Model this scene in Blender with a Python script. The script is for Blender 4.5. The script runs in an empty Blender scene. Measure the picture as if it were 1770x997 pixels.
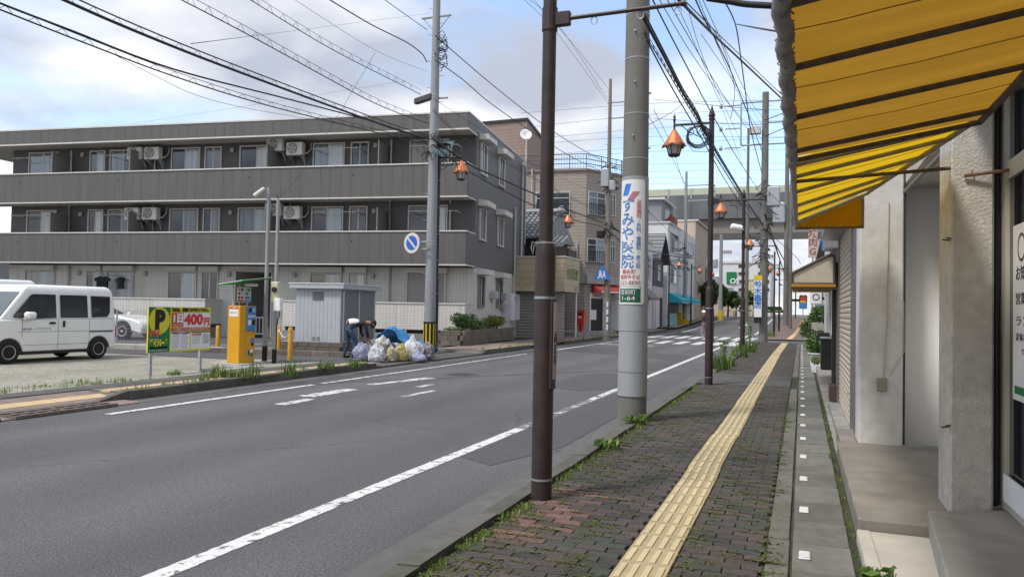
import bpy, bmesh, math, random
from math import sin, cos, pi, radians
from mathutils import Vector, Matrix
random.seed(7)
scene = bpy.context.scene
COL = scene.collection

# ---------------------------------------------------------------- camera
cam_d = bpy.data.cameras.new('camera')
cam = bpy.data.objects.new('camera', cam_d)
COL.objects.link(cam)
scene.camera = cam
cam_d.sensor_width = 36.0
cam_d.lens = 36.0 * 1337 / 1770
cam_d.clip_start = 0.05
cam_d.clip_end = 3000
YAW, PITCH, ROLL = radians(20.55), radians(1.5), radians(1.1)
fwd = Vector((-sin(YAW) * cos(PITCH), cos(YAW) * cos(PITCH), sin(PITCH)))
rgt0 = Vector((cos(YAW), sin(YAW), 0))
up0 = rgt0.cross(fwd)
rgt = rgt0 * cos(ROLL) + up0 * sin(ROLL)
upv = rgt.cross(fwd)
m = Matrix((rgt, upv, -fwd)).transposed().to_4x4()
m.translation = (0, 0, 1.57)
cam.matrix_world = m

# ---------------------------------------------------------------- world, sun, exposure
SUN_EL, SUN_AZ = radians(58), radians(215)      # azimuth clockwise from +Y
w = bpy.data.worlds.new('World')
scene.world = w
w.use_nodes = True
nt = w.node_tree
nt.nodes.clear()
N, L = nt.nodes.new, nt.links.new
out = N('ShaderNodeOutputWorld')
sky = N('ShaderNodeTexSky')
sky.sky_type = 'NISHITA'
sky.sun_disc = False
sky.sun_elevation = SUN_EL
sky.sun_rotation = SUN_AZ
sky.dust_density = 1.5
bg_sky = N('ShaderNodeBackground')
bg_sky.inputs[1].default_value = 0.14
L(sky.outputs[0], bg_sky.inputs[0])
tc = N('ShaderNodeTexCoord')
sep = N('ShaderNodeSeparateXYZ')
L(tc.outputs['Generated'], sep.inputs[0])
# project the view direction on a flat cloud deck
dz = N('ShaderNodeMath'); dz.operation = 'ADD'; dz.inputs[1].default_value = 0.22
L(sep.outputs[2], dz.inputs[0])
dx = N('ShaderNodeMath'); dx.operation = 'DIVIDE'
dy = N('ShaderNodeMath'); dy.operation = 'DIVIDE'
L(sep.outputs[0], dx.inputs[0]); L(dz.outputs[0], dx.inputs[1])
L(sep.outputs[1], dy.inputs[0]); L(dz.outputs[0], dy.inputs[1])
cmb = N('ShaderNodeCombineXYZ')
L(dx.outputs[0], cmb.inputs[0]); L(dy.outputs[0], cmb.inputs[1])
cmap = N('ShaderNodeMapping')
cmap.inputs['Location'].default_value = (2.35, 0.6, 0.0)
L(cmb.outputs[0], cmap.inputs[0])
n1 = N('ShaderNodeTexNoise'); n1.inputs['Scale'].default_value = 1.15
n1.inputs['Detail'].default_value = 9; n1.inputs['Roughness'].default_value = 0.55
n1.inputs['Distortion'].default_value = 0.35
L(cmap.outputs[0], n1.inputs['Vector'])
cover = N('ShaderNodeValToRGB')
cover.color_ramp.elements[0].position = 0.365
cover.color_ramp.elements[1].position = 0.53
L(n1.outputs[0], cover.inputs[0])
n2 = N('ShaderNodeTexNoise'); n2.inputs['Scale'].default_value = 1.7
n2.inputs['Detail'].default_value = 7; n2.inputs['Roughness'].default_value = 0.5
mp2 = N('ShaderNodeMapping'); mp2.inputs['Location'].default_value = (7.1, 3.3, 1.0)
L(cmb.outputs[0], mp2.inputs[0]); L(mp2.outputs[0], n2.inputs['Vector'])
shade = N('ShaderNodeValToRGB')
cr = shade.color_ramp
cr.elements[0].position = 0.40; cr.elements[0].color = (0.27, 0.292, 0.35, 1)
cr.elements[1].position = 0.63; cr.elements[1].color = (0.565, 0.57, 0.585, 1)
L(n2.outputs[0], shade.inputs[0])
bg_cl = N('ShaderNodeBackground')
bg_cl.inputs[1].default_value = 0.95
L(shade.outputs[0], bg_cl.inputs[0])
mix = N('ShaderNodeMixShader')
L(cover.outputs[0], mix.inputs[0]); L(bg_sky.outputs[0], mix.inputs[1]); L(bg_cl.outputs[0], mix.inputs[2])
L(mix.outputs[0], out.inputs[0])

sun_d = bpy.data.lights.new('sun', 'SUN')
sun_d.energy = 1.5
sun_d.angle = radians(10)
sun_d.color = (1.0, 0.96, 0.9)
sun = bpy.data.objects.new('sun', sun_d)
COL.objects.link(sun)
sdir = Vector((sin(SUN_AZ) * cos(SUN_EL), cos(SUN_AZ) * cos(SUN_EL), sin(SUN_EL)))
sun.rotation_euler = (-sdir).to_track_quat('-Z', 'Y').to_euler()
sun.location = (0, 0, 40)

scene.view_settings.view_transform = 'Standard'
scene.view_settings.look = 'None'
scene.view_settings.gamma = 1
scene.view_settings.exposure = 1.12
scene.cycles.max_bounces = 6
scene.cycles.diffuse_bounces = 3
scene.cycles.glossy_bounces = 2
scene.cycles.transparent_max_bounces = 8
scene.cycles.use_denoising = True

# ---------------------------------------------------------------- materials
MATS = {}
def mat(name, col, rough=0.7, var=0.12, scale=6.0, bump=0.0, bscale=80.0, metal=0.0, dirt=None, dscale=1.2, damt=0.5,
        trans=0.0, emit=0.0, spec=0.4, stretch=(1, 1, 1), rand=0.0, coat=0.0):
    mt = bpy.data.materials.new(name)
    mt.use_nodes = True
    t = mt.node_tree
    n, l = t.nodes.new, t.links.new
    b = t.nodes['Principled BSDF']
    b.inputs['Roughness'].default_value = rough
    b.inputs['Metallic'].default_value = metal
    b.inputs['Specular IOR Level'].default_value = spec
    b.inputs['Coat Weight'].default_value = coat
    geo = n('ShaderNodeNewGeometry')
    mp = n('ShaderNodeMapping'); mp.inputs['Scale'].default_value = stretch
    l(geo.outputs['Position'], mp.inputs[0])
    nz = n('ShaderNodeTexNoise'); nz.inputs['Scale'].default_value = scale; nz.inputs['Detail'].default_value = 6
    l(mp.outputs[0], nz.inputs['Vector'])
    cr = n('ShaderNodeValToRGB')
    e = cr.color_ramp.elements
    e[0].position, e[1].position = 0.3, 0.7
    e[0].color = tuple(max(0, c * (1 - var)) for c in col) + (1,)
    e[1].color = tuple(min(1, c * (1 + var)) for c in col) + (1,)
    l(nz.outputs[0], cr.inputs[0])
    cur = cr.outputs[0]
    if dirt:
        nd = n('ShaderNodeTexNoise'); nd.inputs['Scale'].default_value = dscale; nd.inputs['Detail'].default_value = 9
        nd.inputs['Roughness'].default_value = 0.65
        l(mp.outputs[0], nd.inputs['Vector'])
        rd = n('ShaderNodeValToRGB')
        rd.color_ramp.elements[0].position, rd.color_ramp.elements[1].position = 0.45, 0.68
        l(nd.outputs[0], rd.inputs[0])
        ml = n('ShaderNodeMath'); ml.operation = 'MULTIPLY'; ml.inputs[1].default_value = damt
        l(rd.outputs[0], ml.inputs[0])
        mx = n('ShaderNodeMix'); mx.data_type = 'RGBA'
        l(ml.outputs[0], mx.inputs[0]); l(cur, mx.inputs[6]); mx.inputs[7].default_value = tuple(dirt) + (1,)
        cur = mx.outputs[2]
    if rand:
        oi = n('ShaderNodeObjectInfo')
        mr = n('ShaderNodeMapRange'); mr.inputs[3].default_value = 1 - rand; mr.inputs[4].default_value = 1 + rand
        l(oi.outputs['Random'], mr.inputs[0])
        hs = n('ShaderNodeHueSaturation'); l(mr.outputs[0], hs.inputs['Value']); l(cur, hs.inputs['Color'])
        cur = hs.outputs[0]
    l(cur, b.inputs['Base Color'])
    if bump:
        nb = n('ShaderNodeTexNoise'); nb.inputs['Scale'].default_value = bscale; nb.inputs['Detail'].default_value = 4
        l(mp.outputs[0], nb.inputs['Vector'])
        bp = n('ShaderNodeBump'); bp.inputs['Strength'].default_value = min(1, bump); bp.inputs['Distance'].default_value = 0.01 if bscale > 50 else 0.02
        l(nb.outputs[0], bp.inputs['Height']); l(bp.outputs[0], b.inputs['Normal'])
    if trans:
        tr = n('ShaderNodeBsdfTranslucent'); l(cur, tr.inputs[0])
        ms = n('ShaderNodeMixShader'); ms.inputs[0].default_value = trans
        l(b.outputs[0], ms.inputs[1]); l(tr.outputs[0], ms.inputs[2])
        l(ms.outputs[0], t.nodes['Material Output'].inputs[0])
    MATS[name] = mt
    return mt

def tile_mat(name, col, joint, sx, sy, axis='XZ', jw=0.03, var=0.08, rough=0.5, offset=0.0, streak=None):
    """fine tile courses too small to pick apart (object coordinates)"""
    mt = mat(name, col, rough=rough, var=var, scale=3, dirt=tuple(c * .72 for c in col) if streak else None, dscale=1.6, damt=.55, stretch=(1.6, 1.6, .16) if streak else (1, 1, 1))
    t = mt.node_tree; n, l = t.nodes.new, t.links.new
    b = t.nodes['Principled BSDF']
    old = b.inputs['Base Color'].links[0].from_socket
    tcx = n('ShaderNodeTexCoord'); sp = n('ShaderNodeSeparateXYZ'); cb = n('ShaderNodeCombineXYZ')
    l(tcx.outputs['Object'], sp.inputs[0])
    idx = {'X': 0, 'Y': 1, 'Z': 2}
    l(sp.outputs[idx[axis[0]]], cb.inputs[0]); l(sp.outputs[idx[axis[1]]], cb.inputs[1])
    br = n('ShaderNodeTexBrick'); br.offset = offset; br.squash = 1
    br.inputs['Scale'].default_value = 1
    br.inputs['Mortar Size'].default_value = jw * sy
    br.inputs['Mortar Smooth'].default_value = 0.2
    br.inputs['Brick Width'].default_value = sx
    br.inputs['Row Height'].default_value = sy
    l(cb.outputs[0], br.inputs['Vector'])
    mx = n('ShaderNodeMix'); mx.data_type = 'RGBA'
    l(br.outputs['Fac'], mx.inputs[0]); l(old, mx.inputs[6]); mx.inputs[7].default_value = tuple(joint) + (1,)
    l(mx.outputs[2], b.inputs['Base Color'])
    bp = n('ShaderNodeBump'); bp.invert = True; bp.inputs['Strength'].default_value = 0.4; bp.inputs['Distance'].default_value = 0.005
    l(br.outputs['Fac'], bp.inputs['Height']); l(bp.outputs[0], b.inputs['Normal'])
    return mt

def paint_mat(name, col, under, wear=0.5, scale=9.0):
    mt = mat(name, col, rough=0.8, var=0.1, scale=20)
    t = mt.node_tree; n, l = t.nodes.new, t.links.new
    b = t.nodes['Principled BSDF']
    old = b.inputs['Base Color'].links[0].from_socket
    geo = n('ShaderNodeNewGeometry')
    a = n('ShaderNodeTexNoise'); a.inputs['Scale'].default_value = scale; a.inputs['Detail'].default_value = 12; a.inputs['Roughness'].default_value = 0.78
    l(geo.outputs['Position'], a.inputs['Vector'])
    r = n('ShaderNodeValToRGB'); r.color_ramp.elements[0].position = wear; r.color_ramp.elements[1].position = wear + 0.06
    l(a.outputs[0], r.inputs[0])
    mx = n('ShaderNodeMix'); mx.data_type = 'RGBA'
    l(r.outputs[0], mx.inputs[0]); l(old, mx.inputs[6]); mx.inputs[7].default_value = tuple(under) + (1,)
    l(mx.outputs[2], b.inputs['Base Color'])
    return mt

def glass_mat(name, col=(0.05, 0.06, 0.065), rough=0.06, spec=0.7):
    return mat(name, col, rough=rough, var=0.1, scale=1.5, spec=spec)

# ---------------------------------------------------------------- mesh helpers
class MB:
    def __init__(self):
        self.v, self.f, self.m = [], [], []
        self.T = None
    def add(self, vs, fs, mi=0):
        o = len(self.v)
        if self.T is not None:
            vs = [self.T @ Vector(p) for p in vs]
        self.v += [tuple(p) for p in vs]
        self.f += [tuple(i + o for i in f) for f in fs]
        self.m += [mi] * len(fs)
        return self
    def box(self, x0, x1, y0, y1, z0, z1, mi=0, bev=0.0):
        if bev > 0:
            return self.bevbox(x0, x1, y0, y1, z0, z1, bev, mi)
        v = [(x0, y0, z0), (x1, y0, z0), (x1, y1, z0), (x0, y1, z0), (x0, y0, z1), (x1, y0, z1), (x1, y1, z1), (x0, y1, z1)]
        return self.add(v, [(0, 3, 2, 1), (4, 5, 6, 7), (0, 1, 5, 4), (1, 2, 6, 5), (2, 3, 7, 6), (3, 0, 4, 7)], mi)
    def bevbox(self, x0, x1, y0, y1, z0, z1, b, mi=0):
        def ring(ix, z):
            return [(x0 + ix + b, y0 + ix, z), (x1 - ix - b, y0 + ix, z), (x1 - ix, y0 + ix + b, z), (x1 - ix, y1 - ix - b, z),
                    (x1 - ix - b, y1 - ix, z), (x0 + ix + b, y1 - ix, z), (x0 + ix, y1 - ix - b, z), (x0 + ix, y0 + ix + b, z)]
        rs = [ring(b * .7, z0), ring(0, z0 + b), ring(0, z1 - b), ring(b * .7, z1)]
        vs = [p for r in rs for p in r]
        fs = [tuple(range(7, -1, -1)), tuple(range(24, 32))]
        for k in range(3):
            for i in range(8):
                j = (i + 1) % 8
                fs.append((k * 8 + i, k * 8 + j, k * 8 + 8 + j, k * 8 + 8 + i))
        return self.add(vs, fs, mi)
    def prism(self, poly, vec, mi=0):
        n = len(poly); vec = Vector(vec)
        a = [Vector(p) for p in poly]
        vs = a + [p + vec for p in a]
        nrm = Vector((0, 0, 0))
        for i in range(n):
            nrm += a[i].cross(a[(i + 1) % n])
        flip = nrm.dot(vec) > 0
        fs = [tuple(range(n)), tuple(range(2 * n - 1, n - 1, -1))]
        for i in range(n):
            j = (i + 1) % n
            fs.append((i, i + n, j + n, j))
        if flip:
            fs = [tuple(reversed(f)) for f in fs]
        return self.add(vs, fs, mi)
    def quad(self, pts, mi=0):
        return self.add(pts, [tuple(range(len(pts)))], mi)
    def tube(self, pts, r, n=8, mi=0, caps=True):
        pts = [Vector(p) for p in pts]
        if not isinstance(r, (list, tuple)):
            r = [r] * len(pts)
        vs, fs = [], []
        prev = None
        for i, p in enumerate(pts):
            d = (pts[min(i + 1, len(pts) - 1)] - pts[max(i - 1, 0)]).normalized()
            if prev is None:
                a = d.orthogonal().normalized()
            else:
                a = (prev - d * prev.dot(d))
                a = a.normalized() if a.length > 1e-6 else d.orthogonal().normalized()
            prev = a
            b = d.cross(a)
            for k in range(n):
                t = 2 * pi * k / n
                vs.append(p + (a * cos(t) + b * sin(t)) * r[i])
        for i in range(len(pts) - 1):
            for k in range(n):
                j = (k + 1) % n
                fs.append((i * n + k, i * n + j, i * n + n + j, i * n + n + k))
        if caps:
            fs.append(tuple(range(n - 1, -1, -1)))
            o = (len(pts) - 1) * n
            fs.append(tuple(range(o, o + n)))
        return self.add(vs, fs, mi)
    def lathe(self, prof, n=16, mi=0, c=(0, 0, 0), a0=0.0, caps=True):
        vs, fs = [], []
        for r, z in prof:
            for k in range(n):
                t = a0 + 2 * pi * k / n
                vs.append((c[0] + r * cos(t), c[1] + r * sin(t), c[2] + z))
        for i in range(len(prof) - 1):
            for k in range(n):
                j = (k + 1) % n
                fs.append((i * n + k, i * n + j, i * n + n + j, i * n + n + k))
        if caps:
            fs.append(tuple(range(n - 1, -1, -1)))
            o = (len(prof) - 1) * n
            fs.append(tuple(range(o, o + n)))
        return self.add(vs, fs, mi)
    def build(self, name, mats, parent=None, world=False, smooth=False, recenter=True, bevel=0.0):
        me = bpy.data.meshes.new(name)
        vs = self.v
        loc = None
        if parent is not None and world:
            inv = wm(parent).inverted()
            vs = [tuple(inv @ Vector(p)) for p in vs]
        elif parent is None and recenter and vs:
            xs = [p[0] for p in vs]; ys = [p[1] for p in vs]; zs = [p[2] for p in vs]
            loc = Vector(((min(xs) + max(xs)) / 2, (min(ys) + max(ys)) / 2, min(zs)))
            vs = [(p[0] - loc.x, p[1] - loc.y, p[2] - loc.z) for p in vs]
        me.from_pydata(vs, [], self.f)
        if not isinstance(mats, (list, tuple)):
            mats = [mats]
        for x in mats:
            me.materials.append(x)
        if len(mats) > 1:
            me.polygons.foreach_set('material_index', self.m)
        if smooth:
            me.polygons.foreach_set('use_smooth', [True] * len(me.polygons))
            if smooth != 'all':
                me.set_sharp_from_angle(angle=radians(38))
        me.update()
        o = bpy.data.objects.new(name, me)
        COL.objects.link(o)
        if parent is not None:
            o.parent = parent
        elif loc is not None:
            o.location = loc
        if bevel:
            b = o.modifiers.new('bevel', 'BEVEL'); b.width = bevel; b.segments = 2; b.limit_method = 'ANGLE'
        return o

def wm(o):
    mtx = o.matrix_basis.copy()
    while o.parent is not None:
        o = o.parent
        mtx = o.matrix_basis @ mtx
    return mtx
def tag(o, label, cat, group=None):
    o['label'] = label; o['category'] = cat
    if group: o['group'] = group
    return o
def struct(o, label=None):
    o['kind'] = 'structure'
    if label: o['label'] = label
    return o
def stuff(o, label=None, cat=None):
    o['kind'] = 'stuff'
    if label: o['label'] = label
    if cat: o['category'] = cat
    return o
def thing(name, label, cat, loc=(0, 0, 0), rz=0.0, group=None):
    o = bpy.data.objects.new(name, None)
    o.empty_display_size = 0.2
    COL.objects.link(o)
    o.location = loc; o.rotation_euler = (0, 0, rz)
    return tag(o, label, cat, group)
KIDS = {}
def copy_tree(o, parent=None):
    c = o.copy(); COL.objects.link(c)
    if parent is not None: c.parent = parent
    for ch in [x for x in bpy.data.objects if x.parent == o]:
        copy_tree(ch, c)
    return c
def dup(root, loc, rz=0.0, label=None, scale=1.0):
    c = copy_tree(root)
    c.location = loc; c.rotation_euler = (0, 0, rz); c.scale = (scale,) * 3
    if label: c['label'] = label
    return c
def instance(me, name, loc, parent, rz=0.0):
    o = bpy.data.objects.new(name, me); COL.objects.link(o)
    o.location = loc; o.rotation_euler = (0, 0, rz); o.parent = parent
    return o

def text_part(s, size, mt, org, right, upd, parent, name='lettering', align='CENTER', fat=0.0, width=None, line=1.0, world=False, extrude=0.001):
    """lettering as flat raised print; org = centre/left of the block, right/upd = its directions"""
    cu = bpy.data.curves.new(name, 'FONT')
    cu.body = s; cu.size = size; cu.align_x = align; cu.align_y = 'CENTER'
    cu.space_line = line; cu.offset = fat; cu.extrude = extrude; cu.resolution_u = 3
    tmp = bpy.data.objects.new('tmp_text', cu)
    COL.objects.link(tmp)
    dg = bpy.context.evaluated_depsgraph_get()
    me = bpy.data.meshes.new_from_object(tmp.evaluated_get(dg))
    bpy.data.objects.remove(tmp); bpy.data.curves.remove(cu)
    R = Vector(right).normalized(); U = Vector(upd).normalized(); Nn = R.cross(U)
    M4 = Matrix((R, U, Nn)).transposed().to_4x4(); M4.translation = org
    if width and len(me.vertices):
        xs = [v.co.x for v in me.vertices]; k = width / max(1e-6, max(xs) - min(xs))
        M4 = M4 @ Matrix.Diagonal((k, 1, 1, 1))
    if world and parent is not None:
        M4 = wm(parent).inverted() @ M4
    me.transform(M4)
    me.name = name
    me.materials.clear(); me.materials.append(mt)
    o = bpy.data.objects.new(name, me); COL.objects.link(o); o.parent = parent
    return o

def leaves(mb, c, rad, n, size, nm=3, seed=0, hollow=0.35, flat=0.5):
    rnd = random.Random(seed)
    for i in range(n):
        while True:
            p = Vector((rnd.uniform(-1, 1), rnd.uniform(-1, 1), rnd.uniform(-1, 1)))
            if hollow < p.length < 1.0: break
        p *= rnd.uniform(0.82, 1.08)
        q = Vector((c[0] + p.x * rad[0], c[1] + p.y * rad[1], c[2] + p.z * rad[2]))
        d = Vector((rnd.uniform(-1, 1), rnd.uniform(-1, 1), rnd.uniform(-.4, 1))) + p * flat
        d.normalize()
        a = d.orthogonal().normalized()
        a = (Matrix.Rotation(rnd.uniform(0, 6.28), 3, d) @ a)
        b = d.cross(a)
        s = size * rnd.uniform(.6, 1.3)
        mi = min(nm - 1, int(rnd.random() * nm))
        mb.add([q - a * s, q + b * s * .45 + d * s * .1, q + a * s, q - b * s * .45 + d * s * .1], [(0, 1, 2, 3)], mi)

def grass_tuft(mb, x, y, z, n, h, r, rnd, nm=2):
    for i in range(n):
        a = rnd.uniform(0, 6.28); rr = r * math.sqrt(rnd.random())
        px, py = x + rr * cos(a), y + rr * sin(a)
        t = rnd.uniform(0, 6.28); hh = h * rnd.uniform(.45, 1.1); wd = .005 + hh * .018
        ln = hh * rnd.uniform(.1, .55)
        dxx, dyy = cos(t), sin(t)
        ox, oy = -dyy * wd, dxx * wd
        mb.add([(px - ox, py - oy, z), (px + ox, py + oy, z), (px + dxx * ln * .4 + ox * .7, py + dyy * ln * .4 + oy * .7, z + hh * .65),
                (px + dxx * ln * .4 - ox * .7, py + dyy * ln * .4 - oy * .7, z + hh * .65), (px + dxx * ln, py + dyy * ln, z + hh)],
               [(0, 1, 2, 3), (3, 2, 4)], int(rnd.random() * nm))

def zr(Y):
    """the carriageway climbs about a metre to the level crossing"""
    t = min(1, max(0, (Y - 58) / 47)); return 1.0 * t * t * (3 - 2 * t)

# palette
white_paint = mat('white_paint', (0.72, 0.73, 0.73), 0.5, 0.05)
grey_metal = mat('grey_metal', (0.30, 0.32, 0.34), 0.45, 0.1, metal=0.4)
galv = mat('galvanised_steel', (0.36, 0.38, 0.40), 0.5, 0.15, 12, metal=0.35)
dark_metal = mat('dark_metal', (0.03, 0.03, 0.032), 0.5, 0.2, metal=0.2)
alu = mat('aluminium_frame', (0.52, 0.52, 0.51), 0.4, 0.06, metal=0.2)
concrete = mat('concrete', (0.27, 0.26, 0.245), 0.9, 0.15, 5, bump=0.35, bscale=120, dirt=(0.12, 0.115, 0.1), dscale=2.0, damt=.6)
concrete_pale = mat('concrete_pale', (0.36, 0.345, 0.31), 0.88, 0.1, 4, bump=0.2, bscale=150, dirt=(0.25, 0.23, 0.2), dscale=1.5, damt=.5)
pole_concrete = mat('pole_concrete', (0.155, 0.152, 0.14), 0.85, 0.12, 3, bump=0.2, bscale=90, dirt=(0.12, 0.115, 0.10), dscale=1.6, damt=.6, stretch=(1, 1, .35))
pole_grey = mat('pole_pale_grey', (0.26, 0.275, 0.285), 0.7, 0.08, 4, dirt=(0.18, 0.185, 0.185), dscale=2.0, damt=.5, stretch=(1, 1, .3))
black_rubber = mat('black_rubber', (0.012, 0.012, 0.013), 0.7, 0.2, 30)
cable_black = mat('cable_black', (0.018, 0.019, 0.021), 0.6, 0.1)
glass_dark = glass_mat('dark_glass')
curtain = mat('net_curtain', (0.50, 0.53, 0.56), 0.8, 0.18, 9, stretch=(1, 1, .05))
curtain_blue = mat('blue_grey_curtain', (0.22, 0.27, 0.34), 0.8, 0.2, 9, stretch=(1, 1, .05))
black_print = mat('black_print', (0.012, 0.012, 0.012), 0.5, 0.05)
red_print = mat('red_print', (0.55, 0.035, 0.03), 0.5, 0.05)
white_print = mat('white_print', (0.80, 0.80, 0.80), 0.5, 0.03)
leaf_a = mat('leaf_dark', (0.035, 0.075, 0.018), 0.6, 0.25, 12, trans=0.25)
leaf_b = mat('leaf_mid', (0.065, 0.13, 0.03), 0.6, 0.25, 12, trans=0.25)
leaf_c = mat('leaf_light', (0.12, 0.19, 0.045), 0.6, 0.25, 12, trans=0.25)
leaf_y = mat('leaf_yellow', (0.30, 0.27, 0.04), 0.6, 0.25, 12, trans=0.25)
grass_a = mat('grass_green', (0.10, 0.19, 0.03), 0.7, 0.3, 14, trans=0.3)
grass_b = mat('grass_pale', (0.20, 0.25, 0.06), 0.7, 0.3, 14, trans=0.3)
bark = mat('bark', (0.08, 0.06, 0.045), 0.9, 0.3, 10)

# ================================================================ SETTING
asphalt = mat('asphalt', (0.098, 0.097, 0.099), 0.85, 0.22, 55, bump=0.6, bscale=230, dirt=(0.066, 0.066, 0.068), dscale=0.45, damt=.8, stretch=(1, .35, 1))
def add_road_wear(mt):
    """pale aggregate specks, polished wheel tracks and hairline cracks"""
    t = mt.node_tree; n, l = t.nodes.new, t.links.new
    b = t.nodes['Principled BSDF']; old = b.inputs['Base Color'].links[0].from_socket
    geo = n('ShaderNodeNewGeometry')
    sp_ = n('ShaderNodeTexNoise'); sp_.inputs['Scale'].default_value = 75; sp_.inputs['Detail'].default_value = 2
    l(geo.outputs['Position'], sp_.inputs['Vector'])
    r1 = n('ShaderNodeMapRange'); r1.inputs[1].default_value = .35; r1.inputs[2].default_value = .68; r1.inputs[3].default_value = .58; r1.inputs[4].default_value = 1.55
    l(sp_.outputs[0], r1.inputs[0])
    sx = n('ShaderNodeSeparateXYZ'); l(geo.outputs['Position'], sx.inputs[0])
    wv = n('ShaderNodeMath'); wv.operation = 'MULTIPLY'; wv.inputs[1].default_value = 3.6; l(sx.outputs[0], wv.inputs[0])
    sn = n('ShaderNodeMath'); sn.operation = 'SINE'; l(wv.outputs[0], sn.inputs[0])
    r2 = n('ShaderNodeMapRange'); r2.inputs[1].default_value = -1; r2.inputs[3].default_value = .90; r2.inputs[4].default_value = 1.09; l(sn.outputs[0], r2.inputs[0])
    wp = n('ShaderNodeTexNoise'); wp.inputs['Scale'].default_value = 1.1; wp.inputs['Detail'].default_value = 5; l(geo.outputs['Position'], wp.inputs['Vector'])
    vm_ = n('ShaderNodeVectorMath'); vm_.operation = 'MULTIPLY_ADD'; vm_.inputs[1].default_value = (.9, .9, 0); l(wp.outputs[1], vm_.inputs[0]); l(geo.outputs['Position'], vm_.inputs[2])
    vo = n('ShaderNodeTexVoronoi'); vo.feature = 'DISTANCE_TO_EDGE'; vo.inputs['Scale'].default_value = .16; l(vm_.outputs[0], vo.inputs['Vector'])
    r3 = n('ShaderNodeMapRange'); r3.inputs[1].default_value = .0; r3.inputs[2].default_value = .0035; r3.inputs[3].default_value = .55; r3.inputs[4].default_value = 1.0; l(vo.outputs[0], r3.inputs[0])
    m1 = n('ShaderNodeMath'); m1.operation = 'MULTIPLY'; l(r1.outputs[0], m1.inputs[0]); l(r2.outputs[0], m1.inputs[1])
    m2 = n('ShaderNodeMath'); m2.operation = 'MULTIPLY'; l(m1.outputs[0], m2.inputs[0]); l(r3.outputs[0], m2.inputs[1])
    hs = n('ShaderNodeHueSaturation'); l(m2.outputs[0], hs.inputs['Value']); l(old, hs.inputs['Color']); l(hs.outputs[0], b.inputs['Base Color'])
add_road_wear(asphalt)
asphalt_dark = mat('asphalt_patch', (0.076, 0.076, 0.079), 0.88, 0.3, 60, bump=0.7, bscale=180, dirt=(0.09, 0.09, 0.092), dscale=1.5, damt=.5)
asphalt_old = mat('asphalt_old', (0.075, 0.073, 0.07), 0.9, 0.25, 40, bump=0.5, bscale=200, dirt=(0.12, 0.115, 0.10), dscale=1.2, damt=.6)
gutter_conc = mat('gutter_apron', (0.105, 0.105, 0.103), 0.85, 0.15, 14, bump=0.3, bscale=150, dirt=(0.075, 0.077, 0.075), dscale=1.1, damt=.7, stretch=(1, .4, 1))
moss_dirt = mat('mossy_joint_dirt', (0.035, 0.033, 0.026), 0.95, 0.4, 25, bump=0.4, bscale=120, dirt=(0.06, 0.085, 0.018), dscale=2.2, damt=.85)
paint_w = paint_mat('road_paint', (0.58, 0.58, 0.57), (0.10, 0.10, 0.105), 0.53, 9)
paint_gone = paint_mat('nearly_gone_road_paint', (0.5, 0.5, 0.49), (0.10, 0.10, 0.105), 0.43, 6)
paint_worn = paint_mat('worn_road_paint', (0.55, 0.55, 0.54), (0.10, 0.10, 0.105), 0.5, 5)
gravel = mat('gravel', (0.27, 0.255, 0.215), 0.95, 0.45, 22, bump=1.0, bscale=60, dirt=(0.15, 0.155, 0.11), dscale=0.8, damt=.75)
earth = mat('earth', (0.12, 0.105, 0.085), 0.95, 0.3, 8, bump=0.5, bscale=50)

def strip(name, x0, x1, y0, y1, z, mt, nx=1, step=4.0, kind=True, label=None):
    b = MB(); ys = []
    y = y0
    while y < y1 - 1e-6:
        ys.append(y); y += step
    ys.append(y1)
    xs = [x0 + (x1 - x0) * i / nx for i in range(nx + 1)]
    vs = [(x, yy, z + zr(yy)) for yy in ys for x in xs]
    k = nx + 1
    fs = [(j * k + i, j * k + i + 1, j * k + k + i + 1, j * k + k + i) for j in range(len(ys) - 1) for i in range(nx)]
    b.add(vs, fs)
    o = b.build(name, mt)
    if kind: struct(o, label)
    return o

strip('ground', -320, 320, -60, 900, -0.045, earth, 2, 6)
strip('road', -9.98, -2.06, -25, 190, 0.0, asphalt, 4, 5)
strip('side_street', -2.06, 14, 41.5, 47.6, 0.02, asphalt, 2, 2)
strip('side_street', -40, -9.98, 62.5, 66.5, 0.01, asphalt_old, 2, 2)
strip('gutter_apron', -2.5, -2.06, -6, 41.5, 0.004, gutter_conc, 1, 5)
strip('gutter_apron', -9.98, -9.6, -6, 60, 0.004, gutter_conc, 1, 5)
strip('pavement_bed', -2.06, 0.36, -6, 41.5, 0.085, moss_dirt, 1, 5)
strip('pavement_bed', -2.06, 1.2, 47.6, 100, 0.085, mat('far_paving', (0.15, 0.11, 0.095), .9, .2, 6), 1, 4)
strip('shop_forecourt', 0.36, 6, 8.6, 41.5, 0.075, concrete, 1, 5)
strip('driveway_crossing', -2.06, -0.2, 16.4, 19.2, 0.112, asphalt_old, 1, 1)
b = MB(); b.add([(x, yy, z) for x, z in ((-60, .06), (-12.5, .06), (-11.2, .138)) for yy in (-20, 16.9)], [(0, 2, 3, 1), (2, 4, 5, 3)])
struct(b.build('gravel_lot', gravel))
def lotz(x): return .06 if x < -12.5 else .06 + .078 * (x + 12.5) / 1.3
strip('car_park', -60, -11.2, 16.9, 60, 0.07, mat('car_park_asphalt', (0.075, 0.075, 0.078), .9, .2, 30, bump=.3), 1, 6)
left_pave = mat('pink_paving', (0.22, 0.165, 0.145), .9, .18, 9, bump=.2, dirt=(0.12, 0.115, 0.1), dscale=1.5, damt=.6)
strip('left_pavement', -11.2, -9.98, 9.3, 17.3, 0.1405, left_pave, 1, 4)
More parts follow.
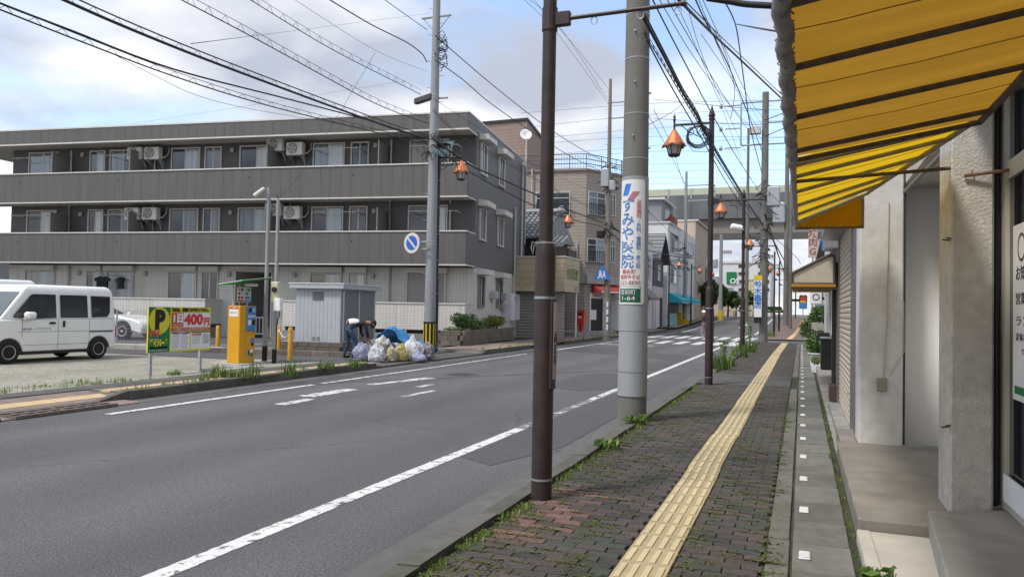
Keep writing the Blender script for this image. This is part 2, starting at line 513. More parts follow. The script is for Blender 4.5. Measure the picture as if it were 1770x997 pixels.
b = MB(); b.add([(-11.2, -20, .1405), (-10.75, -20, .1405), (-10.12, -20, .036), (-11.2, 9.3, .1405), (-10.75, 9.3, .1405), (-10.12, 9.3, .036), (-9.6, -20, .012), (-9.6, 9.3, .012)], [(0, 1, 4, 3), (1, 2, 5, 4), (2, 6, 7, 5)])
struct(b.build('left_pavement', left_pave))
strip('left_pavement', -11.2, -9.98, 17.3, 24.2, 0.05, asphalt_old, 1, 2)
strip('left_pavement', -12.0, -9.98, 24.2, 62.5, 0.1405, left_pave, 1, 4)
for ya, yb, xl in ((24.21, 24.7, -11.98), (9.31, 9.7, -11.19), (16.9, 17.29, -11.19), (33.0, 33.4, -11.98)):
    b = MB(); b.box(xl, -10.13, ya, yb, -.03, .1375); struct(b.build('pavement_edge', concrete))
strip('asphalt_margin', -11.2, -10.72, -20, 17.3, 0.148, asphalt_old, 1, 4)
strip('left_pavement', -12.0, -9.98, 66.5, 104, 0.1405, left_pave, 1, 4)

# ---- road markings (sheets 4-8 mm above the asphalt)
def poly_mark(name, pts, mt, z=0.004, label=None):
    b = MB(); b.quad([(x, y, z + zr(y)) for x, y in pts])
    return struct(b.build(name, mt), label)
def rag_line(x0, x1, y0, y1, z, mt, amp=.005):
    b = MB(); rr_ = random.Random(int(y0 * 10)); n_ = max(2, int((y1 - y0) / .03)) if y0 < 14 else max(2, int((y1 - y0) / .2))
    for k in range(n_ + 1):
        yy = y0 + (y1 - y0) * k / n_; e = 1.0 if 0 < k < n_ else .4
        b.v += [(x0 + abs(rr_.gauss(0, amp)) , yy, z + zr(yy)), (x1 - abs(rr_.gauss(0, amp)), yy, z + zr(yy))]
    for k in range(n_): b.f.append((2 * k, 2 * k + 1, 2 * k + 3, 2 * k + 2)); b.m.append(0)
    return struct(b.build('edge_line', mt))
for y0_, y1_, m_ in ((2, 5.05, paint_w), (5.05, 5.5, paint_worn), (5.5, 9.6, paint_w), (9.6, 13.2, paint_gone), (13.2, 15.6, paint_worn), (15.6, 17.6, paint_gone), (17.6, 58, paint_w)):
    rag_line(-3.52, -3.37, y0_, y1_, 0.0035, m_)
rag_line(-9.04, -8.90, 8.1, 12.9, 0.008, paint_w)
rag_line(-9.04, -8.90, 13.2, 25.5, 0.008, paint_worn)
strip('edge_line', -8.98, -8.84, 26.2, 60, 0.008, paint_w, 1, 4)
# old scrubbed out crossing bars on the near side of the junction
for pts in ([(-7.75, 10.1), (-7.5, 10.1), (-7.55, 10.95), (-7.75, 10.95)],
            [(-8.1, 11.2), (-7.75, 11.2), (-7.75, 12.6), (-8.05, 12.6)],
            [(-8.15, 13.5), (-7.95, 13.5), (-7.55, 15.5), (-7.85, 15.5)],
            [(-7.1, 13.6), (-6.95, 13.6), (-6.95, 14.2), (-7.1, 14.2)],
            [(-6.55, 12.0), (-6.42, 12.0), (-6.42, 13.2), (-6.55, 13.2)]):
    poly_mark('worn_crossing_mark', pts, paint_worn, 0.006)
# zebra bars in two rows and the stop lines of the far crossing
for i in range(8):
    x = -8.6 + i * 0.88
    poly_mark('zebra_bar', [(x, 38.2), (x + .46, 38.2), (x + .46, 42.2), (x, 42.2)], paint_w, 0.006)
for i in range(9):
    x = -8.75 + i * 0.82
    poly_mark('zebra_bar', [(x, 46.2), (x + .46, 46.2), (x + .46, 51.5), (x, 51.5)], paint_w, 0.006)
poly_mark('stop_line', [(-9.0, 35.2), (-6.3, 35.2), (-6.3, 35.6), (-9.0, 35.6)], paint_w, 0.006)
poly_mark('stop_line', [(-6.6, 55.2), (-3.4, 55.2), (-3.4, 55.6), (-6.6, 55.6)], paint_w, 0.006)
strip('edge_line', -3.3, -3.12, 60, 103, 0.008, paint_w, 1, 4)
strip('edge_line', -8.7, -8.52, 60, 103, 0.008, paint_w, 1, 4)
poly_mark('direction_arrow', [(-5.3, 72), (-5.1, 72), (-5.1, 78), (-4.8, 78), (-5.2, 81), (-5.6, 78), (-5.3, 78)], paint_w, 0.008)

def slab_poly(name, pts, z0, z1, mt, label=None):
    b = MB(); b.prism([(x, y, z0) for x, y in pts], (0, 0, z1 - z0)); return struct(b.build(name, mt), label)
slab_poly('asphalt_patch', [(-4.75, 14.9), (-5.0, 16.5), (-5.0, 18.3), (-4.7, 19.1), (-4.1, 19.2), (-3.6, 17.8), (-3.56, 15.2), (-4.1, 14.7)], 0.0005, 0.0055, asphalt_dark)
slab_poly('asphalt_patch', [(-3.35, 7.5), (-2.9, 7.2), (-2.55, 8.5), (-2.55, 14), (-3.3, 14.5)], 0.0005, 0.0045, asphalt_dark)
slab_poly('asphalt_patch', [(-9.8, 29.5), (-3.7, 25.4), (-3.7, 28.2), (-9.8, 33)], 0.0005, 0.0045, asphalt_dark)
slab_poly('asphalt_patch', [(-8.8, 13.5), (-3.6, 21.5), (-3.6, 21.75), (-8.8, 13.8)], 0.0004, 0.0035, asphalt_dark)
slab_poly('concrete_pad', [(-13.95, 15.6), (-12.75, 15.2), (-12.9, 17.0), (-14.1, 17.1)], 0.0, 0.085, concrete_pale)
slab_poly('concrete_pad', [(-12.1, 13.3), (-11.5, 13.3), (-11.5, 14.6), (-12.2, 14.5)], 0.0, 0.15, concrete_pale)
b = MB(); b.lathe([(0.36, 0.001), (0.36, 0.007), (0.31, 0.008), (0.3, 0.0065)], 24, 0, (-7.47, 16.7, 0))
for k in range(-3, 4):
    b.box(-7.47 - .2, -7.47 + .2, 16.7 + k * .08 - .02, 16.7 + k * .08 + .02, .006, .011)
tag(b.build('manhole_cover', mat('cast_iron', (0.06, 0.058, 0.055), 0.6, 0.3, 30)), 'round iron manhole cover set in the middle of the road', 'manhole cover')

# ---- right pavement: individual interlocking pavers
pv = [mat('paver_red_brown', (0.074, 0.055, 0.049), .85, .22, 30, bump=.5, bscale=140, dirt=(0.045, 0.045, 0.03), dscale=3, damt=.6, rand=.14),
      mat('paver_plum', (0.062, 0.051, 0.048), .85, .22, 30, bump=.5, bscale=140, dirt=(0.04, 0.042, 0.03), dscale=3, damt=.6, rand=.14),
      mat('paver_green_grey', (0.048, 0.054, 0.044), .85, .22, 30, bump=.5, bscale=140, dirt=(0.03, 0.034, 0.022), dscale=3, damt=.6, rand=.14),
      mat('paver_charcoal', (0.043, 0.038, 0.035), .85, .22, 30, bump=.5, bscale=140, dirt=(0.03, 0.034, 0.022), dscale=3, damt=.6, rand=.14),
      mat('paver_pink', (0.15, 0.082, 0.07), .85, .2, 30, bump=.5, bscale=140, dirt=(0.08, 0.06, 0.05), dscale=3, damt=.5, rand=.2)]
PL_, PW_ = 0.198, 0.100          # paver pitch across / along the street
def paver_outline(gap=0.005, x0=None, x1=None):
    """interlocking outline: both long edges follow the same zigzag so that the courses nest"""
    l, wd, a = PL_ / 2, PW_ / 2 - gap / 2, 0.008
    x0 = -l if x0 is None else x0; x1 = l if x1 is None else x1
    f = lambda x: a * (1 - abs(((x / l) % 1.0) * 2 - 1)) - a / 2
    xs = sorted({x0 + gap / 2, x1 - gap / 2} | {x for x in (-l / 2, 0, l / 2) if x0 + .012 < x < x1 - .012})
    return [(x, -wd + f(x)) for x in xs] + [(x, wd + f(x)) for x in reversed(xs)]
def paver_geo(mb, cx, cy, zt, tilt=(0, 0), mi=0, h=0.03, x0=None, x1=None):
    o = paver_outline(.005, x0, x1); n = len(o)
    low = [(cx + x, cy + y, zt - h) for x, y in o]
    mid = [(cx + x, cy + y, zt - .006 + tilt[0] * x + tilt[1] * y) for x, y in o]
    top = [(cx + x * .97, cy + y * .955, zt + tilt[0] * x + tilt[1] * y) for x, y in o]
    fs = [tuple(range(2 * n, 3 * n))]
    for k in (0, n):
        for i in range(n):
            j = (i + 1) % n
            fs.append((k + i, k + j, k + n + j, k + n + i))
    mb.add(low + mid + top, fs, mi)
sidewalk = thing('pavement', 'brick paved footway with mossy joints along the shop fronts', 'pavement', (0, 0, 0))
del sidewalk['category']; sidewalk['kind'] = 'structure'
protos = []
for k in range(5):
    mb = MB(); paver_geo(mb, 0, 0, 0)
    o = mb.build('paver', pv[k], sidewalk); protos.append(o.data)
    bpy.data.objects.remove(o)
TAC = [(0, -.985), (7.2, -.985), (7.6, -1.0), (9.4, -1.0), (9.7, -.985), (13, -.985), (13.3, -.995), (30, -1.0), (41, -.93), (60, -.6), (78, -.27), (110, .4)]
def tac_x(y):
    for (a, xa), (bb, xb) in zip(TAC, TAC[1:]):
        if a <= y <= bb: return xa + (xb - xa) * (y - a) / (bb - a)
    return TAC[-1][1]
rnd = random.Random(3)
cells, cuts = [], []
y = 3.3; row = 0
while y < 41.4:
    off = (PL_ / 2) * (row % 2)
    tx = tac_x(y)
    if not 16.4 < y < 19.2:
        for (xa, xb) in ((-1.905, tx - .004), (tx + .304, -.197)):
            k0 = math.floor((xa + 1.9 + off) / PL_) - 1
            for k in range(k0, k0 + 12):
                xc = -1.9 - off + (k + .5) * PL_
                l, r = max(xa, xc - PL_ / 2), min(xb, xc + PL_ / 2)
                if r - l > PL_ * .97: cells.append((xc, y))
                elif r - l > .03: cuts.append((xc, y, l - xc, r - xc))
    y += PW_; row += 1
def pick_col(x, y):
    r = rnd.random()
    if x < -1.45 and y < 6.1 and y > 4.6 and r < .72: return 4
    g_ = .16 + .25 * (sin(x * 5 + y * 1.7) > .55)
    if r < g_: return 2
    if r < .42: return 3
    if r < .72: return 1
    return 0
cells.sort(key=lambda c: (c[0] ** 2 + c[1] ** 2))
far_b = MB()
for i, (x, y) in enumerate(cells):
    dz = rnd.uniform(-.003, .003)
    c = pick_col(x, y)
    if i < 300:
        instance(protos[c], 'paver', (x, y, 0.107 + dz), sidewalk).rotation_euler = (rnd.uniform(-.012, .012), rnd.uniform(-.012, .012), rnd.uniform(-.02, .02))
    elif y < 17:
        paver_geo(far_b, x, y, 0.107 + dz, (rnd.uniform(-.012, .012), rnd.uniform(-.012, .012)), c)
    else:
        far_b.box(x - PL_ / 2 + .003, x + PL_ / 2 - .003, y - PW_ / 2 + .003, y + PW_ / 2 - .003, .08, .107 + dz, c)
for (x, y, l, r) in cuts:
    paver_geo(far_b, x, y, .107 + rnd.uniform(-.003, .003), (0, 0), pick_col(x, y), .03, l, r)
stuff(far_b.build('paver', pv, sidewalk), 'brown brick pavers further along the footway')

# tactile guidance line: 30 cm tiles with four raised bars each
tac_a = mat('tactile_yellow', (0.35, 0.285, 0.165), .8, .1, 12, bump=.2, dirt=(0.30, 0.25, 0.14), dscale=2.5, damt=.55, rand=.06)
tac_b = mat('tactile_bar', (0.50, 0.42, 0.25), .75, .08, 12, bump=.15, dirt=(0.40, 0.34, 0.19), dscale=3, damt=.5, rand=.06)
mb = MB(); mb.bevbox(-.148, .148, -.148, .148, -.03, 0, .004, 0); tile_me = mb.build('tactile_tile', tac_a, sidewalk)
bar = MB()
for k in range(4):
    x = -.1095 + .073 * k
    bar.bevbox(x - .0175, x + .0175, -.122, .122, -.001, .007, .003, 0)
bar_me = bar.build('raised_bar', tac_b, sidewalk)
tm, bm_ = tile_me.data, bar_me.data
bpy.data.objects.remove(tile_me); bpy.data.objects.remove(bar_me)
# the bars of the plate as separate raised pieces
one = MB(); one.bevbox(-.0175, .0175, -.122, .122, -.001, .007, .003, 0); ob = one.build('raised_bar', tac_b, sidewalk); one_me = ob.data; bpy.data.objects.remove(ob)
y = 3.45; k = 0
far_t = MB()
while y < 41.3:
    xx = tac_x(y) + .15
    ang = rnd.uniform(-.008, .008)
    z = .113 + rnd.uniform(-.002, .002)
    if k < 44:
        o = instance(tm, 'tactile_tile', (xx, y, z), sidewalk, -ang)
        if k < 20:
            for q in range(4):
                instance(one_me, 'raised_bar', (-.1095 + .073 * q, 0, 0), o)
        else:
            instance(bm_, 'raised_bar', (0, 0, 0), o)['kind'] = 'stuff'
    else:
        far_t.box(xx - .148, xx + .148, y - .148, y + .148, .09, z, 0)
        for q in range(4):
            x = xx - .1095 + .073 * q
            far_t.box(x - .0185, x + .0185, y - .135, y + .135, z, z + .005, 1)
    y += .3; k += 1
stuff(far_t.build('tactile_tile', [tac_a, tac_b], sidewalk), 'yellow guidance tiles further along')
far_line = MB()
y = 48.0
while y < 96:
    far_line.box(tac_x(y) + .0, tac_x(y) + .3, y, y + .98, .09 + zr(y), .115 + zr(y)); y += 1.0
o = far_line.build('tactile_path', mat('tactile_far', (0.52, 0.38, 0.22), .8)); struct(o)
lt = MB(); y = -6.0
for (ya, yb) in ((-6, 17), (24.6, 62), (67, 103)):
    y = ya
    while y < yb:
        zz = .150 if y > 9.2 else .094
        if y > 9.2: lt.box(-10.46, -10.26, y, y + .295, .12 + zr(y), zz + zr(y))
        else: lt.add([(-10.46, y, .0965), (-10.26, y, .0635), (-10.26, y + .295, .0635), (-10.46, y + .295, .0965)], [(0, 1, 2, 3)])
        y += .3
o = lt.build('tactile_path', mat('tactile_left', (0.50, 0.36, 0.20), .8, .1, dirt=(.25, .2, .14), dscale=1, damt=.5)); struct(o)

# edging kerbs between pavers and gutter covers
edge_m = mat('edging_concrete', (0.13, 0.125, 0.11), .9, .2, 14, bump=.5, bscale=120, dirt=(0.07, 0.08, 0.04), dscale=2.5, damt=.7, rand=.12)
mb = MB(); mb.bevbox(-.065, .065, -.295, .295, -.03, 0, .006); eo = mb.build('edging_block', edge_m, sidewalk); em = eo.data; bpy.data.objects.remove(eo)
y = 3.3
i = 0
while y < 41:
    if not 16.4 < y < 19.2:
        instance(em, 'edging_block', (-.125 + rnd.uniform(-.003, .003), y, .105 + rnd.uniform(-.003, .004)), sidewalk)
    y += .6

# gutter covers with white reflector plates on every second one
gutter = thing('gutter', 'concrete slab covered gutter beside the shop steps', 'gutter', (0, 0, 0))
del gutter['category']; gutter['kind'] = 'structure'
slab_m = mat('gutter_slab', (0.150, 0.147, 0.130), .9, .15, 12, bump=.5, bscale=160, dirt=(0.085, 0.085, 0.068), dscale=2, damt=.6, rand=.22)
mb = MB(); mb.bevbox(-.17, .17, -.280, .280, -.06, 0, .007); so = mb.build('gutter_slab', slab_m, gutter); sm_ = so.data; bpy.data.objects.remove(so)
refl_m = mat('reflector_white', (0.62, 0.63, 0.63), .5, .1, 40, dirt=(.35, .35, .33), dscale=8, damt=.5)
mb = MB(); mb.bevbox(-.034, .034, -.075, .075, 0, .012, .006)
for q in range(-2, 3): mb.bevbox(-.030, .030, q * .027 - .009, q * .027 + .009, .0115, .016, .003)
ro = mb.build('reflector_plate', refl_m, gutter); rm = ro.data; bpy.data.objects.remove(ro)
y = 3.30; k = 0
while y < 41:
    o = instance(sm_, 'gutter_slab', (.13, y, .106 + rnd.uniform(-.006, .004)), gutter)
    o.rotation_euler = (rnd.uniform(-.016, .016), rnd.uniform(-.012, .012), rnd.uniform(-.010, .010))
    if k % 2 == 1:
        instance(rm, 'reflector_plate', (-.10, 0, .0005), o)
    y += .585; k += 1

# ---- kerb stones
kerb_m = mat('kerb_stone', (0.10, 0.096, 0.084), .9, .2, 12, bump=.6, bscale=110, dirt=(0.06, 0.065, 0.04), dscale=2.2, damt=.75, rand=.12)
kerb_r = thing('kerb', 'mossy concrete kerb stones on the shop side of the road', 'kerb', (0, 0, 0)); del kerb_r['category']; kerb_r['kind'] = 'structure'
kerb_l = thing('kerb', 'grey kerb stones on the car park side of the road', 'kerb', (0, 0, 0)); del kerb_l['category']; kerb_l['kind'] = 'structure'
def kerb_me(h0, h1, wd=.15, ln=.592):
    mb = MB(); l = ln / 2
    mb.add([(-wd / 2, -l, -.1), (wd / 2, -l, -.1), (wd / 2, l, -.1), (-wd / 2, l, -.1),
            (-wd / 2 + .008, -l, h0), (wd / 2 - .004, -l, h0 + .006), (wd / 2 - .004, l, h1 + .006), (-wd / 2 + .008, l, h1),
            (-wd / 2 , -l, h0 - .02), (-wd / 2, l, h1 - .02)],
           [(0, 8, 9, 3), (8, 4, 7, 9), (4, 5, 6, 7), (1, 2, 6, 5), (0, 1, 5, 4, 8), (2, 3, 9, 7, 6)])
    o = mb.build('kerb_stone', kerb_m, kerb_r); me = o.data; bpy.data.objects.remove(o); return me
kf = kerb_me(.125, .125); kl = kerb_me(.03, .03); kd = kerb_me(.125, .03); ku = kerb_me(.03, .125)
y = 2.4
while y < 41:
    seg = kf
    if 15.0 < y <= 15.6: seg = kd
    elif 15.6 < y < 19.3: seg = kl
    elif 19.3 <= y < 19.9: seg = ku
    instance(seg, 'kerb_stone', (-2.06 + .075 - .07, y, rnd.uniform(-.006, .004)), kerb_r).rotation_euler = (rnd.uniform(-.01, .01), 0, rnd.uniform(-.008, .008))
    y += .6
kf2 = kerb_me(.16, .16); kd2 = kerb_me(.16, .04); ku2 = kerb_me(.04, .16); kl2 = kerb_me(.04, .04)
y = 3.1
while y < 61:
    seg = kf2
    if y < 9.0: seg = kl2
    elif y < 9.6: seg = ku2
    elif 16.6 < y <= 17.2: seg = kd2
    elif 17.2 < y < 23.9: seg = kl2
    elif 23.9 <= y < 24.5: seg = ku2
    elif 28.4 < y < 29: seg = kd2
    elif 29 <= y < 33.2: seg = kl2
    elif 33.2 <= y < 33.8: seg = ku2
    o = instance(seg, 'kerb_stone', (-10.05, y, rnd.uniform(-.008, .004)), kerb_l, pi)
    if seg in (kd2, ku2): o.rotation_euler = (0, 0, 0)
    y += .6
# iron gutter grates in the lowered part of the left kerb
iron = mat('rusty_iron', (0.15, 0.125, 0.105), .75, .3, 20)
for y in (5.6, 6.6, 7.6, 8.4):
    mb = MB()
    for x in (-9.95, -9.76, -9.57):
        mb.box(x - .025, x + .025, y - .40, y + .40, .01, .05)
    for q in range(5): mb.box(-9.95, -9.57, y - .39 + q * .195 - .008, y - .39 + q * .195 + .008, .015, .045)
    t = tag(mb.build('gutter_grate', iron), {5.6: 'rusty gutter grate nearest the left picture edge', 6.6: 'second rusty gutter grate from the picture edge', 7.6: 'third rusty gutter grate, next to the last one', 8.4: 'last rusty gutter grate, touching the sloping kerb stone'}[y], 'gutter grate', 'gutter grates along the left kerb')

# ---- moss, weeds and grass
mb = MB(); r2 = random.Random(11)
for i in range(640):                                   # cushions of moss along the joints, thickest towards the kerb
    yy = 3.6 + 11 * r2.random() ** 1.6
    xx = -1.92 + .85 * r2.random() ** 2.2 if i % 3 else r2.choice([-.20 + r2.uniform(-.02, .03), -.66 + r2.uniform(-.03, .1), r2.uniform(-.6, -.2)])
    cyy = round((yy - 3.25) / PW_) * PW_ + 3.25
    for k in range(r2.randint(12, 40)):
        px, py = xx + r2.gauss(0, .045), cyy + r2.gauss(0, .008) + (r2.gauss(0, .05) if i % 4 == 0 else 0); sz = r2.uniform(.004, .012); a = r2.uniform(0, 6.28); zz = .107 + r2.uniform(0, .007)
        mb.add([(px + sz * cos(a + q * 1.57), py + sz * sin(a + q * 1.57), zz + r2.uniform(-.003, .004)) for q in range(4)], [(0, 1, 2, 3)], r2.randint(3, 4))
for i in range(260):                                   # small weeds in the paver joints
    yy = 3.6 + 9 * r2.random() ** 1.5; xx = r2.choice([r2.uniform(-1.98, -1.1), r2.uniform(-1.98, -1.5), r2.uniform(-.62, -.2), -.195 + r2.uniform(-.01, .01)])
    grass_tuft(mb, xx, yy, .098, r2.randint(2, 7), r2.uniform(.012, .035), r2.uniform(.01, .05), r2)
for i in range(150):                                   # along the kerb line
    yy = 3.5 + 12 * r2.random(); grass_tuft(mb, -1.905 + r2.uniform(-.02, .03), yy, .095, r2.randint(4, 12), r2.uniform(.02, .07), .04, r2)
for i in range(90):
    yy = 3.5 + 12 * r2.random(); grass_tuft(mb, .325 + r2.uniform(-.02, .02), yy, .08, r2.randint(2, 6), r2.uniform(.02, .06), .03, r2)
moss_a = mat('moss_olive', (.06, .068, .016), .95, .3, 40); moss_b = mat('moss_bright', (.085, .10, .02), .95, .3, 40)
stuff(mb.build('grass', [grass_a, grass_b, leaf_b, moss_a, moss_b]), 'tiny weeds and moss tufts growing between the pavers')
mb = MB()
for i in range(46):
    yy = r2.uniform(9.5, 17); grass_tuft(mb, -10.18 - r2.random() * .1, yy, .14, r2.randint(3, 10), r2.uniform(.04, .14), .06, r2)
for i in range(110):
    yy = r2.choice([r2.gauss(9.6, 1.0), r2.gauss(10.4, .5), r2.uniform(4, 16)]); xx = -11.3 - 1.2 * r2.random() ** 2; grass_tuft(mb, xx, yy, lotz(xx) - .005, r2.randint(3, 10), r2.uniform(.03, .11), .08, r2)
for i in range(120):
    yy = r2.uniform(24.5, 45); grass_tuft(mb, -10.2 - r2.random() * .1, yy, .14, r2.randint(4, 10), r2.uniform(.05, .16), .08, r2)
stuff(mb.build('grass', [grass_a, grass_b, leaf_b]), 'scattered grass along the left kerb and gravel lot')
def weed(x, y, z, n, h, r, label, grp, broad=False, seed=1):
    r3 = random.Random(seed); mb = MB()
    if broad:
        for i in range(n):
            a = r3.uniform(0, 6.28); q = r * math.sqrt(r3.random()); hh = h * r3.uniform(.3, 1)
            px, py = x + q * cos(a), y + q * sin(a)
            mb.tube([(x + q * .4 * cos(a), y + q * .4 * sin(a), z), (px, py, z + hh)], .003, 3, 0, False)
            leaves(mb, (px, py, z + hh), (.05, .05, .03), 5, .035, 3, seed * 100 + i, 0)
    else:
        for i in range(max(1, n // 10)):
            a = r3.uniform(0, 6.28); q = r * math.sqrt(r3.random())
            grass_tuft(mb, x + q * cos(a), y + q * sin(a), z, 10, h * r3.uniform(.5, 1.1), r * .3, r3, 3)
    return tag(mb.build('weed_clump', [grass_a, leaf_b, grass_b]), label, 'weeds', grp)
for i, (px, py, h, lab) in enumerate([
        ((-11.48,11.88), 0, .18, 'low grass clump on the kerb below the yellow parking sign'),
        ((-10.53,11.89), 0, .34, 'tall weeds on the kerb in front of the orange pay machine'),
        ((-10.27,12.07), 0, .30, 'weeds on the kerb at the right corner of the pay machine'),
        ((-9.98,12.25), 0, .42, 'upright weeds on the kerb just right of the pay machine'),
        ((-9.48,12.87), 0, .45, 'bushy weed clump on the kerb in front of the yellow bollards'),
        ((-9.86,14.69), 0, .30, 'grass clump on the kerb in front of the storage shed'),
        ((-9.69,15.61), 0, .28, 'grass clump on the kerb beside the rubbish bags')]):
    weed(px[0], px[1], .15, 80 + 20 * (i % 3), h * .85, .16 + .05 * (i % 2), lab, 'weeds along the left kerb', False, i + 3)
weed((-1.99,9.94)[0], (-1.99,9.94)[1], .1, 26, .12, .16, 'leafy weeds at the foot of the thick concrete pole', 'weeds along the right kerb', True, 21)
weed(-1.93, 8.1, .1, 22, .1, .12, 'leafy weeds on the kerb edge before the thick concrete pole', 'weeds along the right kerb', True, 22)
for i, (y, h, n, r, lab) in enumerate([(20.6, .55, 150, .28, 'tall bright grass at the kerb past the second brown lamp post'), (22.3, .32, 110, .3, 'grass at the kerb between the second and third lamp posts'),
        (27.0, .45, 120, .3, 'grass around the base of the third lamp post'), (30.5, .55, 140, .35, 'long grass verge past the third lamp post'), (33.5, .5, 120, .35, 'grass verge before the far crossing')]):
    weed(-1.98, y, .1, n, h, r, lab, 'weeds along the right kerb', False, 40 + i)
weed(-1.95, 21.4, .1, 24, .75, .10, 'single tall stalky weed rising from the grass by the kerb', 'weeds along the right kerb', True, 50)
weed(-1.98, 33.2, .1, 26, 1.3, .09, 'very tall thin weed standing before the far zebra crossing', 'weeds along the right kerb', True, 51)
weed(-1.9, 52.5, .1, 120, .4, .5, 'grass patch at the far pavement corner beyond the side street', 'weeds along the right kerb', False, 52)
weed(.39, 4.55, .1, 26, .13, .07, 'green leafy weed between the gutter and the pale shop step', 'weeds along the shop steps', True, 60)
weed(.345, 8.6, .1, 30, .06, .08, 'low weeds by the corner of the shop floor slab', 'weeds along the shop steps', False, 61)

# ================================================================ GREY APARTMENT BUILDING (left)
dark_tile = tile_mat('dark_brown_grey_tile', (0.118, 0.112, 0.107), (0.078, 0.074, 0.07), .15, .05, 'XZ', .10, .08, .5, 0.0, True)
dark_tile_s = tile_mat('dark_brown_grey_tile_side', (0.125, 0.12, 0.118), (0.10, 0.096, 0.094), .15, .05, 'YZ', .08, .06, .5, 0.0, True)
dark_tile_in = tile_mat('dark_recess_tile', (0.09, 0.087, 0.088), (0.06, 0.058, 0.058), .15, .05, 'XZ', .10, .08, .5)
cream_tile = tile_mat('cream_tile', (0.60, 0.58, 0.54), (0.33, 0.315, 0.29), .15, .10, 'XZ', .07, .05, .45, 0.0, True)
cream_tile_s = tile_mat('cream_tile_side', (0.60, 0.58, 0.54), (0.36, 0.34, 0.31), .30, .10, 'YZ', .07, .05, .45)
trim = mat('pale_trim', (0.58, 0.565, 0.53), .5, .05, dirt=(.42, .40, .37), dscale=2, damt=.4)
frame_m = mat('window_frame_pinkish_grey', (0.50, 0.47, 0.45), .45, .05)
soffit_m = mat('soffit', (0.40, 0.385, 0.36), .8, .05)
win_glass = mat('window_glass_curtained', (0.17, 0.20, 0.235), .08, .35, 7, spec=.8, stretch=(1, 1, .06))
win_glass_b = mat('window_glass_pale', (0.33, 0.38, 0.42), .1, .22, 7, spec=.8, stretch=(1, 1, .06))
win_glass_d = mat('window_glass_deep', (0.05, 0.06, 0.072), .06, .3, 3, spec=.8)
ac_m = mat('ac_white', (0.60, 0.585, 0.55), .5, .06, dirt=(.45, .43, .4), dscale=4, damt=.4)
ac_grille = mat('ac_grille', (0.20, 0.20, 0.195), .6, .1)
pipe_m = mat('pipe_grey', (0.42, 0.41, 0.39), .5, .06)
shutter_box_m = mat('shutter_box', (0.56, 0.545, 0.51), .5, .05)
BA = radians(7.2)
apt = thing('apartment_building', 'long three storey dark grey tiled apartment block with cream ground floor', 'building', (-12.48, 28.0, 0), BA)
XL = -26.0
b = MB()
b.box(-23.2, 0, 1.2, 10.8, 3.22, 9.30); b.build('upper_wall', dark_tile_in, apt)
b = MB(); b.box(-.0, .012, 1.2, 10.8, 3.24, 8.75); b.box(0, .012, 0.012, 1.2, 3.26, 4.60); b.box(0, .012, 0.012, 1.2, 6.0, 7.31); b.box(0, .012, .0, 10.8, 8.73, 9.34)
b.build('side_cladding', dark_tile_s, apt)
# ground floor, leaving the entrance recess open
b = MB(); b.box(-23.2, -10.95, 1.2, 10.8, .0, 3.22); b.box(-9.2, -.001, 1.2, 10.8, .0, 3.22); b.box(-10.95, -9.2, 1.2, 10.8, 2.98, 3.22)
b.box(-10.95, -9.2, 4.0, 10.8, 0, 2.98)
b.build('ground_floor_wall', cream_tile, apt)
b = MB(); b.box(0, .014, 1.2, 10.8, .1, 3.225); b.build('ground_side_cladding', cream_tile_s, apt)
b = MB(); b.box(-10.2, -9.3, 3.9, 3.98, .15, 2.5); b.build('entrance_door', mat('entrance_black', (0.012, 0.012, 0.013), .3), apt)
b = MB(); b.box(-11.0, -10.95, 1.14, 1.2, .1, 3.05); b.box(-9.2, -9.15, 1.14, 1.2, .1, 3.05); b.box(-11.0, -9.15, 1.14, 1.2, 3.0, 3.05); b.build('entrance_frame', frame_m, apt)
gr = MB()
for k in range(9): gr.box(-10.6 + k * .16, -10.58 + k * .16, 1.0, 1.02, .25, .98)
gr.box(-10.65, -9.25, .995, 1.025, .96, 1.0); gr.box(-10.65, -9.25, .995, 1.025, .25, .28)
gr.build('entrance_railing', galv, apt)['kind'] = 'stuff'
# roof slab and parapet
b = MB(); b.box(XL, 0, .02, 10.8, 8.72, 9.34); rf = b.build('roof', soffit_m, apt)
b = MB(); b.box(XL, .03, -.03, .10, 9.34, 9.40); b.box(-.06, .03, .10, 10.83, 9.34, 9.40); b.build('coping', trim, rf)
b = MB(); b.box(XL, .03, -.04, .02, 8.66, 8.72); b.box(.0, .035, .02, 1.2, 8.66, 8.72); b.build('lower_trim', trim, rf)
pm = MB(); pm.box(-.2235, .2235, -.012, .018, 0, .60); o = pm.build('siding_panel', dark_tile, rf); pm_roof = o.data; bpy.data.objects.remove(o)
pm = MB(); pm.box(-.2235, .2235, -.012, .018, 0, 1.29); o = pm.build('siding_panel', dark_tile, rf); pm_bal = o.data; bpy.data.objects.remove(o)
k = 0
while -.23 - k * .455 > XL:
    instance(pm_roof, 'siding_panel', (-.2275 - k * .455, 0.0, 8.73), rf); k += 1
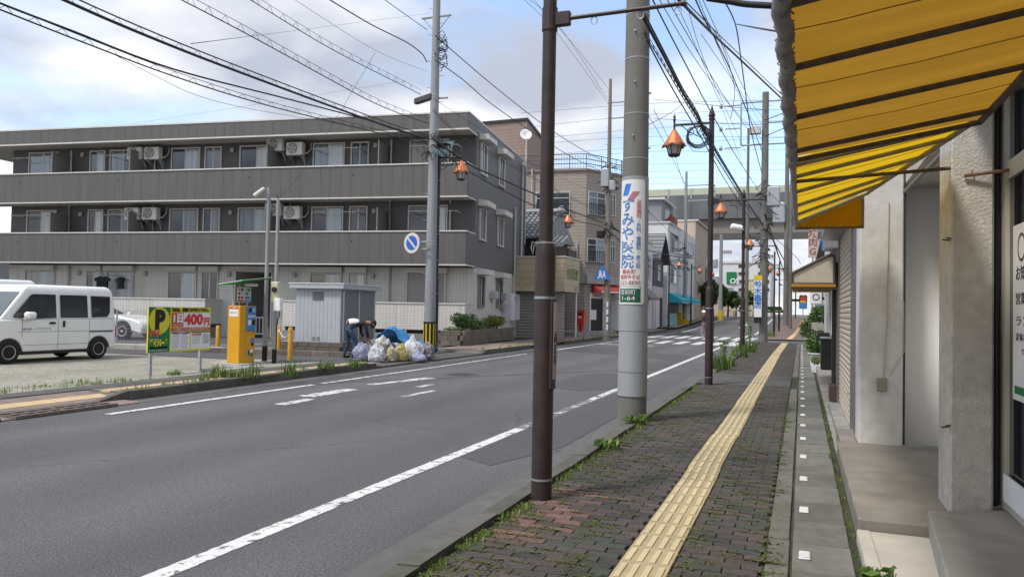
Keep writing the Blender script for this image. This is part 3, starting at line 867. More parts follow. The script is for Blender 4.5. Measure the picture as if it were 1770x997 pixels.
for z0, z1 in ((5.97, 7.36), (3.24, 4.64)):
    b = MB(); b.box(XL, 0, .02, .15, z0 + .05, z1 - .05); b.box(XL, 0, .15, 1.2, z0 + .04, z0 + .20); b.box(-.14, 0, .15, 1.2, z0 + .05, z1 - .05)
    bal = b.build('balcony', soffit_m, apt)
    b = MB(); b.box(XL, .035, -.045, .17, z1 - .05, z1 + .0); b.box(-.15, .035, .17, 1.2, z1 - .05, z1); b.build('cap_rail', trim, bal)
    b = MB(); b.box(XL, .035, -.04, .02, z0, z0 + .05); b.box(0, .035, .02, 1.2, z0, z0 + .05); b.build('lower_trim', trim, bal)
    k = 0
    while -.23 - k * .455 > XL:
        instance(pm_bal, 'siding_panel', (-.2275 - k * .455, 0.0, z0 + .05), bal); k += 1
    b = MB()
    for x in (-21.5, -16.2, -9.7, -4.9): b.tube([(x, -.012, z0 + .98), (x, -.03, z0 + .98)], .03, 8)
    b.build('drain_hole', dark_metal, bal)['kind'] = 'stuff'
# windows
wr_ = random.Random(4)
curtain_warm = mat('window_glass_warm', (.30, .265, .22), .1, .3, 7, spec=.8, stretch=(1, 1, .06)); curtain_white = mat('window_glass_white_curtain', (.46, .48, .49), .12, .2, 9, spec=.8, stretch=(1, 1, .06))
def window(x0, x1, z0, z1, kind=0, split=.5, parent=apt, yy=1.2, g=None):
    f = MB(); t = .06
    f.box(x0, x1, yy - .07, yy + .02, z1 - t, z1); f.box(x0, x1, yy - .09, yy + .02, z0, z0 + .05)
    f.box(x0, x0 + t, yy - .07, yy + .02, z0 + .05, z1 - t); f.box(x1 - t, x1, yy - .07, yy + .02, z0 + .05, z1 - t)
    fr = f.build('window', frame_m, parent)
    mid = x0 + (x1 - x0) * split
    gs = g or (wr_.choice((win_glass_d, win_glass, win_glass_d, curtain_warm)), wr_.choice((win_glass_b, win_glass_b, win_glass, curtain_white, win_glass_d))) if parent is apt else ((win_glass, win_glass_b), (win_glass_d, win_glass_b), (win_glass_b, win_glass), (win_glass_d, win_glass))[kind % 4]
    for (a, c, mt, dy) in ((x0 + t, mid + .02, gs[0], .0), (mid - .02, x1 - t, gs[1], -.022)):
        p = MB(); p.box(a + .03, c - .03, yy - .03 + dy, yy - .02 + dy, z0 + .08, z1 - t - .03); p.build('pane', mt, fr)
    s = MB(); s.box(mid - .03, mid + .03, yy - .06, yy - .025, z0 + .05, z1 - t); s.build('sash', frame_m, fr)
    return fr
COLS = [(-22.25, -20.55), (-18.80, -17.95), (-17.70, -16.20), (-14.42, -12.93), (-12.69, -11.83), (-10.93, -9.21), (-7.36, -5.86), (-5.58, -4.74), (-2.91, -1.17)]
for i, (a, c) in enumerate(COLS):
    window(a, c, 6.17, 8.58, [2, 3, 3, 0, 0, 0, 0, 1, 0][i])
    window(a, c, 3.46, 5.82, [1, 1, 3, 0, 1, 0, 3, 1, 1][i])
    if i not in (5, 8): window(a, c, .6, 2.98, [3, 1, 0, 2, 1, 0, 3, 1, 0][i])
    if i not in (5,):
        b = MB(); b.bevbox(a - .06, c + .06, .98, 1.2, 2.98, 3.21, .015)
        b.build('shutter_box', shutter_box_m, apt)
# closed roller shutter of the corner flat: separate slats
a, c = COLS[8]
f = MB(); f.box(a, a + .07, 1.08, 1.2, .6, 2.98); f.box(c - .07, c, 1.08, 1.2, .6, 2.98); sh = f.build('shutter', frame_m, apt)
sl = MB(); sl.bevbox(a + .07, c - .07, 1.12, 1.15, 0, .094, .012); o = sl.build('slat', mat('shutter_slat', (0.33, 0.31, 0.30), .5, .05), sh); sme = o.data; bpy.data.objects.remove(o)
for k in range(24): instance(sme, 'slat', (0, 0, .62 + k * .098), sh)
# partitions, downpipes, vents, laundry pole brackets
part_m = mat('balcony_partition', (0.17, 0.165, 0.155), .6, .06)
for x0, x1 in ((-20.45, -19.9), (-15.95, -15.75), (-9.15, -8.95), (-4.25, -3.85)):
    for z0, z1 in ((6.15, 8.36), (3.44, 5.58)):
        b = MB(); b.box(x1 - .03, x1, .16, 1.2, z0, z1); b.box(x1 - .04, x1 + .01, .12, .16, z0, z1 + .04); b.build('balcony_partition', part_m, apt)
b = MB()
for x in (-19.8, -15.25, -3.72, -1.05):
    q = MB(); q.tube([(x, 1.12, 5.9 if x > -2 else 3.4), (x, 1.12, 8.62 if x < -2 else 8.3)], .045, 8); q.tube([(x, 1.12, 3.4), (x, 1.12, 5.9 if x < -2 else 5.6)], .045, 8)
    q.build('downpipe', pipe_m, apt, smooth=True)
for x in (-19.75, -3.68):
    q = MB(); q.tube([(x, 1.12, .2), (x, 1.12, 3.2)], .045, 8); q.build('downpipe', pipe_m, apt, smooth=True)
for x in (-19.2, -15.6, -11.3, -4.45, -8.1):
    for z in (8.4, 5.6, 2.85):
        q = MB(); q.bevbox(x - .09, x + .09, 1.08, 1.2, z - .1, z + .1, .03); q.build('vent_hood', mat('vent_hood', (.36, .355, .34), .5) if 'vent_hood' not in MATS else MATS['vent_hood'], apt)
for i, x in enumerate((-22.5, -17.3, -7.0, -2.6)):
    for z in (8.2, 5.5):
        q = MB(); q.tube([(x, .55, z), (x + 2.0, .55, z)], .014, 6); q.box(x - .02, x + .02, .5, 1.2, z - .03, z + .0); q.box(x + 1.98, x + 2.02, .5, 1.2, z - .03, z)
        q.build('laundry_pole', alu, apt)
# ground floor terrace walls
for x0, x1 in ((-23.5, -11.65), (-7.95, .02)):
    b = MB(); b.box(x0, x1, 0, .14, .66, 1.70); 
    if x0 > -10: b.box(x1 - .14, x1, .14, 1.2, .66, 1.70)
    else: b.box(x1 - .14, x1, .14, 1.2, .66, 1.70)
    tw = b.build('terrace_wall', cream_tile, apt)
    q = MB(); q.box(x0, x1 + .02, -.03, .17, 1.70, 1.75); q.box(x1 - .16, x1 + .02, .17, 1.2, 1.70, 1.75); q.build('cap_rail', trim, tw)
    q = MB(); x = x0 + .05
    while x < x1: q.box(x, x + .06, .02, .10, .5, .66); x += 1.35
    q.build('support_post', alu, tw)['kind'] = 'stuff'
    q = MB(); q.box(x0, x1, .2, 1.19, .5, .66); q.build('terrace_floor', dark_metal, tw)
    q = MB(); q.box(x0, x1, -.02, 1.2, .0, .5); q.build('terrace_base', concrete, tw)
    q = MB()
    x = x0 + 1.0
    while x < x1: q.box(x, x + .008, -.004, .02, .68, 1.69); x += 1.35
    q.build('panel_joint', part_m, tw)['kind'] = 'stuff'
# side wall: windows with hoods, pipes
for t0, t1 in ((1.75, 2.75), (4.8, 5.9)):
    for z0, z1 in ((7.2, 8.55), (4.42, 5.78), (1.6, 2.92)):
        f = MB(); X = .012
        f.box(X, X + .07, t0, t1, z1 - .07, z1); f.box(X, X + .09, t0, t1, z0, z0 + .07); f.box(X, X + .07, t0, t0 + .14, z0 + .07, z1 - .07); f.box(X, X + .07, t1 - .14, t1, z0 + .07, z1 - .07)
        fr = f.build('window', frame_m if z0 > 3 else mat('bronze_frame', (.22, .20, .18), .5) if 'bronze_frame' not in MATS else MATS['bronze_frame'], apt)
        p = MB(); p.box(X, X + .02, t0 + .14, t1 - .14, z0 + .07, z1 - .07); p.build('pane', win_glass_d, fr)
        p = MB(); p.box(X + .02, X + .05, (t0 + t1) / 2 - .03, (t0 + t1) / 2 + .03, z0 + .07, z1 - .07); p.build('sash', frame_m, fr)
        h = MB(); h.prism([(X, t0 - .2, z1 + .05), (X, t0 - .2, z1 + .33), (X + .42, t0 - .2, z1 + .27), (X + .42, t0 - .2, z1 + .05)], (0, t1 - t0 + .4, 0)); h.build('window_hood', trim, fr)
q = MB(); q.tube([(.09, 8.1, 2.3), (.09, 8.1, 6.55), (.02, 8.1, 6.6)], .05, 8); q.build('downpipe', pipe_m, apt, smooth=True)
q = MB(); q.tube([(.09, 9.6, 2.3), (.09, 9.6, 9.0)], .055, 8); q.box(.02, .22, 9.45, 9.75, 8.95, 9.15); q.build('downpipe', pipe_m, apt)
q = MB(); q.tube([(.06, 10.5, 5.0), (.06, 10.5, 10.6)], .035, 8); q.build('vent_pipe', pipe_m, apt)
mbx = mat('meter_box_grey', (.40, .42, .44), .5, .05)
for t0, t1, z0, z1 in ((3.75, 4.35, 2.0, 2.33), (5.75, 6.35, 1.98, 2.30), (5.75, 6.35, 1.48, 1.78)):
    q = MB(); q.bevbox(.014, .28, t0, t1, z0, z1, .02); q.build('meter_box', mbx, apt)
for t0 in (7.65, 8.95):
    q = MB(); q.bevbox(.014, .20, t0, t0 + .55, 1.0, 2.32, .015); q = q.build('utility_cabinet', white_paint, apt)
    z = MB(); z.box(.20, .205, t0 + .2, t0 + .32, 1.95, 2.2); z.build('cabinet_window', dark_metal, q)
q = MB()
for x in (-14.25, -14.05): q.tube([(x, 3.0, 9.3), (x, 3.0, 9.75)], .045, 8)
q.build('roof_vent', galv, apt)['kind'] = 'stuff'

# air conditioner outdoor units on wall brackets
def ac_unit(x, z, label):
    t = thing('air_conditioner', label, 'air conditioner', (0, 0, 0), 0, 'air conditioner units along the grey apartment balconies')
    t.location = apt.matrix_basis @ Vector((x, .82, z)); t.rotation_euler = (0, 0, BA)
    return t
def ac_parts(t):
    q = MB(); q.bevbox(-.38, .38, -.15, .15, 0, .55, .02); q.build('casing', ac_m, t)
    q = MB(); q.lathe([(.235, 0), (.235, .012), (.21, .014)], 24); 
    for v in range(len(q.v)): q.v[v] = (q.v[v][0] - .08, -.15 - q.v[v][2], q.v[v][1] + .28)
    q.build('fan_guard', ac_grille, t)
    q = MB()
    for k in range(5):
        a0 = k * 2 * pi / 5; q.add([(-.08, -.168, .28), (-.08 + .2 * cos(a0), -.168, .28 + .2 * sin(a0)), (-.08 + .2 * cos(a0 + .25), -.168, .28 + .2 * sin(a0 + .25))], [(0, 1, 2)])
    for rr in (.06, .12, .18):
        q.tube([(-.08 + rr * cos(k * pi / 8), -.168, .28 + rr * sin(k * pi / 8)) for k in range(17)], .005, 3, 0, False)
    q.build('fan_grille', ac_m, t)['kind'] = 'stuff'
    for x in (-.28, .28):
        q = MB(); q.box(x - .02, x + .02, -.16, .36, -.04, -.002); q.prism([(x - .02, .35, -.3), (x - .02, .38, -.3), (x - .02, .38, -.04), (x - .02, -.1, -.04)], (.04, 0, 0)); q.build('wall_bracket', galv, t)
    q = MB(); q.tube([(.38, .05, .12), (.5, .1, .1), (.55, .3, .3), (.55, .36, .6)], .03, 6); q.tube([(.3, .1, -.02), (.3, .3, -.4)], .02, 6); q.build('hose', pipe_m, t, smooth=True)
first = None
for x, z, lab in [(-16.0, 8.02, 'white air conditioner on the top balcony, left one of the left pair'), (-15.1, 8.0, 'white air conditioner on the top balcony, right one of the left pair'),
                  (-8.95, 8.2, 'white air conditioner on the top balcony, left one of the middle pair'), (-8.0, 8.0, 'white air conditioner on the top balcony, right one of the middle pair'),
                  (-16.05, 5.27, 'white air conditioner on the middle balcony, left one of the left pair'), (-15.12, 5.27, 'white air conditioner on the middle balcony, right one of the left pair'),
                  (-8.95, 5.38, 'white air conditioner on the middle balcony, left one behind the thin pole'), (-8.05, 5.24, 'white air conditioner on the middle balcony just right of the thin pole')]:
    if first is None:
        first = ac_unit(x, z, lab); ac_parts(first)
    else:
        c = copy_tree(first); c.location = apt.matrix_basis @ Vector((x, .82, z)); c['label'] = lab
# laundry on the ground floor terrace
def shirt(x, w_, h_, label):
    q = MB(); z = 2.62
    q.T = apt.matrix_basis
    prof = [(-w_ * .5, -.16), (-w_ * .36, -.13), (-w_ * .34, -h_), (w_ * .34, -h_ + .02), (w_ * .35, -.13), (w_ * .5, -.15), (w_ * .47, -.02), (w_ * .2, .06), (.06, .04), (-.06, .04), (-w_ * .2, .06), (-w_ * .47, -.02)]
    q.prism([(x + a, .5, z + c) for a, c in prof], (0, .09, 0))
    q.tube([(x - .15, .545, z + .08), (x, .545, z + .16), (x + .15, .545, z + .08)], .008, 5)
    tag(q.build('laundry', mat('black_cloth', (.012, .012, .015), .9, .3, 8) if 'black_cloth' not in MATS else MATS['black_cloth'], bevel=.02), label, 'laundry', 'laundry hung on the ground floor terrace')
shirt(-17.35, .82, .50, 'wide black garment hanging on the terrace above the white van')
shirt(-16.35, .36, .50, 'narrow black shirt hanging right of the wider one on the terrace')
q = MB(); q.T = apt.matrix_basis; q.tube([(-18.3, .545, 2.79), (-15.4, .545, 2.79)], .013, 6)
tag(q.build('drying_pole', alu), 'thin metal drying pole carrying black laundry on the terrace', 'drying pole')
# hedge planter at the building corner
blk = mat('planter_block', (.16, .135, .115), .9, .2, 8, bump=.5, bscale=60, dirt=(.08, .075, .06), dscale=2, damt=.6, rand=.15)
pl = thing('planter', 'low brown block planter wall at the corner of the grey building', 'planter', (-11.9, 26.6, .14), radians(96))
pm = MB(); pm.bevbox(-.195, .195, -.06, .06, 0, .185, .008); o = pm.build('block', blk, pl); pme = o.data; bpy.data.objects.remove(o)
for r_ in range(3):
    for k in range(19):
        instance(pme, 'block', (k * .4 + .2 - (.2 if r_ % 2 else 0), 0, r_ * .19), pl)
    for k in range(2):
        instance(pme, 'block', (-.06 - (.0 if r_ % 2 else .0), .26 + k * .4 + (.1 if r_ % 2 else 0), r_ * .19), pl, pi / 2)
q = MB(); q.box(0, 7.5, .07, 1.0, 0, .48); q.build('soil', earth, pl)
def shrub(x, y, z, rad, n, sz, mats, label, seed, grp=None, cat='shrub'):
    t = thing('shrub', label, cat, (x, y, z), 0, grp)
    q = MB(); r3 = random.Random(seed)
    for k in range(7):
        a = r3.uniform(0, 6.28); q.tube([(0, 0, 0), (rad[0] * .4 * cos(a), rad[1] * .4 * sin(a), rad[2] * .7), (rad[0] * .75 * cos(a), rad[1] * .75 * sin(a), rad[2] * r3.uniform(.9, 1.5))], [.02, .012, .005], 4)
    q.build('stem', bark, t)
    q = MB()
    for k in range(7):
        a = k * 6.28 / 7 + r3.uniform(-.3, .3); u = r3.uniform(.2, .62)
        leaves(q, (rad[0] * u * cos(a), rad[1] * u * sin(a), rad[2] * (1 + r3.uniform(-.4, .35))), tuple(c * r3.uniform(.42, .62) for c in rad), n // 7, sz, len(mats), seed * 10 + k)
    q.build('foliage', mats, t)
    return t
shrub(-12.35, 27.6, .6, (.62, .75, .42), 1300, .055, [leaf_a, leaf_a, leaf_b], 'dark green rounded shrub in the block planter', 1, 'shrubs in the corner planter')
shrub(-12.5, 29.2, .55, (.6, .8, .34), 1100, .05, [leaf_a, leaf_b, leaf_b], 'mid green shrub in the planter between the dark and the yellow ones', 2, 'shrubs in the corner planter')
shrub(-12.75, 31.8, .55, (.65, 1.2, .42), 1500, .055, [leaf_b, leaf_y, leaf_y, leaf_c], 'yellow green variegated shrub at the far end of the planter', 3, 'shrubs in the corner planter')
shrub(-12.45, 26.9, .5, (.35, .35, .2), 300, .05, [leaf_c, leaf_b], 'small bright green plant at the near end of the planter', 4, 'shrubs in the corner planter')

# ================================================================ CAR PARK AND LEFT STREET SIDE
van_white = mat('van_white', (0.78, 0.79, 0.78), .28, .03, 3, spec=.5, coat=.4, dirt=(.55, .55, .53), dscale=1.5, damt=.3)
car_glass = glass_mat('car_glass', (0.02, 0.024, 0.028), .05)
car_glass_f = glass_mat('windscreen_glass', (0.10, 0.12, 0.13), .05)
tyre_m = mat('tyre', (0.014, 0.014, 0.014), .85, .2, 20)
rim_m = mat('steel_rim', (0.52, 0.53, 0.54), .45, .1, 10, metal=.15)
seam_m = mat('panel_seam', (0.10, 0.10, 0.10), .8)
lamp_glass = mat('headlight_lens', (0.45, 0.48, 0.48), .1, .15, 30, spec=.8)
black_plastic = mat('black_plastic', (0.02, 0.02, 0.021), .6)

def wheel(parent, x, y, r, wd, side, spokes=0):
    t = MB(); prof = [(r * .60, -wd / 2), (r * .9, -wd / 2), (r, -wd / 2 + .025), (r, wd / 2 - .025), (r * .9, wd / 2), (r * .60, wd / 2)]
    M_ = Matrix.Translation((x, y, r)) @ Matrix.Rotation(-side * pi / 2, 4, 'X')
    t.T = M_; t.lathe(prof, 28)
    w_ = t.build('wheel', tyre_m, parent, smooth=True)
    t = MB(); t.T = M_
    if spokes:
        t.lathe([(r * .61, wd / 2 - .02), (r * .63, wd / 2 + .004), (r * .55, wd / 2 + .002), (r * .53, wd / 2 - .03)], 28, caps=False)
        t.lathe([(r * .16, wd / 2 - .03), (r * .14, wd / 2 + .006)], 14)
        for k in range(spokes):
            a = k * 2 * pi / spokes; M2 = M_ @ Matrix.Rotation(a, 4, 'Z'); t.T = M2
            t.box(r * .1, r * .56, -.028, .028, wd / 2 - .035, wd / 2 - .004)
    else:
        t.lathe([(r * .61, wd / 2 - .01), (r * .60, wd / 2 + .006), (r * .52, wd / 2 - .004), (r * .50, wd / 2 - .03), (r * .30, wd / 2 - .012), (r * .16, wd / 2 - .008), (r * .14, wd / 2 - .002)], 28)
    t.build('rim', rim_m, w_, smooth=True)
    t = MB(); t.T = M_
    if spokes: t.lathe([(r * .56, wd / 2 - .05), (r * .56, wd / 2 - .045)], 20)
    else:
        t.lathe([(r * .12, wd / 2 - .02), (r * .10, wd / 2 + .004)], 12)
        for k in range(10):
            a = k * 2 * pi / 10; t.T = M_ @ Matrix.Translation((r * .43 * cos(a), r * .43 * sin(a), wd / 2 - .022)); t.lathe([(.018, 0), (.016, .008)], 6)
    t.build('hub_cap', black_plastic, w_)['kind'] = 'stuff'

def arch_outline(xs0, xs1, zb, wheels, rr, zc):
    """lower edge from front to rear with round wheel openings"""
    pts = [(xs0, zb)]
    for wx in wheels:
        for k in range(13):
            a = pi * k / 12
            z = zc + rr * sin(a)
            pts.append((wx + rr * cos(a), max(zb, z)))
    pts.append((xs1, zb))
    return pts

def kei_van(loc, rz, label, group=None):
    t = thing('parked_van', label, 'van', loc, rz, group)
    F0, R0 = 1.69, -1.70
    wx = (1.20, -1.20)
    low = arch_outline(F0 - .02, R0 + .02, .27, wx, .335, .26)
    up_ = [(R0, .45), (R0, 1.03), (1.42, 1.03), (1.60, .93), (1.68, .70), (F0 + .01, .45)]
    poly = low + up_
    q = MB(); q.prism([(x, -.735, z) for x, z in poly], (0, 1.47, 0)); body = q.build('body', van_white, t, bevel=.028, smooth=True)
    # cabin
    A0 = [(-1.70, .735, 1.025), (1.43, .735, 1.025), (.86, .655, 1.70), (-1.64, .655, 1.70)]
    q = MB()
    def sec(xr, xf, y, z): return [(xr, -y, z), (xf, -y * .96, z), (xf, y * .96, z), (xr, y, z)]
    rings = [sec(-1.70, 1.44, .735, 1.02), sec(-1.645, .86, .657, 1.70), sec(-1.62, .78, .645, 1.80), sec(-1.52, .62, .58, 1.875)]
    vs = [p for r_ in rings for p in r_]
    fs = [(3, 2, 1, 0), (12, 13, 14, 15)]
    for k in range(3):
        for i in range(4):
            j = (i + 1) % 4; fs.append((k * 4 + i, k * 4 + j, k * 4 + 4 + j, k * 4 + 4 + i))
    q.add(vs, fs); q.build('cabin', van_white, t, bevel=.05, smooth=True)
    q = MB(); q.box(-1.35, 1.2, -.70, .70, .2, .34); q.build('underbody', black_plastic, t)
    for x in wx:
        q = MB(); q.box(x - .33, x + .33, -.70, .70, .3, .6); q.build('wheel_well', black_plastic, t)
    def side_pt(x, z, s, off=.004):
        k = (z - 1.02) / .68
        y = .735 - .078 * k + off
        return (x, s * y, z)
    for s in (1, -1):
        for (pts, nm) in (([(1.12, 1.10), (1.08, 1.16), (.66, 1.62), (.60, 1.635), (.04, 1.635), (.04, 1.08), (.75, 1.06)], 'front'),
                          ([(-.10, 1.09), (-.10, 1.63), (-.84, 1.63), (-.84, 1.085)], 'mid'), ([(-.97, 1.09), (-.97, 1.625), (-1.53, 1.615), (-1.50, 1.20), (-1.42, 1.10)], 'rear')):
            q = MB(); v = [side_pt(x, z, s, .012) for x, z in pts]
            q.prism(v, (0, -s * .02, 0)); o = q.build('side_window', car_glass, t)
            q = MB(); q.tube([side_pt(x, z, s, .012) for x, z in pts + pts[:1]], .011, 4, 0, False); q.build('window_seal', black_plastic, o)
        yb = s * .739
        def bar_(x0, x1, z0, z1, mt, nm, th=.006, par=body):
            q = MB(); q.box(x0, x1, min(yb, yb + s * th), max(yb, yb + s * th), z0, z1); return q.build(nm, mt, par)
        bar_(-.03, -.022, .32, 1.04, seam_m, 'door_seam', .0015); bar_(-.90, -.892, .32, 1.04, seam_m, 'door_seam', .0015); bar_(.90, .908, .62, 1.04, seam_m, 'door_seam', .0015)
        bar_(-1.60, -.90, .70, .728, black_plastic, 'slide_rail', .004)
        bar_(-1.70, 1.0, .735, .742, seam_m, 'body_crease', .001)
        bar_(-.9, .9, .42, .427, seam_m, 'body_crease', .001)
        q = MB(); q.bevbox(.06, .22, min(yb, yb + s * .03), max(yb, yb + s * .03), .92, .97, .01); q.build('door_handle', black_plastic, t)
        q = MB(); q.bevbox(-.20, -.14, min(yb, yb + s * .03), max(yb, yb + s * .03), .84, 1.0, .01); q.build('door_handle', black_plastic, t)
        q = MB(); q.bevbox(.70, .94, min(yb + s * .06, yb + s * .24), max(yb + s * .06, yb + s * .24), 1.05, 1.22, .04); q.box(.80, .9, min(yb, yb + s * .1), max(yb, yb + s * .1), 1.03, 1.08, 0)
        q.build('wing_mirror', van_white, t, smooth=True)
        q = MB(); q.prism([(1.56, s * .742, .66), (1.44, s * .742, .98), (1.61, s * .742, .90), (1.685, s * .742, .70)], (0, -s * .28, 0)); q.build('headlight', lamp_glass, t, bevel=.01)
        q = MB(); q.prism([(-1.712, s * .735, .55), (-1.712, s * .735, .85), (-1.712, s * .60, .85), (-1.712, s * .60, .55)], (.03, 0, 0)); q.build('tail_light', red_print, t)
    # windscreen
    q = MB(); d = Vector((.68, 0, .58)).normalized() * .012
    v = [Vector((1.40, -.64, 1.075)) + d, Vector((1.40, .64, 1.075)) + d, Vector((.88, .58, 1.685)) + d, Vector((.88, -.58, 1.685)) + d]
    q.prism(v, -2 * d); ws = q.build('windscreen', car_glass_f, t)
    q = MB(); q.T = None; q.tube([v[0] + d, v[1] + d], .012, 4); q.tube([(1.42, .1, 1.08), (1.20, -.45, 1.36)], .01, 4); q.build('wiper', black_plastic, ws)
    q = MB(); q.box(1.69, 1.715, -.5, .5, .50, .60); q.box(1.695, 1.72, -.17, .17, .36, .50); q.build('bumper_grille', black_plastic, t)
    q = MB(); q.box(1.36, 1.37, .2, .5, 1.12, 1.16); q.build('dash_papers', mat('yellow_paper', (.5, .45, .05), .8) if 'yellow_paper' not in MATS else MATS['yellow_paper'], ws)
    for x in wx:
        for s in (1, -1): wheel(t, x, s * .655, .268, .15, s)
    return t
V1 = kei_van((-17.95, 14.0, .06), radians(-91.5), 'white kei van with steel wheels parked on the gravel, nearest to the parking sign')
text_part('㈱丸伸一 イナウテアス', .075, mat('blue_print', (.10, .2, .38), .5), Vector((.52, .7415, .80)), (-1, 0, 0), (0, 0, 1), V1, 'door_lettering', width=.72)
V2 = copy_tree(V1); V2.location = (-21.0, 14.2, .1); V2['label'] = 'second white van parked behind the first, only its roof showing above'; V2.scale = (1, 1, 1.07)
for c in [x for x in bpy.data.objects if x.parent == V2 and x.name.startswith('door_lettering')]:
    bpy.data.objects.remove(c)

def sedan(loc, rz, label):
    t = thing('parked_car', label, 'car', loc, rz)
    wx = (1.36, -1.40); R_ = .33
    low = arch_outline(2.18, -2.2, .20, wx, .375, .33)
    up_ = [(-2.26, .5), (-2.22, .86), (-1.75, .97), (.95, .95), (1.75, .83), (2.12, .70), (2.25, .52), (2.24, .3)]
    q = MB(); q.prism([(x, -.86, z) for x, z in low + up_], (0, 1.72, 0)); q.build('body', van_white, t, bevel=.07, smooth=True)
    q = MB()
    def sec(xr, xf, y, z): return [(xr, -y, z), (xf, -y, z), (xf, y, z), (xr, y, z)]
    vs = sec(-2.0, .30, .80, .93) + sec(-1.45, -.6, .62, 1.36) + sec(-1.3, -.75, .55, 1.39)
    fs = [(3, 2, 1, 0), (8, 9, 10, 11)]
    for k in range(2):
        for i in range(4):
            j = (i + 1) % 4; fs.append((k * 4 + i, k * 4 + j, k * 4 + 4 + j, k * 4 + 4 + i))
    q.add(vs, fs); q.build('cabin', van_white, t, bevel=.05, smooth=True)
    for s in (1, -1):
        q = MB()
        def sp(x, z): k = (z - .93) / .47; return (x, s * (.80 - .18 * k + .012), z)
        q.prism([sp(.08, .98), sp(-.58, 1.29), sp(-.88, 1.31), sp(-.88, .98)], (0, -s * .02, 0)); q.build('side_window', car_glass, t)
        q = MB(); q.prism([sp(-.94, .98), sp(-.94, 1.31), sp(-1.3, 1.29), sp(-1.75, .99)], (0, -s * .02, 0)); q.build('side_window', car_glass, t)
        q = MB(); q.bevbox(.20, .36, min(s * .86, s * 1.0), max(s * .86, s * 1.0), .93, 1.05, .03); q.build('wing_mirror', van_white, t)
        q = MB(); q.prism([(1.85, s * .85, .62), (1.82, s * .85, .76), (2.12, s * .78, .68), (2.2, s * .7, .58)], (0, -s * .2, 0)); q.build('headlight', lamp_glass, t)
        q = MB(); q.box(.55, .556, min(s * .864, s * .866), max(s * .864, s * .866), .32, .93); q.build('door_seam', seam_m, t)
    q = MB(); d = Vector((.42, 0, 1)).normalized() * .012
    v = [Vector((.22, -.7, .97)) + d, Vector((.22, .7, .97)) + d, Vector((-.55, .58, 1.335)) + d, Vector((-.55, -.58, 1.335)) + d]; q.prism(v, -2 * d); q.build('windscreen', car_glass, t)
    q = MB(); q.box(2.2, 2.27, -.55, .55, .34, .50); q.build('bumper_grille', black_plastic, t)
    for x in wx:
        q = MB(); q.box(x - .37, x + .37, -.82, .82, .33, .72); q.build('wheel_well', black_plastic, t)
        for s in (1, -1): wheel(t, x, s * .76, R_, .21, s, 5)
    return t
sedan((-26.3, 23.6, .08), radians(9), 'white low sports car parked behind the wire fence, its nose showing past the van')

# ---- low concrete block edge with wire mesh fence
fc = thing('wire_fence', 'thin wire mesh fence on a low concrete edge before the white car', 'fence', (-25.0, 18.45, .06), radians(4))
q = MB()
for k in range(9): q.bevbox(k * 1.0 - .494, k * 1.0 + .494, -.25, .25, 0, .16, .01)
q.build('concrete_edge', concrete_pale, fc)['kind'] = 'stuff'
for k in range(6):
    q = MB(); q.tube([(k * 1.6 - .3, 0, .16), (k * 1.6 - .3, 0, 1.25)], .025, 8); q.build('fence_post', galv, fc)
q = MB()
k = 0
while k * .055 < 8.2:
    q.box(-.4 + k * .055 - .0022, -.4 + k * .055 + .0022, -.003, .003, .2, 1.22); k += 1
for k in range(10): q.box(-.4, 7.8, -.003, .003, .22 + k * .11 - .002, .22 + k * .11 + .002)
q.build('wire_mesh', galv, fc)['kind'] = 'stuff'
# low dark block kerb between gravel lot and car park
q = MB()
lk = thing('block_kerb', 'low weathered block kerb between the gravel lot and the car park', 'kerb', (-17.6, 18.6, .06), radians(9))
for k in range(9):
    q = MB(); q.bevbox(k * .6, k * .6 + .59, -.075, .075, 0, .16, .008); q.build('block', blk, lk)
for (x0, y0, x1, y1) in ((-19.6, 21.0, -18.9, 24.5), (-22.0, 20.4, -21.4, 24.0), (-17.2, 20.6, -16.4, 24.8)):
    b = MB(); dx_, dy_ = .07, 0; b.quad([(x0 - dx_, y0, .078), (x0 + dx_, y0, .078), (x1 + dx_, y1, .078), (x1 - dx_, y1, .078)]); struct(b.build('parking_bay_line', paint_w))
poly_mark('parking_bay_line', [(-21.5, 20.1), (-16.0, 20.9), (-16.0, 21.0), (-21.5, 20.2)], paint_w, .074)

# ---- parking price sign
sg = thing('parking_sign', 'green and yellow parking price sign on two grey posts, 400 yen a day', 'sign', (-12.3, 12.86, .06), 0)
sy = mat('sign_yellow', (.62, .56, .03), .45, .03); sgreen = mat('sign_green', (.012, .16, .055), .45, .04); sred = mat('sign_red', (.52, .055, .03), .45, .03)
swhite = mat('sign_white', (.68, .68, .68), .45, .03); sblue = mat('sign_blue', (.05, .12, .35), .45, .03)
for yy in (-.76, .62):
    q = MB(); q.box(-.03, .02, yy - .03, yy + .03, -.05, .52); q.box(-.03, -.002, yy - .03, yy + .03, .52, 1.38); q.build('post', galv, sg)
W0, W1, H0, H1 = -.87, .87, .48, 1.41
q = MB(); q.box(0, .03, W0, W1, H0, H1); bd = q.build('board', sy, sg)
def panel(y0, y1, z0, z1, mt, nm, x=.030, th=.003, par=None):
    q = MB(); q.box(x, x + th, y0, y1, z0, z1); return q.build(nm, mt, par or bd)
panel(W0 + .005, -.30, H0 + .005, H1 - .005, sgreen, 'green_panel')
q = MB(); q.T = Matrix.Translation((.033, -.585, 1.13)) @ Matrix.Rotation(pi / 2, 4, 'Y'); q.lathe([(.275, 0), (.275, .003)], 40); q.build('yellow_disc', sy, bd)
def sgt(s, size, mt, y, z, width=None, fat=0.0, x=.040, par=None, name='lettering', line=1.0):
    return text_part(s, size, mt, Vector((x, y, z)), (0, 1, 0), (0, 0, 1), par or bd, name, fat=fat, width=width, line=line)
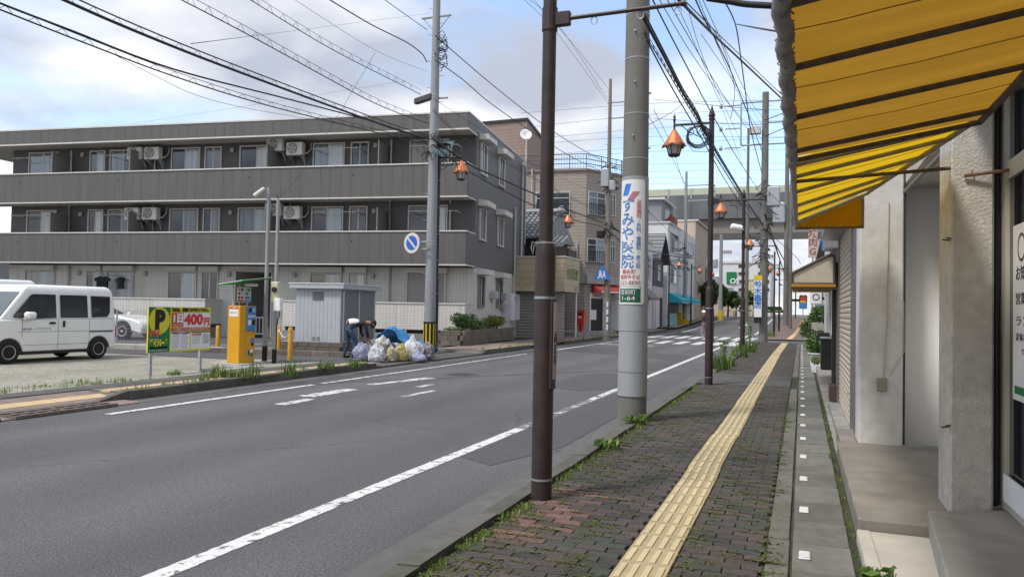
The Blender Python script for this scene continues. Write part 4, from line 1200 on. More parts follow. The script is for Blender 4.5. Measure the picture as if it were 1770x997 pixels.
sgt('P', .50, black_print, -.585, 1.13, .27, .035)
sgt('前払式', .13, mat('sign_pink_red', (.6, .12, .08), .5), -.70, .86, .30, .012)
sgt('デイパーク', .15, sy, -.59, .665, .50, .016)
sgt('NEW PARK', .05, swhite, -.72, .745, .26)
panel(-.83, -.36, .565, .60, swhite, 'white_strip'); sgt('取扱業者募集', .035, black_print, -.62, .583, .36)
sgt('管理 有限会社', .03, swhite, -.6, .52, .5)
sgt('料金は、事前にお支払い下さい。', .09, black_print, .29, 1.345, 1.08, .005)
panel(-.26, .07, 1.0, 1.29, sred, 'red_panel'); panel(.07, .855, .985, 1.29, swhite, 'white_panel')
sgt('1日', .20, swhite, -.09, 1.165, .27, .012); sgt('とめほうだい', .055, swhite, -.095, 1.035, .28)
sgt('400', .30, red_print, .36, 1.14, .55, .014); sgt('円', .19, red_print, .745, 1.09, .17, .008)
panel(-.27, .86, .91, .978, sred, 'red_strip'); sgt('※入庫後ただちに駐車券をお求め下さい', .05, swhite, .30, .944, 1.0)
pn = panel(-.27, .265, .515, .895, swhite, 'terms_panel'); panel(-.27, .265, .86, .895, sblue, 'blue_strip', .033, .002)
sgt('ご利用案内', .035, swhite, 0, .877, .3, 0, .0365)
for k in range(9):
    for y0, y1 in ((-.24, -.02), (.02, .23)):
        panel(y0, y1 - rnd.random() * .06, .835 - k * .035, .847 - k * .035, MATS['vent_hood'], 'print_line', .033, .0012)
for y0 in (-.13, .12): sgt('駐車場利用約款', .03, red_print, y0, .85, .17, 0, .0355)
panel(.30, .855, .515, .895, swhite, 'notice_panel'); panel(.30, .855, .865, .895, sgreen, 'green_strip', .033, .002)
panel(.33, .60, .80, .855, sred, 'red_label', .033, .002); sgt('お知らせ', .045, swhite, .465, .827, .22, 0, .0365)
for k in range(5): panel(.33, .58 - rnd.random() * .05, .76 - k * .032, .772 - k * .032, MATS['vent_hood'], 'print_line', .033, .0012)
panel(.64, .83, .62, .84, mat('sign_grey_print', (.42, .43, .45), .5), 'small_print', .033, .002)

# ---- pay machine
pay_y = mat('machine_orange', (.60, .30, .012), .4, .05, 4, dirt=(.5, .26, .03), dscale=2, damt=.4)
pay_b = mat('machine_blue', (.05, .21, .50), .35, .04)
MA = radians(80)      # local x along the front, local -y = front normal
pm_ = thing('pay_machine', 'orange parking pay machine with a blue panel and a small green roof', 'pay machine', (-13.07, 15.64, .085), MA)
q = MB(); q.bevbox(0, .78, .0, .44, 0, 1.43, .012); q.build('cabinet', pay_y, pm_)
q = MB(); q.box(.06, .72, .04, .40, -.02, .0); q.build('plinth', concrete_pale, pm_)
q = MB(); q.box(.30, .305, -.003, .0, .02, 1.42); q.build('door_seam', seam_m, pm_)
def mp(x0, x1, z0, z1, mt, nm, y=0.0, th=.008, par=None):
    q = MB(); q.box(x0, x1, y - th, y, z0, z1); return q.build(nm, mt, par or pm_)
q = MB(); q.bevbox(.32, .775, -.02, -.001, .80, 1.42, .01); bp_ = q.build('control_panel', pay_b, pm_)
mp(.40, .54, 1.27, 1.38, mat('screen_dark', (.015, .03, .05), .2), 'screen', -.02, .004, bp_); mp(.59, .72, 1.27, 1.38, MATS['sign_grey_print'], 'coin_slot', -.02, .006, bp_)
mp(.36, .75, 1.13, 1.20, MATS['sign_grey_print'], 'card_strip', -.02, .004, bp_)
mp(.38, .54, .95, 1.08, swhite, 'notice', -.02, .003, bp_); mp(.57, .73, .95, 1.08, black_plastic, 'keypad', -.02, .006, bp_)
mp(.56, .73, .52, .62, pay_b, 'ticket_slot', 0, .02); mp(.58, .70, .43, .50, black_plastic, 'coin_tray', 0, .012)
st = mp(.40, .72, .14, .36, MATS['tactile_yellow'], 'sticker', 0, .002); mp(.44, .50, .2, .32, black_print, 'print', -.002, .001, st); mp(.54, .68, .17, .24, sgreen, 'print', -.002, .001, st); mp(.54, .68, .26, .34, swhite, 'print', -.002, .001, st)
# side face label
q = MB(); q.box(-.003, 0, .06, .38, 1.16, 1.40); lb = q.build('label', swhite, pm_)
q = MB(); q.box(-.005, -.003, .06, .38, 1.34, 1.40); q.build('label_head', sred, lb)
text_part('ご案内', .05, swhite, Vector((-.006, .22, 1.37)), (0, -1, 0), (0, 0, 1), lb, 'lettering', width=.18)
text_part('前払式です', .05, black_print, Vector((-.004, .22, 1.25)), (0, -1, 0), (0, 0, 1), lb, 'lettering', width=.26)
for x, y in ((.05, .3), (.45, .38), (.74, .3)):
    q = MB(); q.tube([(x, y, 1.43), (x, y, 2.0)], .018, 8); q.build('roof_post', galv, pm_)
q = MB(); q.prism([(-.30, -.28, 2.02), (1.15, -.28, 2.13), (1.15, .58, 2.03), (-.30, .58, 1.92)], (0, 0, .03)); q.build('canopy', mat('canopy_green', (.03, .42, .03), .3, .05, trans=.6), pm_)
q = MB(); q.prism([(-.31, -.29, 2.052), (1.16, -.29, 2.162), (1.16, .59, 2.062), (-.31, .59, 1.952)], (0, 0, .012)); q.build('canopy_sheet', white_paint, pm_)
q = MB(); q.bevbox(.55, .95, .05, .30, 1.93, 2.0, .02); q.build('light_fitting', white_paint, pm_)
for x0, hd in ((.25, sred), (.60, pay_b)):
    q = MB(); q.box(x0, x0 + .31, .30, .315, 1.52, 1.90); nb = q.build('notice_board', swhite, pm_)
    for r_ in range(3):
        for c_ in range(2):
            mp(x0 + .03 + c_ * .14, x0 + .14 + c_ * .14, 1.60 + r_ * .1, 1.67 + r_ * .1, (sgreen, hd, MATS['sign_grey_print'])[(r_ + c_) % 3], 'print', .30, .002, nb)
    mp(x0 + .01, x0 + .30, 1.53, 1.58, hd, 'print', .30, .002, nb)

pm_.scale = (.64, 1, 1)

# ---- bollards
bol_m = mat('bollard_orange', (.58, .30, .02), .45, .06, 6, dirt=(.45, .25, .05), dscale=3, damt=.5)
bp0 = None
for (x, y, h, lab) in ((-17.45, 19.88, .80, 'orange bollard behind the pay machine, between it and the price sign'), (-13.33, 16.99, .90, 'orange bollard just left of the thin grey pole'),
                       (-15.64, 20.57, .82, 'orange bollard standing further back, right of the thin pole'), (-12.96, 17.55, .90, 'rightmost orange bollard, before the storage shed base')):
    t = thing('bollard', lab, 'bollard', (x, y, .06), 0, 'orange bollards around the pay machine')
    q = MB(); q.lathe([(.065, 0), (.065, h - .03), (.05, h - .005), (.0, h)], 16, caps=False); q.build('post', bol_m, t, smooth=True)
    q = MB(); q.lathe([(.067, h - .14), (.067, h - .125)], 16); q.build('ring', mat('bollard_ring', (.35, .17, .015), .5) if 'bollard_ring' not in MATS else MATS['bollard_ring'], t)
def sag(a, b_, s, n=14):
    a, b_ = Vector(a), Vector(b_)
    return [a.lerp(b_, i / n) - Vector((0, 0, s * 4 * (i / n) * (1 - i / n))) for i in range(n + 1)]
q = MB()
for i, (a, b_) in enumerate((((-13.33, 16.99, .86), (-15.64, 20.57, .78)), ((-15.64, 20.57, .78), (-12.96, 17.55, .86)))):
    q = MB(); q.tube(sag(a, b_, .22), .010, 5)
    tag(q.build('chain', white_paint), ['thin white chain hanging between the two left bollards', 'thin white chain hanging between the two right bollards'][i], 'chain', 'chains between the orange bollards')

# ---- thin poles with lamp and meter
t = thing('light_pole', 'slim grey steel pole with a small white floodlight on top', 'pole', (-13.08, 16.64, .06))
q = MB(); q.tube([(0, 0, 0), (0, 0, 1.2)], .062, 12); q.tube([(0, 0, 1.2), (0, 0, 4.55)], .052, 12); q.build('pole', pole_grey, t, smooth=True)
q = MB(); q.tube([(0, 0, 0), (0, 0, .42)], .066, 12); q.build('black_sleeve', black_rubber, t)
q = MB(); q.T = Matrix.Translation((-.06, -.12, 4.5)) @ Matrix.Rotation(radians(20), 4, 'Z') @ Matrix.Rotation(radians(-38), 4, 'Y'); q.bevbox(-.32, .02, -.06, .06, -.015, .05, .015); q.build('floodlight', white_paint, t)
t = thing('meter_pole', 'slim pale pole carrying a cream electricity meter box', 'pole', (-12.63, 16.45, .06))
q = MB(); q.tube([(0, 0, .35), (0, 0, 4.2)], .045, 12); q.build('pole', pole_grey, t, smooth=True)
q = MB(); q.tube([(0, 0, 0), (0, 0, .36)], .06, 12); q.build('black_sleeve', black_rubber, t)
q = MB(); q.tube([(0, 0, .36), (0, 0, 1.3)], .054, 12); q.build('grey_sleeve', grey_metal, t)
cream_pl = mat('cream_plastic', (.55, .52, .38), .5, .05)
q = MB(); q.bevbox(-.02, .20, -.20, -.06, 1.55, 2.08, .015); mbx_ = q.build('meter_box', cream_pl, t)
q = MB(); q.T = Matrix.Translation((.12, -.20, 1.88)) @ Matrix.Rotation(pi / 2, 4, 'X'); q.lathe([(.07, 0), (.07, .05), (.05, .07)], 16); q.build('meter', black_plastic, mbx_)
q = MB(); q.bevbox(.10, .30, -.22, -.08, 1.34, 1.66, .012); q.build('switch_box', white_paint, t)
q = MB(); q.tube([(.2, -.12, 1.34), (.2, -.1, 1.22), (.12, -.05, 1.12), (.06, 0, 1.0), (.055, 0, .3)], .014, 6); q.tube([(0, 0, 4.2), (-.05, 0, 4.32), (-.12, 0, 4.34)], .012, 5); q.build('cable', cable_black, t)['kind'] = 'stuff'

# ---- storage shed on its block base
shed_w = mat('shed_white', (.40, .42, .45), .5, .04, 4, dirt=(.33, .34, .36), dscale=1.5, damt=.4)
shed_d = mat('shed_door_grey', (.16, .175, .185), .5, .08, 4, stretch=(1, 1, .2))
shd = thing('storage_shed', 'pale grey metal storage shed with a dark sliding door', 'shed', (-13.97, 21.5, .06), BA)
q = MB(); q.box(-1.60, 0, 0, 2.8, .30, 2.04); q.build('body', shed_w, shd)
rib = MB(); rib.bevbox(-.068, .068, -.0025, .0, .32, 2.03, .004); o = rib.build('wall_rib', shed_w, shd); rme = o.data; bpy.data.objects.remove(o)
for k in range(11): instance(rme, 'wall_rib', (-.10 - k * .14, 0, 0), shd)
q = MB(); q.bevbox(-1.78, .16, -.14, 2.95, 2.04, 2.20, .012); rf_ = q.build('roof', shed_w, shd); q = MB(); q.box(-1.80, .18, -.16, 2.97, 2.20, 2.225); q.build('roof_edge', white_paint, rf_)
q = MB(); q.box(0, .02, .12, 2.68, .36, 1.98); q.build('door', shed_d, shd)
q = MB(); q.box(.02, .045, 1.30, 2.66, .38, 1.96); d2 = q.build('door', shed_d, shd)
for y in (.14, 1.32, 2.62):
    q = MB(); q.box(.02, .055, y - .03, y + .03, .36, 1.98); q.build('door_frame', alu, shd)
q = MB(); q.box(-.99, -.61, -.012, -.002, 1.66, 1.95); vg = q.build('vent_grille', black_plastic, shd)
for k in range(5):
    q = MB(); q.box(-.99, -.61, -.02, -.012, 1.68 + k * .062, 1.688 + k * .062); q.build('grille_bar', alu, vg)
for k in range(5):
    q = MB(); q.box(-.96 + k * .077, -.952 + k * .077, -.021, -.0125, 1.66, 1.95); q.build('grille_bar', alu, vg)
for x in (-.92, -.76):
    q = MB(); q.box(x - .05, x + .05, -.014, -.002, .36, .48); q.build('low_vent', MATS['bronze_frame'], shd)
bs = thing('block_base', 'brown ribbed block base wall carrying the storage shed', 'base wall', (-13.97, 21.5, .06), BA)
rib_blk = tile_mat('ribbed_block', (.17, .145, .12), (.05, .043, .036), .055, .19, 'XZ', .06, .12, .9)
q = MB(); q.bevbox(-.195, .195, -.06, .06, 0, .145, .006); o = q.build('block', rib_blk, bs); bme = o.data; bpy.data.objects.remove(o)
for r_ in range(2):
    for k in range(6): instance(bme, 'block', (-.2 - k * .4 + (.1 if r_ else 0), .06, r_ * .15), bs)
    for k in range(7): instance(bme, 'block', (-.06 + .0, .2 + k * .4 + (.0 if r_ else .0), r_ * .15), bs, pi / 2)
q = MB(); q.box(-2.3, -.13, .13, 2.8, 0, .29); q.build('fill', concrete, bs)

# ---- rubbish bags
def blob(name, mt, loc, rad, seed, knot=True, amp=.13, label='', grp=None, cat='rubbish bag', lean=0.0):
    bm = bmesh.new(); bmesh.ops.create_icosphere(bm, subdivisions=5, radius=1.0)
    from mathutils import noise
    off = Vector((seed * 3.7, seed * 1.3, seed * 2.1))
    for v in bm.verts:
        p = v.co.copy()
        n_ = noise.noise(p * 1.6 + off) * amp * 1.4 + abs(noise.noise(p * 3.6 + off)) * amp * 1.3 - abs(noise.noise(p * 6.0 + off)) * amp * .7 + (.5 - abs(noise.noise(Vector((p.x * 4, p.y * 4, p.z * 11)) + off))) * amp * .18 - abs(noise.noise(p * 12 + off)) * amp * .18
        k = 1 + n_
        if p.z < -.35: p.z = -.35 + (p.z + .35) * .35
        if knot and p.z > .72:
            f_ = (p.z - .72) / .28; p.x *= 1 - .45 * f_ ** .7; p.y *= 1 - .6 * f_ ** .7; p.z += (.10 + .10 * (seed % 3)) * f_ ** 1.3; p.x += .25 * f_ * ((seed % 5) - 2) / 2
        v.co = Vector((p.x * rad[0] * k + lean * p.z * rad[2], p.y * rad[1] * k, (p.z + .55) * rad[2] * (k if p.z > -.3 else 1)))
    me = bpy.data.meshes.new(name); bm.to_mesh(me); bm.free()
    me.materials.append(mt); me.polygons.foreach_set('use_smooth', [True] * len(me.polygons))
    me.set_sharp_from_angle(angle=radians(28))
    o = bpy.data.objects.new(name, me); COL.objects.link(o); o.location = loc; o.rotation_euler = (0, 0, seed)
    return tag(o, label, cat, grp)
bag_w = mat('bag_white', (.62, .63, .66), .35, .1, 14, trans=.25); bag_y = mat('bag_yellow', (.50, .44, .20), .35, .14, 14, trans=.25)
bag_g = mat('bag_grey_clear', (.26, .24, .25), .3, .3, 9, trans=.2); bag_c = mat('bag_cream', (.52, .46, .32), .35, .1, 14, trans=.25); bag_l = mat('bag_lilac', (.42, .43, .58), .35, .14, 14, trans=.25)
net_b = mat('sheet_blue', (.03, .19, .42), .5, .15, 14, bump=.4, bscale=60); bag_n = mat('bag_navy', (.03, .03, .11), .4, .3, 14)
GB = 'rubbish bags heaped at the kerb'
for nm, mt, loc, rad, lab, kn in (
    ('rubbish_bag', bag_w, (-10.75, 18.35, .05), (.23, .22, .30), 'white rubbish bag at the left front of the heap, next to the grass', True),
    ('rubbish_bag', bag_c, (-10.52, 18.75, .05), (.15, .14, .26), 'small cream bag squeezed between the white and yellow ones in front', True),
    ('rubbish_bag', bag_y, (-10.42, 19.12, .05), (.21, .2, .29), 'yellow rubbish bag in the middle of the front row', True),
    ('rubbish_bag', bag_w, (-10.40, 19.75, .05), (.34, .30, .37), 'biggest white rubbish bag, right of the yellow one', True),
    ('rubbish_bag', bag_g, (-10.15, 20.2, .05), (.20, .19, .30), 'grey see-through bag at the right end of the heap', True),
    ('rubbish_bag', bag_l, (-10.05, 19.45, .05), (.22, .16, .13), 'flat bluish white bag lying at the front foot of the biggest one', False),
    ('rubbish_bag', bag_c, (-11.15, 19.25, .24), (.19, .2, .20), 'cream yellow bag lying on top behind the front row', True),
    ('rubbish_bag', bag_w, (-11.35, 19.65, .34), (.25, .24, .22), 'white bag on top of the heap, highest of all', True),
    ('rubbish_bag', bag_w, (-11.35, 19.0, .08), (.28, .24, .30), 'white bag at the back left of the heap beside the person', True),
    ('rubbish_bag', bag_w, (-11.2, 19.9, .06), (.34, .3, .29), 'white bag supporting the top one at the back of the heap', False),
    ('rubbish_bag', bag_l, (-11.25, 18.35, .08), (.2, .18, .28), 'lilac white bag held up by the bending person', True),
    ('rubbish_bag', bag_n, (-10.75, 19.15, .34), (.13, .12, .12), 'small navy bag resting on the yellow one', False)):
    blob(nm, mt, loc, rad, len(bpy.data.objects) % 17 + 1, kn, .15, lab, GB)
# blue net sheet draped behind
q = MB(); nx, ny = 22, 12
from mathutils import noise as _nz
for j in range(ny + 1):
    for i in range(nx + 1):
        u, v = i / nx, j / ny
        x = -11.75 + 1.15 * v + .25 * u; y = 19.95 + 1.35 * u
        z = .12 + (.80 - .45 * u) * (1 - abs(v - .4) * 1.1) + .22 * _nz.noise(Vector((u * 5, v * 5, 3))) + .13 * abs(_nz.noise(Vector((u * 11, v * 11, 1))))
        q.v.append((x, y, max(.06, z)))
for j in range(ny):
    for i in range(nx):
        a = j * (nx + 1) + i; q.f.append((a, a + 1, a + nx + 2, a + nx + 1)); q.m.append(0)
o = q.build('sheet', net_b, smooth='all'); sm = o.modifiers.new('thick', 'SOLIDIFY'); sm.thickness = .012
tag(o, 'crumpled blue plastic sheet pulled over the back of the rubbish heap', 'sheet')
cr_ = thing('crate', 'small teal plastic crate at the foot of the brown lamp post', 'crate', (-10.85, 20.95, .05))
teal = mat('teal_plastic', (.015, .17, .16), .5, .1)
for k in range(4):
    for (x0, x1, y0, y1) in ((-.2, .2, -.2, -.18), (-.2, .2, .18, .2), (-.2, -.18, -.178, .178), (.18, .2, -.178, .178)):
        q = MB(); q.box(x0, x1, y0, y1, .01 + k * .085, .07 + k * .085); q.build('slat', teal, cr_)
for x, y in ((-.17, -.17), (.17, -.17), (-.17, .17), (.17, .17)):
    q = MB(); q.box(x - .012, x + .012, y - .012, y + .012, 0, .34); q.build('corner_post', teal, cr_)

# ================================================================ PEOPLE
def person(loc, rz, J, E, label, mats, regions, name='person'):
    """one continuous skinned surface; regions: function(point, nearest joint name) -> material index"""
    names = list(J.keys()); idx = {n_: i for i, n_ in enumerate(names)}
    me = bpy.data.meshes.new('body_cage')
    me.from_pydata([J[n_][0] for n_ in names], [(idx[a], idx[b_]) for a, b_ in E], [])
    o = bpy.data.objects.new('body_cage', me); COL.objects.link(o)
    sk = o.modifiers.new('skin', 'SKIN'); sk.use_smooth_shade = True; sk.branch_smoothing = .6
    sb = o.modifiers.new('sub', 'SUBSURF'); sb.levels = 1; sb.render_levels = 1
    for i, n_ in enumerate(names):
        r_ = J[n_][1]; r_ = r_ if isinstance(r_, tuple) else (r_, r_)
        me.skin_vertices[0].data[i].radius = r_; me.skin_vertices[0].data[i].use_root = (n_ == 'pelvis')
    dg = bpy.context.evaluated_depsgraph_get(); dg.update()
    bme_ = bpy.data.meshes.new_from_object(o.evaluated_get(dg)); bpy.data.objects.remove(o)
    bme_.materials.clear()
    for mt in mats: bme_.materials.append(mt)
    P = [(n_, Vector(J[n_][0])) for n_ in names]
    for f in bme_.polygons:
        c = f.center; best = min(P, key=lambda t_: (t_[1] - c).length)
        f.material_index = regions(c, best[0]); f.use_smooth = True
    t = thing(name, label, 'person', loc, rz)
    b_ = bpy.data.objects.new('body', bme_); COL.objects.link(b_); b_.parent = t
    return t
skin_m = mat('skin', (.36, .20, .135), .6, .06); hair_m = mat('hair_black', (.012, .010, .009), .7, .2)
navy_m = mat('jacket_navy', (.018, .024, .045), .85, .15, 10); jean_m = mat('jeans_blue', (.035, .06, .11), .9, .2, 14); black_jk = mat('jacket_black', (.014, .015, .018), .85, .2, 10)
beige_m = mat('trousers_beige', (.30, .25, .21), .9, .12, 12); shoe_m = mat('shoe_dark', (.015, .014, .014), .7); helmet_m = mat('helmet_white', (.72, .72, .70), .35, .03)
def hand(J, E, wrist, base, dirv, side, pre):
    d = Vector(dirv).normalized(); s = Vector(side).normalized(); b0 = Vector(base)
    J[pre + 'palm'] = (tuple(b0 + d * .05), (.032, .016)); E.append((wrist, pre + 'palm'))
    n_ = d.cross(s)
    for k, (o_, l_) in enumerate(((-.032, .062), (-.011, .075), (.011, .070), (.032, .055))):
        J[pre + 'f%da' % k] = (tuple(b0 + d * .095 + s * o_), .0095); J[pre + 'f%db' % k] = (tuple(b0 + d * (.095 + l_ * .6) + s * o_ + n_ * .012), .0085); J[pre + 'f%dc' % k] = (tuple(b0 + d * (.095 + l_ * .85) + s * o_ + n_ * .035), .0075)
        E += [(pre + 'palm', pre + 'f%da' % k), (pre + 'f%da' % k, pre + 'f%db' % k), (pre + 'f%db' % k, pre + 'f%dc' % k)]
    J[pre + 'ta'] = (tuple(b0 + d * .04 - s * .05 + n_ * .012), .011); J[pre + 'tb'] = (tuple(b0 + d * .075 - s * .06 + n_ * .03), .009); E += [(pre + 'palm', pre + 'ta'), (pre + 'ta', pre + 'tb')]
# 1: bending over the rubbish heap, facing along +X local
J = {'pelvis': ((-.02, 0, .88), (.15, .13)), 'belly': ((.14, 0, .97), (.15, .12)), 'chest': ((.33, 0, 1.0), (.17, .12)), 'neck': ((.50, 0, .99), .06), 'headbase': ((.58, 0, .97), .085), 'head': ((.67, 0, .93), (.095, .10)), 'headtop': ((.73, 0, .89), .07)}
E = [('pelvis', 'belly'), ('belly', 'chest'), ('chest', 'neck'), ('neck', 'headbase'), ('headbase', 'head'), ('head', 'headtop')]
for s, n_, kx, fx in ((1, 'l', .02, -.10), (-1, 'r', .14, .06)):
    J['hip' + n_] = ((-.02, s * .10, .80), .095); J['knee' + n_] = ((kx + .0, s * .12, .46), .062); J['ankle' + n_] = ((fx, s * .12, .09), .045); J['heel' + n_] = ((fx, s * .12, .045), .042); J['toe' + n_] = ((fx + .17, s * .14, .035), .035)
    E += [('pelvis', 'hip' + n_), ('hip' + n_, 'knee' + n_), ('knee' + n_, 'ankle' + n_), ('ankle' + n_, 'heel' + n_), ('heel' + n_, 'toe' + n_)]
    J['sho' + n_] = ((.38, s * .18, .96), .065); J['elb' + n_] = ((.42, s * .24, .70), .045); J['wri' + n_] = ((.52, s * .14, .50), .030)
    E += [('chest', 'sho' + n_), ('sho' + n_, 'elb' + n_), ('elb' + n_, 'wri' + n_)]
    hand(J, E, 'wri' + n_, (.52, s * .14, .50), (.5, -s * .1, -.8), (0, -s, 0), n_)
def reg1(c, n_):
    if n_ in ('headbase', 'head', 'headtop', 'neck') or n_[0] in 'lr' and len(n_) <= 5 and (n_[1:] == 'palm' or n_[1] in 'ft') : return 0
    if n_.startswith('wri'): return 0
    if n_.startswith(('heel', 'toe')): return 3
    if n_.startswith(('ankle', 'knee', 'hip', 'pelvis')): return 2
    return 1
p1 = person((-11.62, 18.35, .12), radians(52), J, E, 'person in dark jacket and jeans bending over the rubbish bags', [skin_m, black_jk, jean_m, shoe_m], reg1)
q = MB(); q.lathe([(.118, -.09), (.125, -.02), (.118, .05), (.085, .105), (.04, .125), (0, .13)], 16, caps=False)
q.v = [tuple(Matrix.Translation((.655, 0, .955)) @ Matrix.Rotation(radians(62), 4, 'Y') @ Matrix.Rotation(radians(-20), 4, 'Y') @ Vector((x * .9, y * .86, z))) for x, y, z in q.v]; q.build('hair', hair_m, p1, smooth='all')
for s in (1, -1):
    q = MB(); q.lathe([(.0, -.035), (.016, -.02), (.02, 0), (.016, .02), (0, .035)], 8, c=(.655, s * .098, .925), caps=False); q.build('ear', skin_m, p1, smooth='all')
    q = MB(); q.lathe([(0, -.012), (.012, 0), (0, .012)], 8, c=(.745, s * .036, .855), caps=False); q.build('eye', black_print, p1)
q = MB(); q.tube([(.73, 0, .83), (.765, 0, .815), (.735, 0, .80)], .012, 6); q.build('nose', skin_m, p1)
q = MB(); q.tube([(.69, -.03, .80), (.705, 0, .797), (.69, .03, .80)], .006, 5); q.build('mouth', red_print, p1)
q = MB()
for j in range(9):
    for i in range(9):
        u, v = i / 8 - .5, j / 8 - .5
        q.v.append((.10 + u * .30, v * .30, 1.102 + .008 * u - 1.4 * v * v * .38 - .10 * abs(u) ** 2))
for j in range(8):
    for i in range(8):
        a = j * 9 + i; q.f.append((a, a + 1, a + 10, a + 9)); q.m.append(0)
o = q.build('white_cloth', helmet_m, p1, smooth='all'); o.modifiers.new('t', 'SOLIDIFY').thickness = .02
# 2: crossing the road far away, white helmet, side on
def standing(h=1.66, stride=.16):
    k = h / 1.70
    J = {'pelvis': ((0, 0, .92 * k), (.125, .15)), 'belly': ((.0, 0, 1.07 * k), (.115, .145)), 'chest': ((0.01, 0, 1.28 * k), (.12, .17)), 'neck': ((.02, 0, 1.45 * k), .055), 'headbase': ((.03, 0, 1.52 * k), .08), 'head': ((.04, 0, 1.60 * k), (.092, .078)), 'headtop': ((.03, 0, 1.67 * k), .065)}
    E = [('pelvis', 'belly'), ('belly', 'chest'), ('chest', 'neck'), ('neck', 'headbase'), ('headbase', 'head'), ('head', 'headtop')]
    for s, n_, st_ in ((1, 'l', stride), (-1, 'r', -stride)):
        J['hip' + n_] = ((.0, s * .09, .84 * k), .09); J['knee' + n_] = ((st_ * .55 + .03, s * .10, .48 * k), .06); J['ankle' + n_] = ((st_, s * .10, .09), .042); J['heel' + n_] = ((st_, s * .1, .045), .042); J['toe' + n_] = ((st_ + .16, s * .11, .035), .034)
        E += [('pelvis', 'hip' + n_), ('hip' + n_, 'knee' + n_), ('knee' + n_, 'ankle' + n_), ('ankle' + n_, 'heel' + n_), ('heel' + n_, 'toe' + n_)]
        J['sho' + n_] = ((0, s * .19, 1.37 * k), .062); J['elb' + n_] = ((-.03 - st_ * .3, s * .235, 1.08 * k), .044); J['wri' + n_] = ((.10 - st_ * .5, s * .22, .86 * k), .029)
        E += [('chest', 'sho' + n_), ('sho' + n_, 'elb' + n_), ('elb' + n_, 'wri' + n_)]
        hand(J, E, 'wri' + n_, (.10 - st_ * .5, s * .22, .86 * k), (.25, 0, -1), (1, 0, 0), n_)
    return J, E
J, E = standing()
p2 = person((-5.88, 51.1, 0), radians(170), J, E, 'person in white helmet, navy jacket and beige trousers crossing far down the road', [skin_m, navy_m, beige_m, shoe_m], reg1)
q = MB(); q.lathe([(.15, -.02), (.145, .0), (.128, .03), (.115, .08), (.07, .125), (0, .14)], 18, c=(.03, 0, 1.585), caps=False); q.build('helmet', helmet_m, p2, smooth='all')
for s in (1, -1):
    q = MB(); q.lathe([(0, -.03), (.02, 0), (0, .03)], 8, c=(.03, s * .085, 1.56), caps=False); q.build('ear', skin_m, p2)
    q = MB(); q.lathe([(0, -.01), (.011, 0), (0, .01)], 8, c=(.122, s * .03, 1.565), caps=False); q.build('eye', black_print, p2)
q = MB(); q.tube([(.125, 0, 1.56), (.15, 0, 1.535), (.122, 0, 1.525)], .011, 6); q.build('nose', skin_m, p2)
q = MB(); q.tube([(.11, -.025, 1.495), (.12, 0, 1.493), (.11, .025, 1.495)], .005, 5); q.build('mouth', red_print, p2)

# ================================================================ SHOPS ON THE RIGHT
stucco = mat('rough_stucco', (0.50, 0.475, 0.43), .95, .14, 12, bump=.8, bscale=58, dirt=(.33, .30, .255), dscale=1.6, damt=.55)
stucco_w = mat('pale_stucco', (0.58, 0.57, 0.54), .95, .1, 10, bump=.45, bscale=62, dirt=(.40, .375, .33), dscale=1.3, damt=.6)
panel_w = mat('white_wall_panel', (0.83, 0.83, 0.82), .6, .04, 2, dirt=(.75, .745, .73), dscale=1.0, damt=.5)
slab_c = mat('shop_slab_concrete', (0.22, 0.20, 0.17), .8, .12, 4, bump=.12, bscale=140, dirt=(.115, .10, .08), dscale=1.6, damt=.65)
step_c = mat('shop_step_concrete', (0.285, 0.275, 0.25), .85, .1, 5, bump=.15, bscale=140, dirt=(.18, .17, .15), dscale=2, damt=.5)
ramp_c = mat('shop_ramp_concrete', (0.43, 0.405, 0.35), .85, .08, 5, bump=.12, bscale=140, dirt=(.30, .28, .23), dscale=1.8, damt=.5)
seam_y = mat('awning_seam', (.36, .20, .025), .8, trans=.4)
bar_g = mat('awning_bar_grey', (0.24, 0.22, 0.20), .7, .2, 25, dirt=(.12, .10, .09), dscale=6, damt=.5)
bar_m = mat('awning_bar_steel', (0.105, 0.088, 0.082), .7, .3, 25, bump=.2, bscale=60)
fab_n = mat('awning_cloth_shade_tone', (0.385, 0.205, 0.022), .8, .10, 3, trans=.5, dirt=(.27, .14, .015), dscale=1.0, damt=.8, bump=.08, bscale=200, stretch=(.5, 2.5, 1))  # near cloth: shade from whatever lies above is put into this darker colour
fab_f = mat('awning_cloth_sun_tone', (0.62, 0.40, 0.012), .8, .05, 3, trans=.62, dirt=(.5, .32, .015), dscale=1.2, damt=.4, stretch=(.5, 2.5, 1))  # far cloth: the sun on it is put into this lighter, more translucent colour
fab_o = mat('awning_flap', (0.62, 0.36, 0.012), .8, .06, 3, trans=.6)
roll_m = mat('rolled_cloth', (0.33, 0.31, 0.315), .85, .25, 14, bump=.5, bscale=50)
shop = thing('shop_building', 'shop front with two rough stucco pillars and a recessed white wall', 'shop', (0.9, 6.0, .08))
def sp(name, mt, *boxes, bev=0.0, par=None, smooth=False):
    q = MB()
    for bx_ in boxes: q.box(*bx_, bev=bev)
    return q.build(name, mt, par or shop, world=True, smooth=smooth)
sp('pillar', stucco_w, (.57, .985, 8.9, 9.46, .2, 3.2), bev=.012)
sp('pillar', stucco, (.955, 1.215, 6.02, 6.5, .22, 3.2), bev=.014)
sp('back_wall', panel_w, (1.0, 2.2, 9.32, 9.46, .2, 3.2)); sp('side_wall', panel_w, (1.40, 1.55, 6.4, 9.32, .2, 3.2))
sp('black_strip', black_plastic, (.986, 1.004, 8.91, 9.0, .25, 3.0))
sp('door_panel', panel_w, (1.385, 1.40, 7.4, 9.16, .26, 2.3), bev=.004)
